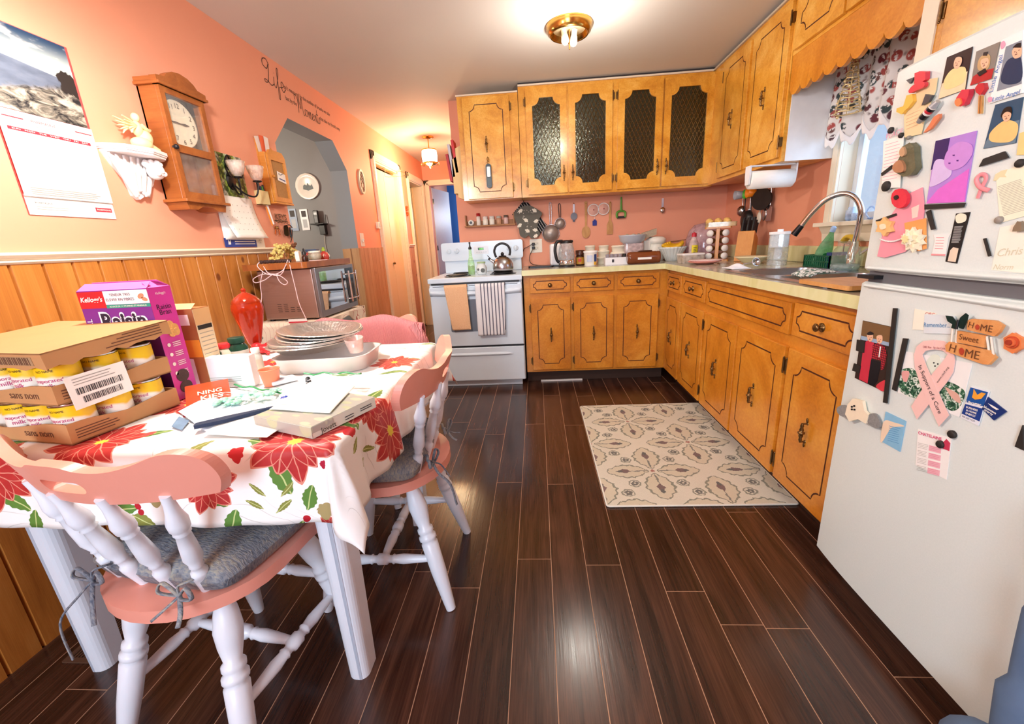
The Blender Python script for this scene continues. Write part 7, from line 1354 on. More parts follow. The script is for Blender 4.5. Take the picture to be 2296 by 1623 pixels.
t = on('sponge', 'yellow and white scrubbing pad on a wire holder behind the jar', 'sponge', 3.05, 2.25, 1.5, CT+.10); g = G(); g.tube(spl([(-.05, 0, 0), (-.03, 0, .035), (.02, 0, .045), (.05, 0, .02)]), .018, 10, flat=.6); obj('pad', g, pm('e8c03c', .8, 0, .15, 60), t); g = G(); g.tube([(-.04, 0, -.10), (-.04, 0, .01), (.04, 0, .01), (.04, 0, -.10)], .003, 6); obj('holder', g, pm('9a4a2c', .3, .7), t)
t = pot('glass_jar', 'large clear glass storage jar behind the sink', 2.90, 2.04, [(.04, 0), (.052, .006), (.054, .08), (.046, .10), (.038, .107), (.038, .128), (.04, .131)], glass('f0f8f4', .03, .10)); g = G(); g.lathe([(.0, .005), (.052, .005), (.055, .03), (0, .03)], 24); obj('water', g, glass('d8ecf0', .02, .3), t)
t = on('faucet', 'tall chrome gooseneck faucet arching over the double sink', 'faucet', 2.99, 2.13, 0, .9190); g = G(); g.lathe([(.030, 0), (.030, .008), (.024, .014), (.026, .05), (.022, .085), (.015, .11), (.0135, .12)], 24); obj('base', g, M_CHROME, t)
arc_ = [(0, 0, .115), (-.002, -.012, .20), (-.01, -.02, .26), (-.03, .0, .315), (-.06, .04, .338), (-.10, .085, .32), (-.135, .125, .265), (-.165, .155, .20)]; g = G(); g.tube(spl(arc_, 8), .0125, 14); obj('spout', g, M_CHROME, t); a_, b_ = V(arc_[-1]), V(arc_[-1])-V(arc_[-2]); g = G(); g.tube([tuple(a_-b_*.1), tuple(a_+b_.normalized()*.045)], [.014, .0165], 16); obj('spray_head', g, pm('2c2a2e', .25, .6), t); g = G(); g.tube([(.02, -.01, .06), (.075, -.03, .10)], [.008, .006], 10); obj('lever', g, M_CHROME, t)
g = G(); g.grid(lambda u, v: ((u-.5)*.10, (v-.5)*.13, .01-.0*u-.05*max(0, .4-u)**1.2+.004*sin(9*v)), 20, 20); n = N('crochet'); v = n.new('TexVoronoi', {'Vector': n.co, 'Scale': 90.0}); solo('crochet_cloth', g, n.set(n.mix(n.step(v.outputs['Distance'], .45, .6), 'f2f4f0', '6c8478'), .95, 0, v.outputs['Distance'], .5), 'white and green crochet dishcloth draped over the sink divider', 'cloth', Tr(2.66, 1.872, .925), solid=.006)
g = G(); g.prism(rrect(.20, .26, .012, 3), 0, .014); solo('cutting_board', g, wood('board', ['c88844', 'd89c58', 'e4b070'], (1, .3, 1), .5, 8, .1), 'light wooden cutting board at the counter edge beside the fridge', 'board', Tr(2.56, 1.50, .9190), bev=.003)
t = thing('flask', 'slim black and silver flask leaning between faucet and fridge', 'flask', Tr(2.99, 1.90, .9150, 0) @ Matrix.Rotation(radians(-8), 4, 'X')); g = G(); g.lathe([(.026, 0), (.028, .005), (.028, .15), (.024, .165)], 24); obj('body', g, pm('e0e0e6', .2, .9), t); g = G(); g.lathe([(.026, .166), (.024, .20), (.012, .25), (0, .262)], 24); obj('lid', g, M_BLACK, t)
# utensils hanging on the right wall
def onR(px, py, d=0, spin=0): p = U(px, py, 'x', XR-d); return Fr('R', p) @ Matrix.Rotation(spin, 4, 'Z')
t = thing('utensil_rack', 'black wall rack high under the corner cabinet holding kitchen utensils', 'rack', Fr('R', (XR, 3.30, 1.40))); g = G(); g.bx(-.26, .30, -.01, .01, 0, .012); [g.tube([(-.24+.09*k, 0, .01), (-.24+.09*k, -.006, .035), (-.24+.09*k, .006, .04)], .003, 6) for k in range(7)]; obj('rail', g, M_BLACK, t)
def uten(x, L, hm, head, lb, cat, gm=None, d=.03):
    t = thing('kitchen_utensil', lb, cat, Fr('R', (XR-d, 3.30-x, 1.39)), 'utensils on the right wall'); g = G(); g.tube([(0, 0, 0), (.006, -L, .0)], [.006, .004], 8); obj('handle', g, hm, t); g = G()
    if head == 'spoon': g.sph((.008, -L-.035, .004), (.028, .042, .008))
    elif head == 'ladle': g.lathe([(.04, 0), (.038, .015), (.025, .03), (0, .036)], 20, 0, Matrix.Translation((.008, -L-.03, 0)))
    elif head == 'turner': g.prism([(-.03, -L-.10), (.03, -L-.10), (.034, -L-.01), (.01, -L), (-.006, -L), (-.03, -L-.01)], 0, .004)
    elif head == 'fork': [g.tube([(x_, -L, 0), (x_, -L-.07, .004)], .0025, 6) for x_ in (-.012, 0, .012, .024)]; g.tube([(-.012, -L, 0), (.024, -L, 0)], .003, 6)
    elif head == 'cup': g.lathe([(.026, 0), (.032, .05), (.030, .05), (.024, .003), (0, .003)], 20, 0, Matrix.Translation((0, -.02, .01)))
    obj('head', g, gm or hm, t)
uten(-.20, .10, M_STEEL, 'ladle', 'steel ladle, deepest in the corner of the utensil rack', 'ladle'); uten(-.14, .13, M_BLACK, 'spoon', 'black plastic spoon beside the steel ladle on the rack', 'spoon', None, .04); uten(-.08, .12, M_STEEL, 'fork', 'steel serving fork on the utensil rack', 'fork'); uten(-.03, .14, M_BLACK, 'turner', 'black slotted turner in the middle of the utensil rack', 'turner', None, .045)
uten(.03, .05, pm('f08a1c', .35), 'cup', 'orange measuring cup on the utensil rack', 'measuring cup', None, .05); uten(.07, .16, pm('e8e0d0', .5), 'spoon', 'cream plastic spoon hanging low on the utensil rack', 'spoon', None, .03); uten(.14, .14, M_STEEL, 'spoon', 'steel slotted spoon near the paper towel roll', 'spoon'); uten(.20, .12, M_STEEL, 'turner', 'steel turner, nearest the paper towel roll', 'turner'); uten(-.11, .02, pm('a8a8b0', .3, 0, .1, 30), 'cup', 'grey translucent measuring cup on the utensil rack', 'measuring cup', None, .07); uten(-.05, .02, pm('58b83c', .4), 'cup', 'green measuring cup behind the orange one', 'measuring cup', None, .03)
g = G(); g.prism(ell(.085, .07, 28, 0, 0), 0, .012); g.tube([(.0, .06, .006), (.0, .10, .006)], .006, 6); solo('splatter_lid', g, M_BLACK, 'round black strainer lid hanging beside the orange cup', 'lid', Fr('R', (XR-.05, 3.165, 1.315)) @ Matrix.Rotation(.3, 4, 'Y'), bev=.003)
g = G(); g.lathe([(.07, 0), (.06, .03), (.04, .04), (0, .044)], 24); solo('black_ladle_bowl', g, M_BLACK, 'large black round skimmer hanging above the knife block', 'skimmer', Fr('R', (XR-.04, 3.36, 1.19)))
# paper towels
t = thing('paper_towel_holder', 'white plastic paper towel holder under the right wall cabinet', 'holder', Tr(2.84, 2.655, 1.464)); 
for s_ in (-1, 1): g = G(); g.prism([(-.028, 0), (.028, 0), (.028, -.05), (.02, -.10), (-.02, -.10), (-.028, -.05)][::-1], -.004, .004, 0, Tr(0, 0, 0) @ Matrix(((0, 0, 1, s_*.125), (1, 0, 0, 0), (0, 1, 0, 0), (0, 0, 0, 1)))); obj('bracket', g, pm('f4f6fa', .35), t, bev=.003)
g = G(); g.bx(-.12, .12, -.02, .02, -.006, 0); obj('mounting_bar', g, pm('f4f6fa', .35), t)
g = G(); g.lathe([(.018, -.115), (.048, -.115), (.048, .115), (.018, .115)], 32, 0, Tr(2.84, 2.655, 1.464-.075) @ Matrix.Rotation(pi/2, 4, 'Y')); solo('paper_towel_roll', g, pm('fbf9f4', .9, 0, .02, 60, .1), 'white paper towel roll in the holder under the right cabinet', 'paper towel')
# curtain, sill ornaments
n = N('floral_curtain'); v = n.new('TexVoronoi', {'Vector': n.co, 'Scale': 24.0}); m1 = n.step(v.outputs['Distance'], .56, .42); c = n.mix(n.math('MULTIPLY', m1, n.step(n.noise(60, 3), .40, .48)), 'ecebea', n.ramp(v.outputs['Color'], [(.30, '3c4c50'), (.45, '7c2838'), (.58, '30403c'), (.72, 'b05450')])); M_CUR = n.set(c, .9, 0, n.noise(70), .1, Transmission_Weight=.12)
def curt(u, v): y = 2.60-.86*u; z = 1.94-v*(.40-.055*abs(sin(u*pi*7))-.02*sin(u*40)); return (3.045+.016*sin(u*44)*(0.4+v)+.010*sin(u*19+1), y, z)
g = G(); g.grid(curt, 160, 26); solo('window_valance', g, M_CUR, 'gathered floral fabric curtain with scalloped hem over the sink window', 'curtain', solid=.0015)
n = N('lace'); g = G(); g.grid(lambda u, v: (curt(u, 1)[0]-.002, curt(u, 1)[1], curt(u, 1)[2]+.004-v*(.035+.012*sin(u*2*pi*28))), 200, 5); solo('lace_trim', g, pm('f4f4f6', .9, 0, .05, 60), 'white lace edging sewn along the floral curtain hem', 'lace', solid=.001)
g = G(); g.tube([(3.045, 2.62, 1.945), (3.045, 1.74, 1.945)], .006, 8); solo('curtain_rod', g, M_WT, 'thin white curtain rod above the sink window', 'rod')
t = thing('hanging_angel', 'gold wired hanging ornament dangling before the floral curtain', 'ornament', Tr(2.985, 2.31, 0)); g = G(); g.tube([(0, 0, 1.93), (0, 0, 1.86)], .0015, 5); obj('string', g, M_BRASS, t); g = G()
for k in range(9): z = 1.85-.028*k; r = .012+.0052*k; g.tube([(r*cos(a*.7), r*sin(a*.7), z+.004*sin(a*3)) for a in range(9)], .0035, 6, closed=True); g.sph((r*cos(k), r*sin(k), z-.008), .0075, n=8, m=5); g.sph((-r*cos(k), -r*sin(k), z-.012), .006, n=8, m=5)
for k in range(6): a = k*pi/3; g.tube([(.008*cos(a), .008*sin(a), 1.86), (.055*cos(a), .055*sin(a), 1.625)], .0018, 5)
obj('ornament', g, pm('e8d4a0', .25, .5, .2, 60), t)
g = G(); g.lathe([(.02, 0), (.026, .01), (.026, .05), (.018, .06), (.018, .068)], 20); solo('bud_vase', g, glass('e8f2ff', .03, .25), 'small clear glass vase on the window sill', 'vase', Tr(3.14, 2.40, WZ0+.0005))
g = G(); g.tube(spl([(0, -.03, .004), (0, .0, .05), (0, .03, .06), (0, .05, .03), (0, .02, .004)], 6), .004, 8); g.sph((0, .0, .006), (.02, .03, .006)); solo('glass_swan', g, glass('dcecff', .03, .3), 'small clear glass swan figurine on the window sill', 'figurine', Tr(3.14, 2.25, WZ0+.0005))
# cookbooks on the cabinet end
t = thing('cookbook_rack', 'tan notched rack fixed to the left end of the small wall cabinet', 'rack', Fr('B', (.855, 3.60, 1.475))); g = G(); g.prism([(0, .05), (.0, .30), (.035, .32), (.035, .38), (.078, .40), (.078, 0), (.03, .02), (.03, .05)][::-1], -.12, .0); obj('rack', g, pm('ecc98c', .6, 0, .04, 10), t)
for k, (x, c_, h, lb) in enumerate(((-.035, 'b8242c', .20, 'red spined cookbook leaning at the left of the cabinet rack'), (-.012, 'c8c4cc', .24, 'grey spined cookbook between the red ones'), (.018, 'cc2c30', .24, 'bright red cookbook nearest the cabinet'))): g = G(); g.bx(-.010, .010, 0, h, -.12, 0); solo('cookbook', g, pm(c_, .5), lb, 'book', Fr('B', (.875+x, 3.60, 1.62+.03*k)) @ Matrix.Rotation(radians(6), 4, 'Z'), 'cookbooks beside the wall cabinet') if True else None
# flash light keychain on the small cabinet handle
t = thing('key_flashlight', 'grey and white torch hanging from the small cabinet handle', 'flashlight', Fr('B', (1.15, 3.556-.012, 1.63))); g = G(); g.prism(rrect(.042, .175, .018, 5), 0, .014); obj('body', g, pm('1e2a30', .35), t, bev=.003); flat('light_panel', .026, .075, pm('f6f8fa', .2), t, 0, .030, .0146, .006); flat('grip_panel', .026, .055, pm('5a6a70', .5), t, 0, -.042, .0146, .006); g = G(); g.tube(spl([(0, .088, .007), (-.008, .10, .008), (.006, .115, .012), (0, .135, .02), (-.006, .115, .012), (.008, .10, .008)]), .0025, 6); obj('clip', g, M_BRZ, t)
# ---------------- fridge door things ----------------
def c4(x, y): return (1900+x/5.409, 60+y/5.41)
def c5(x, y): return (1900+x/5.07, 340+y/5.072)
def c6(x, y): return (1840+x/3.689, 660+y/3.689)
def FP(q, d=0): p = U(*q, 'x', FX-d); return V((FY-p.y, p.z))
def fmag(name, label, cat, pts, mat, th=.001, d=.0006, cv=c6, bev=0, group=None, part=None):
    "flat thing on the door outlined by its corners"
    P_ = [FP(cv(*q), d) for q in pts]; c = sum(P_, V((0, 0)))/len(P_); o_ = [(p.x-c.x, p.y-c.y) for p in P_]
    if sum(o_[i-1][0]*o_[i][1]-o_[i][0]*o_[i-1][1] for i in range(len(o_))) < 0: o_ = o_[::-1]
    M = Fr('R', (FX-d, FY-c.x, c.y)); t = thing(name, label, cat, M, group); g = G(); g.prism(o_, 0, th); obj(part or 'body', g, mat, t, bev=bev); t['c'] = (c.x, c.y); return t
def loc(t, q, cv, d=0): p = FP(cv(*q), d); c = t['c']; return (p.x-c[0], p.y-c[1])
def fpoly(t, nm_, pts, mat, z, cv, th=.0004, sm=False):
    o_ = [loc(t, q, cv) for q in pts]
    if sm: o_ = [q[:2] for q in spl([(x, y, 0) for x, y in o_], 5, True)]
    if sum(o_[i-1][0]*o_[i][1]-o_[i][0]*o_[i-1][1] for i in range(len(o_))) < 0: o_ = o_[::-1]
    g = G(); g.prism(o_, z-th, z); o = obj(nm_, g, mat, t)
    if nm_ in ('baby_head', 'face') and len(pts) > 4 and z < .008 and mat == SKIN:
        cx, cy = sum(p[0] for p in o_)/len(o_), sum(p[1] for p in o_)/len(o_); w_ = (max(p[0] for p in o_)-min(p[0] for p in o_))/2; g = G()
        for dx, dy, a, b in ((-.38, .1, .13, .09), (.38, .1, .13, .09), (0, -.48, .26, .09), (0, -.15, .07, .09)): g.prism(ell(w_*a, w_*b, 10, cx+dx*w_, cy+dy*w_), z, z+.0002)
        obj('features', g, pm('7a4034', .5), o)
    return o
def flines(t, nm_, a, b, c, n_, mat, cv, z=.0018, fill=.35, jit=.25):
    "rows of print between edge a-b (top) and offset to c (bottom left)"
    A, B, Cc = (V(loc(t, q, cv)) for q in (a, b, c)); g = G()
    for i in range(n_):
        o_ = (Cc-A)*(i/n_); h = (Cc-A)*(fill/n_); e = 1-jit*random.random(); p0, p1 = A+o_, A+o_+(B-A)*e; g.quad((*p0, z), (*(p0+h), z), (*(p1+h), z), (*p1, z))
    return obj(nm_, g, mat, t)
def ftext(t, s_, a, b, mat, cv, z=.002, h=None, **k):
    A, B = V(loc(t, a, cv)), V(loc(t, b, cv)); m = (A+B)/2; return text(s_, (B-A).length, mat, t, Matrix.Translation((m.x, m.y, z)) @ Matrix.Rotation(math.atan2(B.y-A.y, B.x-A.x), 4, 'Z'), h=h, **k)
PH = lambda c_: pm(c_, .25, 0, .08, 60)
SKIN = pm('efbf9c', .35); M_MAG_ = pm('26221f', .6, name='magnet')
# upper door
t = fmag('photo_print', 'photograph of a bald baby in a yellow outfit on dark ground, top of freezer door', 'photo', ((1215, 370), (1525, 240), (1440, 760), (1110, 880)), PH('2c1c20'), cv=c4, part='print')
fpoly(t, 'blanket', ((1160, 690), (1300, 600), (1470, 540), (1440, 760), (1115, 875)), PH('f4dcb4'), .0016, c4); fpoly(t, 'outfit', ((1240, 560), (1320, 500), (1440, 490), (1450, 600), (1400, 690), (1220, 760), (1180, 680)), PH('f4dc9c'), .0020, c4, sm=True); fpoly(t, 'baby_head', ((1310, 430), (1340, 370), (1400, 370), (1400, 440), (1350, 510), (1310, 490)), SKIN, .0024, c4, sm=True)
t = fmag('photo_print', 'photograph of a fair haired girl in a red sweater on the freezer door', 'photo', ((1570, 300), (1855, 180), (1760, 630), (1500, 715)), PH('8c857c'), cv=c4, part='print')
fpoly(t, 'sweater', ((1540, 600), (1640, 540), (1790, 500), (1760, 628), (1500, 712)), PH('b82c30'), .0016, c4); fpoly(t, 'hair', ((1600, 420), (1650, 350), (1740, 340), (1740, 460), (1690, 530), (1600, 520)), PH('c8a878'), .0018, c4, sm=True); fpoly(t, 'face', ((1640, 400), (1720, 380), (1725, 450), (1680, 505), (1640, 480)), SKIN, .0022, c4, sm=True); fpoly(t, 'collar', ((1590, 560), (1690, 500), (1710, 545), (1620, 600)), PH('201c20'), .0026, c4); fpoly(t, 'hat', ((1670, 310), (1720, 300), (1710, 350), (1660, 350)), PH('2c2a2c'), .0022, c4)
t = fmag('photo_frame_magnet', 'white frame lettered Little Angel around a dark haired baby in blue', 'photo frame', ((1890, 160), (2145, 40), (2142, 800), (1740, 930)), pm('f8fbf8', .4), .003, cv=c4, part='frame')
fpoly(t, 'print', ((1950, 240), (2142, 160), (2142, 690), (1840, 780)), PH('8a94a0'), .0036, c4); fpoly(t, 'outfit', ((1960, 420), (2080, 360), (2142, 400), (2142, 640), (1990, 700), (1890, 640)), PH('223a5c'), .0040, c4, sm=True); fpoly(t, 'baby_head', ((2030, 300), (2080, 230), (2142, 230), (2140, 350), (2060, 380)), SKIN, .0044, c4, sm=True); fpoly(t, 'hair', ((2040, 250), (2090, 200), (2142, 190), (2142, 250), (2080, 250)), PH('1c1a1e'), .0047, c4)
BI = pm('3a78c0', .4); ftext(t, 'Little Angel', (1775, 790), (1900, 340), BI, c4, .0036, h=.010); ftext(t, 'Little Angel', (1790, 890), (2120, 790), BI, c4, .0036, h=.010); fpoly(t, 'heart', ((1890, 200), (1930, 170), (1945, 220), (1900, 270)), pm('eaa0bc', .4), .0040, c4, sm=True); fpoly(t, 'heart', ((1735, 860), (1780, 850), (1780, 900), (1740, 910)), pm('eaa0bc', .4), .0040, c4, sm=True)
t = fmag('photo_print', 'photograph of a dark haired baby in yellow sitting on blue ground', 'photo', ((1800, 945), (2142, 850), (2050, 1410), (1655, 1480)), PH('2f5472'), cv=c4, part='print')
fpoly(t, 'backdrop', ((1700, 1380), (1850, 1180), (2100, 1130), (2050, 1408), (1658, 1476)), PH('6d8698'), .0014, c4, sm=False); fpoly(t, 'outfit', ((1850, 1180), (1960, 1130), (2080, 1180), (2060, 1330), (1960, 1400), (1760, 1390), (1740, 1300)), PH('f2cc84'), .0018, c4, sm=True); fpoly(t, 'hair', ((1880, 1090), (1920, 990), (2000, 970), (2010, 1060), (1950, 1100)), PH('1c1618'), .0022, c4, sm=True); fpoly(t, 'baby_head', ((1900, 1080), (1950, 1030), (2005, 1050), (1990, 1120), (1930, 1150)), SKIN, .0026, c4, sm=True)
t = fmag('photo_print', 'large purple tinted photograph of a baby held in place by magnets', 'photo', ((1016, -122), (1480, -240), (1345, 570), (905, 590)), PH('b68ae0'), .0014, cv=c5, part='print')
fpoly(t, 'backdrop', ((1016, -122), (1180, -160), (1130, 100), (960, 210)), PH('241c68'), .0018, c5); fpoly(t, 'blanket', ((905, 590), (1040, 430), (1400, 190), (1345, 570)), PH('e070d8'), .0020, c5); fpoly(t, 'outfit', ((970, 290), (1010, 110), (1110, 90), (1200, 200), (1160, 300), (960, 400)), PH('d8c4f4'), .0024, c5, sm=True); fpoly(t, 'baby_head', ((1120, 140), (1150, 0), (1280, -110), (1420, -90), (1440, 20), (1340, 160), (1200, 210)), PH('cc94e4'), .0028, c5, sm=True)
for q in ((1228, 40), (1272, 100), (1180, 130)): fpoly(t, 'feature', ((q[0]-12, q[1]-7), (q[0]+12, q[1]-9), (q[0]+10, q[1]+9), (q[0]-10, q[1]+9)), PH('5c3088'), .0032, c5)
n_mag = [0]
def strip_mag(pts, cv, lb): return fmag('magnet_strip', lb, 'magnet', pts, M_MAG_, .003, .0025, cv, group='dark magnets on the fridge')
strip_mag(((890, 600), (1350, 580), (1330, 632), (890, 658)), c5, 'long dark magnet strip under the purple baby photograph'); strip_mag(((395, 245), (515, 152), (515, 185), (400, 275)), c5, 'short dark magnet strip left of the robed bust'); strip_mag(((905, 685), (955, 660), (1010, 880), (965, 890)), c5, 'dark magnet strip left of the red scroll card'); strip_mag(((1510, 172), (1560, 80), (1800, -5), (1845, 68)), c5, 'wide dark wedge magnet below the blue ground baby photograph'); strip_mag(((1558, 990), (1585, 982), (1642, 1185), (1615, 1192)), c5, 'grey magnet strip beside the handwritten note'); strip_mag(((335, 780), (560, 700), (565, 725), (340, 808)), c5, 'thin magnet strip behind the pink card')
strip_mag(((607, 113), (641, 115), (556, 900), (524, 894)), c6, 'longest black magnet strip, right edge of the couple photograph'); strip_mag(((690, 362), (730, 366), (632, 800), (598, 785)), c6, 'black magnet strip between couple photograph and Christmas card'); strip_mag(((308, 373), (372, 382), (362, 482), (300, 464)), c6, 'square black magnet, upper left edge of the couple photograph'); strip_mag(((283, 570), (335, 592), (325, 650), (268, 630)), c6, 'square black magnet, lower left edge of the couple photograph'); strip_mag(((1618, 1258), (1682, 1080), (1690, 1290)), c6, 'black magnet at the right frame edge of the lower door')
def disc(q, r, cv, lb, mat=None, th=.006, name='round_magnet', cat='magnet'):
    p = FP(cv(*q)); g = G(); g.lathe([(r, 0), (r, th*.7), (r*.85, th), (0, th)], 24); return solo(name, g, mat or M_MAG_, lb, cat, Fr('R', (FX-.001, FY-p.x, p.y)), 'dark magnets on the fridge' if mat is None else None)
disc((545, 1255), .0075, c4, 'small black disc magnet near the left edge of the freezer door'); disc((670, 1315), .006, c4, 'tiny black disc magnet above the robed bust'); disc((765, 1343), .0045, c4, 'tiny grey disc magnet above the robed bust', pm('8a8880', .4)); disc((455, 393), .0125, c5, 'large black disc magnet above the red poppy'); disc((1982, 130), .0075, c5, 'black disc magnet at the top of the typed letter'); disc((1745, 775), .007, c5, 'grey disc magnet at the foot of the typed letter', pm('9a9288', .4)); disc((1100, 1157), .009, c6, 'black disc magnet beside the magazine card'); disc((1003, 1240), .009, c6, 'black disc magnet on the corner of the magazine card')
t = fmag('red_hat_magnet', 'glossy red cowboy hat shaped magnet on the freezer door', 'magnet', ((870, 560), (930, 535), (1005, 540), (1000, 640), (935, 680), (865, 690)), pm('dc3444', .3), .010, cv=c4, bev=.003); fpoly(t, 'brim', ((810, 770), (870, 700), (990, 660), (1000, 720), (900, 770), (830, 800)), pm('dc3444', .3), .012, c4, .008, True)
t = fmag('note_paper', 'tan note paper under magnets near the left of the freezer door', 'paper', ((850, 660), (1100, 615), (1075, 780), (960, 1060), (900, 1300), (695, 1345), (690, 1045), (830, 900)), pm('f0d8a8', .7), .0006, cv=c4, part='sheet'); flines(t, 'print', (720, 1080), (900, 1000), (720, 1280), 5, pm('e0b088', .7), c4, .0009, .15)
t = fmag('boot_magnet', 'yellow boot shaped magnet over the tan note paper', 'magnet', ((760, 830), (830, 810), (840, 900), (780, 980), (740, 1010), (700, 1060), (635, 1030), (640, 985), (720, 960)), pm('f2c050', .35), .008, .002, cv=c4, bev=.002)
t = fmag('gem_magnet', 'dark triangular gem magnet left of the red hat magnet', 'magnet', ((738, 645), (835, 608), (785, 692)), pm('4c4e54', .3), .005, cv=c4, bev=.001); t = fmag('gem_magnet', 'dark squarish gem magnet on the tan note paper', 'magnet', ((980, 815), (1065, 830), (1020, 905), (930, 955)), pm('45474c', .3), .006, .002, cv=c4, bev=.001)
a, b = FP(c4(920, 1155)), FP(c4(1160, 900)); t = thing('battery_magnet', 'silver, black and red capsule magnet lying diagonally on the freezer door', 'magnet', Fr('R', (FX-.010, FY, 0)))
for i, (u0, u1, c_) in enumerate(((0, .22, 'a8aaac'), (.22, .42, '1c1c1e'), (.42, .5, 'e8e6e0'), (.5, .60, 'c0303c'), (.60, .72, '1c1c1e'), (.72, .76, 'e8e6e0'), (.76, 1, 'b4b6b8'))): g = G(); p_, q_ = a.lerp(b, u0), a.lerp(b, u1); g.tube([(p_.x, p_.y, 0), (q_.x, q_.y, 0)], [.005 if i == 0 else .0085, .0085 if i < 6 else .005], 14); obj('band', g, pm(c_, .25, .3 if i in (0, 6) else 0), t)
t = fmag('figure_magnet', 'small orange carved fish magnet beside the capsule magnet', 'magnet', ((1150, 1050), (1150, 1100), (1090, 1180), (1040, 1240), (950, 1290), (1030, 1180), (1080, 1090)), pm('e08054', .5, 0, .15, 60), .006, .004, cv=c4, bev=.002)
t = fmag('flower_magnet', 'red and orange bow flower magnet at the centre of the freezer door', 'magnet', ((1450, 760), (1540, 750), (1530, 830), (1480, 940), (1430, 965), (1390, 920), (1380, 860)), pm('d83048', .35, 0, .1, 40), .010, .002, cv=c4, bev=.004); fpoly(t, 'centre', ((1400, 880), (1450, 860), (1470, 920), (1430, 960), (1395, 930)), pm('f0864c', .4), .013, c4, .006, True)
t = fmag('heart_magnet', 'red heart magnet with gold chime tubes on the freezer door', 'magnet', ((1600, 740), (1640, 680), (1700, 680), (1715, 750), (1660, 830), (1610, 790)), pm('cc2834', .3), .008, cv=c4, bev=.003)
for dx in (0, 28): fpoly(t, 'chime', ((1640+dx, 830), (1655+dx, 830), (1645+dx, 1050), (1628+dx, 1050)), pm('d8a868', .3, .6), .007, c4, .004)
t = fmag('note_card', 'narrow white note with pink writing at the left of the freezer door', 'paper', ((440, 1390), (690, 1300), (640, 1950), (420, 1960)), pm('fdfaf2', .7), .0005, cv=c4, part='sheet'); flines(t, 'print', (470, 1430), (670, 1370), (430, 1900), 12, pm('f0b4c0', .7), c4, .0008, .15); ftext(t, 'PEACE', (480, 1330), (680, 1262), pm('e89cb4', .6), c4, .0009)
t = fmag('robed_bust', 'bronze-green robed mother and child bust magnet on the freezer door', 'figurine', ((690, -60), (780, -110), (830, -60), (835, 60), (850, 180), (790, 260), (700, 280), (610, 230), (580, 160), (640, 100), (680, 20)), pm('6c6a50', .45, .2, .25, 60, .3), .014, cv=c5, bev=.005, part='robe'); fpoly(t, 'face', ((690, -20), (730, -60), (750, 10), (720, 50), (690, 30)), pm('c8a078', .5), .019, c5, .006, True); fpoly(t, 'child', ((640, 120), (700, 90), (740, 150), (730, 220), (650, 230), (610, 180)), pm('b8825c', .5, 0, .2, 60), .020, c5, .008, True)
t = fmag('poppy_pin', 'red felt poppy with black centre on the pink card', 'pin', [(625+98*cos(a*.5236)*.95, 530-112*sin(a*.5236)) for a in range(12)], pm('e23444', .8, 0, .06, 60, .2), .008, .006, cv=c5, bev=.003, part='petals'); fpoly(t, 'centre', ((605, 505), (640, 490), (655, 520), (625, 545), (605, 530)), M_BLACK, .010, c5, .003, True)
t = fmag('pink_card', 'pink shaped greeting card under the poppy and flowers', 'card', ((720, 470), (860, 405), (885, 640), (870, 760), (900, 900), (660, 1140), (430, 1205), (345, 1190), (400, 960), (360, 780), (500, 730), (560, 640)), pm('f29cac', .6, 0, .05, 40), .0016, cv=c5, part='card'); fpoly(t, 'print', ((740, 640), (830, 600), (810, 740), (750, 760)), pm('fbdcd0', .6), .0021, c5)
g = G(); t = thing('bead_string', 'string of small pearls across the pink card', 'beads', Fr('R', (FX-.006, FY, 0))); g = G()
for k in range(15): p = FP(c5(400+17*k, 985+30*sin(k/14*pi)*.9+8)); g.sph((p.x, p.y, 0), .0023, n=8, m=5)
obj('pearls', g, pm('f8efe8', .25), t)
t = fmag('flower_magnet', 'cream and orange fabric flower at the left of the pink card', 'magnet', [(450+(110 if k % 2 else 70)*cos(k*pi/6), 850-(115 if k % 2 else 75)*sin(k*pi/6)) for k in range(12)], pm('f6c07c', .7, 0, .15, 60), .008, .003, cv=c5, bev=.003, part='petals'); fpoly(t, 'centre', ((430, 830), (480, 820), (490, 870), (440, 880)), pm('fbe8c8', .6), .011, c5, .004, True)
t = fmag('photo_card', 'orange square card behind the cream ruffled flower', 'card', ((655, 810), (900, 755), (905, 1100), (820, 1130), (690, 1100)), pm('f0a45c', .5), .0016, .0028, cv=c5, part='card')
t = fmag('flower_magnet', 'large cream ruffled paper flower on the orange card', 'magnet', [(770+(140 if k % 2 else 95)*cos(k*pi/10), 1000-(150 if k % 2 else 105)*sin(k*pi/10)) for k in range(20)], pm('faf0d4', .8, 0, .06, 60), .006, .006, cv=c5, bev=.002, part='petals')
for k in range(3): fpoly(t, 'ruffle', [(775-6*k+(100-28*k if j % 2 else 66-20*k)*cos(j*pi/8+k), 990-(105-28*k if j % 2 else 70-20*k)*sin(j*pi/8+k)) for j in range(16)], pm(['f8ecc8', 'fdf4dc', 'f6e4a8'][k], .8), .009+.004*k, c5, .003)
t = fmag('scroll_card', 'small white scroll shaped card with red lines', 'card', ((985, 945), (1175, 935), (1150, 985), (1120, 1190), (965, 1170), (1000, 1010)), pm('fdf6f2', .6), .001, cv=c5, part='card'); flines(t, 'print', (1020, 975), (1140, 975), (1000, 1130), 5, pm('dc5c6c', .6), c5, .0014, .14); fpoly(t, 'scroll_edge', ((965, 1160), (1125, 1165), (1120, 1185), (960, 1180)), pm('f0a0a4', .6), .0015, c5)
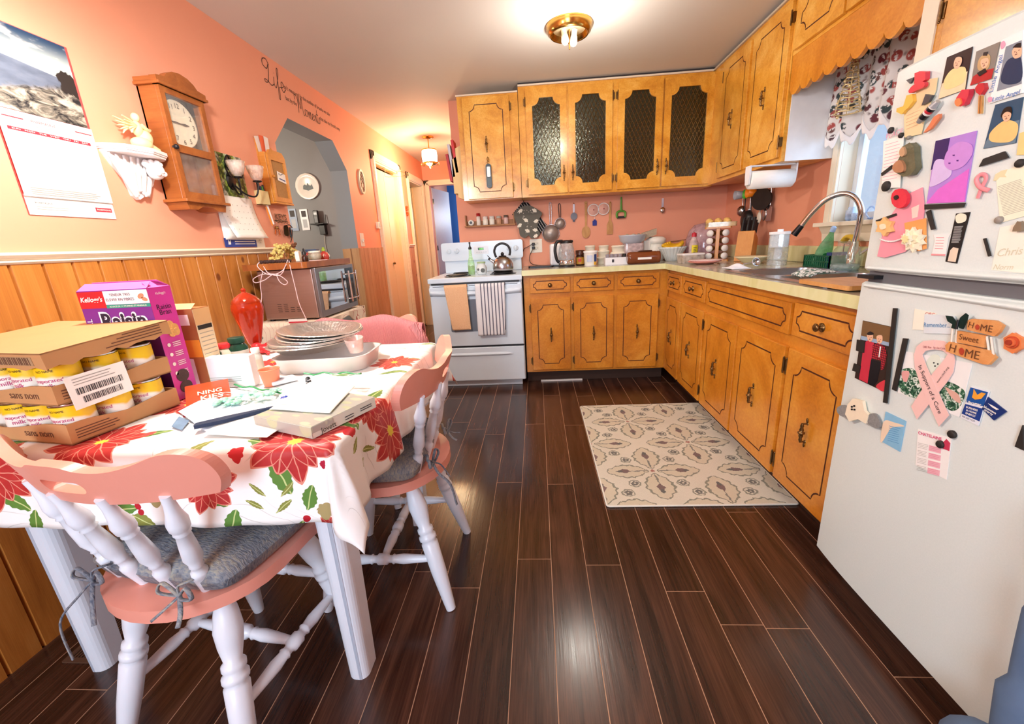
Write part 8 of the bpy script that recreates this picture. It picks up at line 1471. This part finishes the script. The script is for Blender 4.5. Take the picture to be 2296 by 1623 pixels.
t = fmag('bookmark', 'black bookmark card with white verse and glowing candle', 'bookmark', ((1240, 702), (1402, 685), (1250, 1272), (1118, 1250)), pm('15171a', .4), .001, cv=c5, part='card'); fpoly(t, 'moon', ((1240, 740), (1290, 700), (1360, 720), (1350, 790), (1260, 810)), pm('eef0d8', .5), .0014, c5, .0004, True); flines(t, 'verse', (1230, 850), (1330, 845), (1190, 1045), 16, pm('d8dcd8', .5), c5, .0015, .3, .15); fpoly(t, 'candle', ((1180, 1120), (1215, 1085), (1275, 1100), (1240, 1255), (1150, 1245)), pm('e8d8c0', .5), .0015, c5)
RB = pm('f2949c', .35); t = thing('ribbon_magnet', 'small pink awareness ribbon magnet beside the typed letter', 'magnet', Fr('R', (FX-.004, FY, 0))); P_ = [(1505, 530), (1545, 420), (1600, 310), (1580, 262), (1530, 265), (1500, 320), (1540, 400), (1640, 440)]; g = G(); q = [FP(c5(*a)) for a in P_]; g.tube(spl([(p.x, p.y, .0015*(i > 4)) for i, p in enumerate(q)], 6), .0042, 8, flat=.4); obj('ribbon', g, RB, t)
t = fmag('typed_letter', 'cream typed letter with a dove drawing at the right of the freezer door', 'letter', ((1690, 250), (2030, 130), (2030, 730), (1740, 810)), pm('fbf6dc', .7), .0007, cv=c5, part='sheet'); flines(t, 'print', (1715, 400), (2010, 300), (1790, 740), 20, pm('b8b8a4', .7), c5, .0010, .3, .1); fpoly(t, 'dove', ((1670, 330), (1690, 260), (1760, 215), (1830, 200), (1800, 260), (1820, 290), (1740, 290), (1700, 330)), pm('ece0b4', .7), .0011, c5)
t = fmag('handwritten_note', 'pale handwritten note at the lower right of the freezer door', 'note', ((1740, 860), (2030, 800), (2040, 1385), (1640, 1345)), pm('faf8e8', .7), .0007, cv=c5, part='sheet'); ftext(t, 'Chris', (1720, 1150), (2010, 1120), pm('dcd8bc', .7), c5, .0011, shear=.3); ftext(t, 'Norm', (1670, 1310), (1900, 1310), pm('dcd8bc', .7), c5, .0011, shear=.3)
t = fmag('stone_magnet', 'brown square stone magnet above the handwritten note', 'magnet', ((1985, 785), (2030, 800), (2030, 905), (1925, 905), (1935, 860)), pm('8c7860', .5, 0, .2, 60), .008, .001, cv=c5, bev=.003); t = fmag('yellow_card', 'yellow gold edged card at the right edge of the freezer door', 'card', ((2100, 1290), (2160, 1270), (2160, 1550), (2065, 1555)), pm('e8d48c', .5), .002, cv=c4, part='card')
# lower door
t = fmag('photo_print', 'photograph of a woman in a red gown beside a man in red plaid', 'photo', ((355, 215), (600, 270), (530, 805), (285, 690)), PH('3a2a24'), .0012, cv=c6, part='print')
fpoly(t, 'panelled_wall', ((355, 218), (600, 272), (585, 400), (340, 340)), PH('7c5c38'), .0015, c6); fpoly(t, 'blue_band', ((342, 340), (585, 400), (580, 430), (338, 372)), PH('9cb4cc'), .0016, c6); fpoly(t, 'gown', ((365, 400), (400, 380), (450, 400), (440, 480), (420, 560), (395, 735), (325, 700), (350, 520)), PH('cc3448'), .0019, c6); fpoly(t, 'trousers', ((425, 540), (510, 560), (475, 720), (440, 760), (400, 735)), PH('1c1a1e'), .0019, c6)
n = N('plaid'); s = n.new('SeparateXYZ', {0: n.co}); pq = n.math('MAXIMUM', n.math('LESS_THAN', n.math('FRACT', n.math('MULTIPLY', s.outputs[0], 170)), .35), n.math('LESS_THAN', n.math('FRACT', n.math('MULTIPLY', s.outputs[1], 170)), .35)); fpoly(t, 'plaid_shirt', ((440, 420), (480, 400), (540, 430), (555, 500), (530, 620), (505, 625), (510, 545), (430, 530)), n.set(n.mix(pq, 'c8303c', '501820'), .3), .0022, c6)
for a, b in ((418, 350), (497, 368)): fpoly(t, 'face', ((a-22, b-25), (a+20, b-28), (a+22, b+20), (a, b+40), (a-20, b+20)), SKIN, .0025, c6, .0004, True)
fpoly(t, 'hair', ((396, 320), (420, 306), (446, 320), (440, 334), (400, 336)), PH('241c1c'), .0028, c6, .0004, True); fpoly(t, 'suspender', ((500, 430), (510, 432), (497, 520), (488, 518)), M_PW, .0025, c6)
fpoly(t, 'flowers', ((480, 740), (545, 710), (530, 800), (470, 770)), PH('d8404c'), .0019, c6, .0004, True)
t = fmag('envelope', 'cream envelope behind the Remember card on the lower door', 'envelope', ((780, 118), (960, 155), (945, 300), (760, 290)), pm('f8f6e4', .7), .0006, cv=c6, part='sheet'); ftext(t, 'CIBC', (870, 162), (950, 168), RED, c6, .001)
t = fmag('reminder_card', 'pale blue card printed Remember on the lower door', 'card', ((862, 162), (1118, 178), (1112, 328), (855, 322)), pm('e2ecf0', .5), .001, .0016, cv=c6, part='card'); ftext(t, 'Remember...', (866, 250), (1085, 255), pm('3c84b8', .5), c6, .0014, h=.010)
t = fmag('christmas_card', 'white Christmas card with pine greenery behind the pink ribbon', 'card', ((700, 470), (1260, 570), (1150, 1015), (640, 810)), pm('f6f8f6', .5), .0010, cv=c6, part='card'); n = N('pine_print'); f = n.noise(120, 4, None, 1); M_PNP = n.set(n.ramp(f, [(.40, '1f4434'), (.5, '3c7a54'), (.62, 'e8f0e8')]), .4)
fpoly(t, 'greenery', ((665, 640), (760, 610), (830, 690), (860, 770), (800, 860), (660, 790)), M_PNP, .0014, c6, .0004, True); fpoly(t, 'greenery', ((1000, 760), (1060, 720), (1180, 780), (1200, 840), (1150, 940), (1080, 960), (1000, 880)), M_PNP, .0014, c6, .0004, True); fpoly(t, 'bow_print', ((680, 640), (740, 640), (720, 720), (690, 710)), pm('e8a8a4', .5), .0018, c6, .0004, True); fpoly(t, 'bow_print', ((1040, 770), (1090, 790), (1150, 830), (1165, 900), (1100, 860)), pm('e0b0a0', .5), .0018, c6, .0004, True); fpoly(t, 'seal_pup_print', ((880, 560), (930, 500), (990, 510), (1000, 600), (950, 650), (890, 640)), pm('e4eee0', .5), .0014, c6, .0004, True)
for q in ((945, 565), (978, 575), (955, 592)): fpoly(t, 'feature', ((q[0]-6, q[1]-5), (q[0]+6, q[1]-5), (q[0]+5, q[1]+6), (q[0]-5, q[1]+6)), M_BLACK, .0019, c6)
# pink ribbon with lettering
rib1 = [(765, 925), (800, 860), (945, 640), (1040, 560), (1068, 500), (1040, 470), (960, 455), (885, 462), (862, 490), (880, 560), (940, 690), (1010, 830), (1085, 1000), (1000, 1092), (930, 930), (850, 760), (800, 600), (790, 480), (830, 410), (900, 375), (1000, 375), (1080, 410), (1125, 500), (1128, 600), (1090, 700), (1000, 800), (920, 900), (810, 1032)]
t = thing('awareness_ribbon', 'large pink ribbon magnet lettered In Support of a Cure', 'magnet', Fr('R', (FX-.0035, FY, 0))); t['c'] = (0, 0); PK = pm('f9cfc8', .4)
fpoly(t, 'ribbon', ((765, 925), (945, 650), (1040, 540), (1068, 495), (1030, 465), (960, 455), (960, 375), (1040, 385), (1105, 440), (1130, 540), (1115, 640), (1060, 730), (920, 900), (812, 1032)), PK, .0012, c6, .001); fpoly(t, 'ribbon', ((960, 375), (870, 385), (815, 430), (792, 500), (800, 600), (850, 760), (1000, 1092), (1085, 1000), (900, 600), (862, 500), (890, 465), (960, 455)), PK, .0024, c6, .001)
ftext(t, 'In Support of a Cure', (840, 590), (1010, 985), pm('3a3032', .5), c6, .003, h=.013); ftext(t, 'www.cbcf.org', (985, 730), (1080, 600), pm('4a3c3c', .5), c6, .002, h=.006); ftext(t, 'CIBC Run   for the Cure', (870, 432), (1055, 445), pm('a8484c', .5), c6, .003, h=.005)
# home sweet home sign
t = thing('home_sign', 'three wooden plaques lettered HOME Sweet HOME strung together', 'sign', Fr('R', (FX-.006, FY, 0))); t['c'] = (0, 0); WS = wood('plaque', ['d08444', 'e09a58', 'eaae70'], (1, 1, 1), .6, 20, 0); DK = pm('6a3c1c', .6)
a = fpoly(t, 'plaque', ((1265, 215), (1300, 200), (1500, 215), (1562, 255), (1530, 310), (1490, 345), (1260, 290)), WS, .006, c6, .006); a = fpoly(t, 'plaque', ((1182, 298), (1415, 340), (1405, 440), (1175, 395)), WS, .006, c6, .006); a = fpoly(t, 'plaque', ((1110, 388), (1440, 460), (1480, 500), (1500, 520), (1440, 580), (1390, 575), (1085, 470), (1078, 420)), WS, .006, c6, .006)
ftext(t, 'H', (1280, 245), (1320, 255), DK, c6, .0068); ftext(t, 'ME', (1380, 270), (1480, 285), DK, c6, .0068); fpoly(t, 'letter_o', ((1335, 262), (1352, 245), (1370, 265), (1358, 290), (1340, 285)), pm('b8442c', .4), .0072, c6, .0008, True); ftext(t, 'Sweet', (1200, 345), (1365, 380), DK, c6, .0068); ftext(t, 'H', (1120, 435), (1170, 450), DK, c6, .0068); ftext(t, 'ME', (1250, 480), (1370, 505), DK, c6, .0068); fpoly(t, 'letter_o', ((1200, 455), (1220, 440), (1240, 462), (1228, 498), (1206, 490)), pm('b8442c', .4), .0072, c6, .0008, True)
for q in (((1130, 280), (1118, 400)), ((1165, 270), (1160, 400)), ((1415, 345), (1440, 520)), ((1450, 350), (1470, 500))): a, b = FP(c6(*q[0])), FP(c6(*q[1])); g = G(); g.tube([(a.x, a.y, .003), (b.x, b.y, .003)], .002, 6); obj('string', g, pm('f4e8d8', .8), t)
t = thing('butterfly_magnet', 'dark teal butterfly magnet at the corner of the wooden sign', 'magnet', Fr('R', (FX-.013, FY, 0))); t['c'] = (0, 0); BT = pm('12302c', .3, .2, .4, 60)
fpoly(t, 'wing', ((1195, 240), (1150, 180), (1092, 172), (1110, 220), (1150, 245), (1140, 275), (1175, 285)), BT, .002, c6, .0015); fpoly(t, 'wing', ((1200, 240), (1215, 190), (1262, 152), (1285, 170), (1270, 230), (1240, 285), (1205, 275)), BT, .002, c6, .0015); a, b = FP(c6(1205, 210)), FP(c6(1190, 285)); g = G(); g.tube([(a.x, a.y, .003), (b.x, b.y, .003)], .0022, 8); obj('body', g, M_BLACK, t)
t = fmag('rose_magnet', 'orange carved rose magnet at the right edge of the lower door', 'magnet', [(1615+(88 if k % 2 else 72)*cos(k*pi/6), 402-(88 if k % 2 else 76)*sin(k*pi/6)) for k in range(12)], pm('e8864c', .5, 0, .1, 60), .006, cv=c6, bev=.003, part='petals')
for k in range(3): fpoly(t, 'inner_petal', [(1620+(58-16*k)*cos(j*pi/4+k), 395-(50-14*k)*sin(j*pi/4+k)) for j in range(8)], pm(['c8502c', 'e07040', 'a83820'][k], .5), .009+.003*k, c6, .003, True)
t = fmag('fuel_card', 'blue and white card with orange bird reading Ultramar Business and Home Energy', 'card', ((1250, 760), (1402, 802), (1310, 1086), (1163, 1018)), pm('eef2fa', .35), .0016, .001, cv=c6, part='card'); BB = pm('1d3f8c', .35); fpoly(t, 'blue_field', ((1252, 768), (1396, 808), (1362, 925), (1212, 890)), pm('1f58a4', .35, 0, .2, 20), .0020, c6); fpoly(t, 'blue_panel', ((1208, 905), (1356, 945), (1326, 1050), (1178, 985)), BB, .0020, c6)
fpoly(t, 'bird', ((1280, 780), (1310, 830), (1345, 810), (1380, 820), (1340, 865), (1290, 870), (1265, 850), (1275, 820)), pm('f2a83c', .35), .0024, c6); ftext(t, 'Ultramar', (1222, 888), (1345, 912), M_PW, c6, .0026, bold=.02); ftext(t, 'BUSINESS', (1220, 930), (1315, 960), M_PW, c6, .0026, bold=.02); ftext(t, '& HOME', (1220, 955), (1305, 985), M_PW, c6, .0026, bold=.02); ftext(t, 'ENERGY', (1215, 980), (1300, 1010), M_PW, c6, .0026, bold=.02); ftext(t, '902 520 7224', (1185, 1005), (1290, 1048), INK, c6, .0026)
t = fmag('energy_magnet', 'small navy magnet tilted beside the blue card reading bluewave energy', 'magnet', ((1392, 848), (1546, 968), (1440, 1042), (1342, 945)), pm('1b3474', .35), .0020, .001, cv=c6, part='card'); ftext(t, 'bluewave', (1368, 925), (1470, 985), M_PW, c6, .0028, bold=.02); ftext(t, 'energy', (1370, 955), (1440, 1000), M_PW, c6, .0028, bold=.02); fpoly(t, 'wave_mark', ((1400, 900), (1440, 920), (1490, 950), (1470, 955), (1430, 930)), M_PW, .0026, c6)
t = fmag('ghost_magnet', 'cream felt ghost magnet with grey mottled mitten wings', 'magnet', ((245, 910), (290, 860), (370, 880), (385, 960), (420, 1000), (400, 1070), (330, 1030), (260, 1050), (225, 990)), pm('f6e8cc', .8, 0, .06, 60), .008, .001, cv=c6, bev=.003, part='body_shape'); GR = pm('8c8c8a', .9, 0, .35, 200)
fpoly(t, 'wing', ((155, 940), (195, 915), (240, 930), (240, 1000), (200, 1010), (160, 980)), GR, .006, c6, .005, True); fpoly(t, 'wing', ((415, 1000), (470, 985), (510, 1050), (505, 1105), (440, 1090), (410, 1050)), GR, .006, c6, .005, True)
for q in ((288, 928), (308, 922), (288, 950), (310, 952)): fpoly(t, 'feature', ((q[0]-6, q[1]-6), (q[0]+6, q[1]-6), (q[0]+6, q[1]+6), (q[0]-6, q[1]+6)), M_BLACK, .0095, c6, .001, True)
t = fmag('beach_card', 'blue beach wave card with small verse on the lower door', 'card', ((542, 968), (710, 1048), (660, 1302), (500, 1212)), pm('8cc4e4', .4, 0, .12, 30), .0014, cv=c6, part='card'); fpoly(t, 'sand', ((530, 1050), (620, 1060), (700, 1090), (600, 1100), (560, 1150), (520, 1215), (503, 1208)), pm('f4dcc0', .5), .0018, c6, .0004, True); flines(t, 'verse', (575, 1085), (675, 1110), (560, 1220), 8, pm('4c94c8', .5), c6, .0022, .2)
t = fmag('magazine_card', 'white and pink magazine offer card headed CHATELAINE', 'card', ((808, 1112), (1088, 1190), (1045, 1532), (788, 1410)), pm('fdfaf6', .5), .0009, cv=c6, part='card'); ftext(t, 'CHATELAINE', (815, 1142), (1010, 1198), pm('dc4c7c', .5), c6, .0014, bold=.02)
for k in range(4): y = 1225+62*k; flines(t, 'print', (812-3*k, y), (900-3*k, y+22), (810-3*k, y+48), 4, GINK, c6, .0014, .2); fpoly(t, 'pink_box', ((905-4*k, y+20), (1005-4*k, y+45), (1000-4*k, y+92), (900-4*k, y+66)), pm('f4bcc8', .5), .0013, c6); flines(t, 'offer', (910-4*k, y+28), (1000-4*k, y+50), (906-4*k, y+66), 3, pm('e4809c', .5), c6, .0017, .2)
fpoly(t, 'picture', ((1010, 1235), (1050, 1195), (1080, 1230), (1072, 1295), (1020, 1275)), pm('d03c5c', .5), .0018, c6)
# blue cloth heap at the near corner of the fridge
t = thing('cloth_bundle', 'blue garment hanging and bunched up at the near corner of the fridge', 'cloth', Tr(2.315, .585, 0)); g = G(); M_BL = pm('5c7494', .9, 0, .12, 30, .2)
g.sph((0, 0, .10), (.06, .10, .10)); g.tube(spl([(.03, .05, .62), (.025, .04, .45), (.03, .03, .28), (.02, 0, .12)]), [.012]*6+[.02]*6+[.035]*7, 14, flat=.6); g.sph((-.02, -.05, .06), (.07, .10, .06)); obj('cloth', g, M_BL, t)
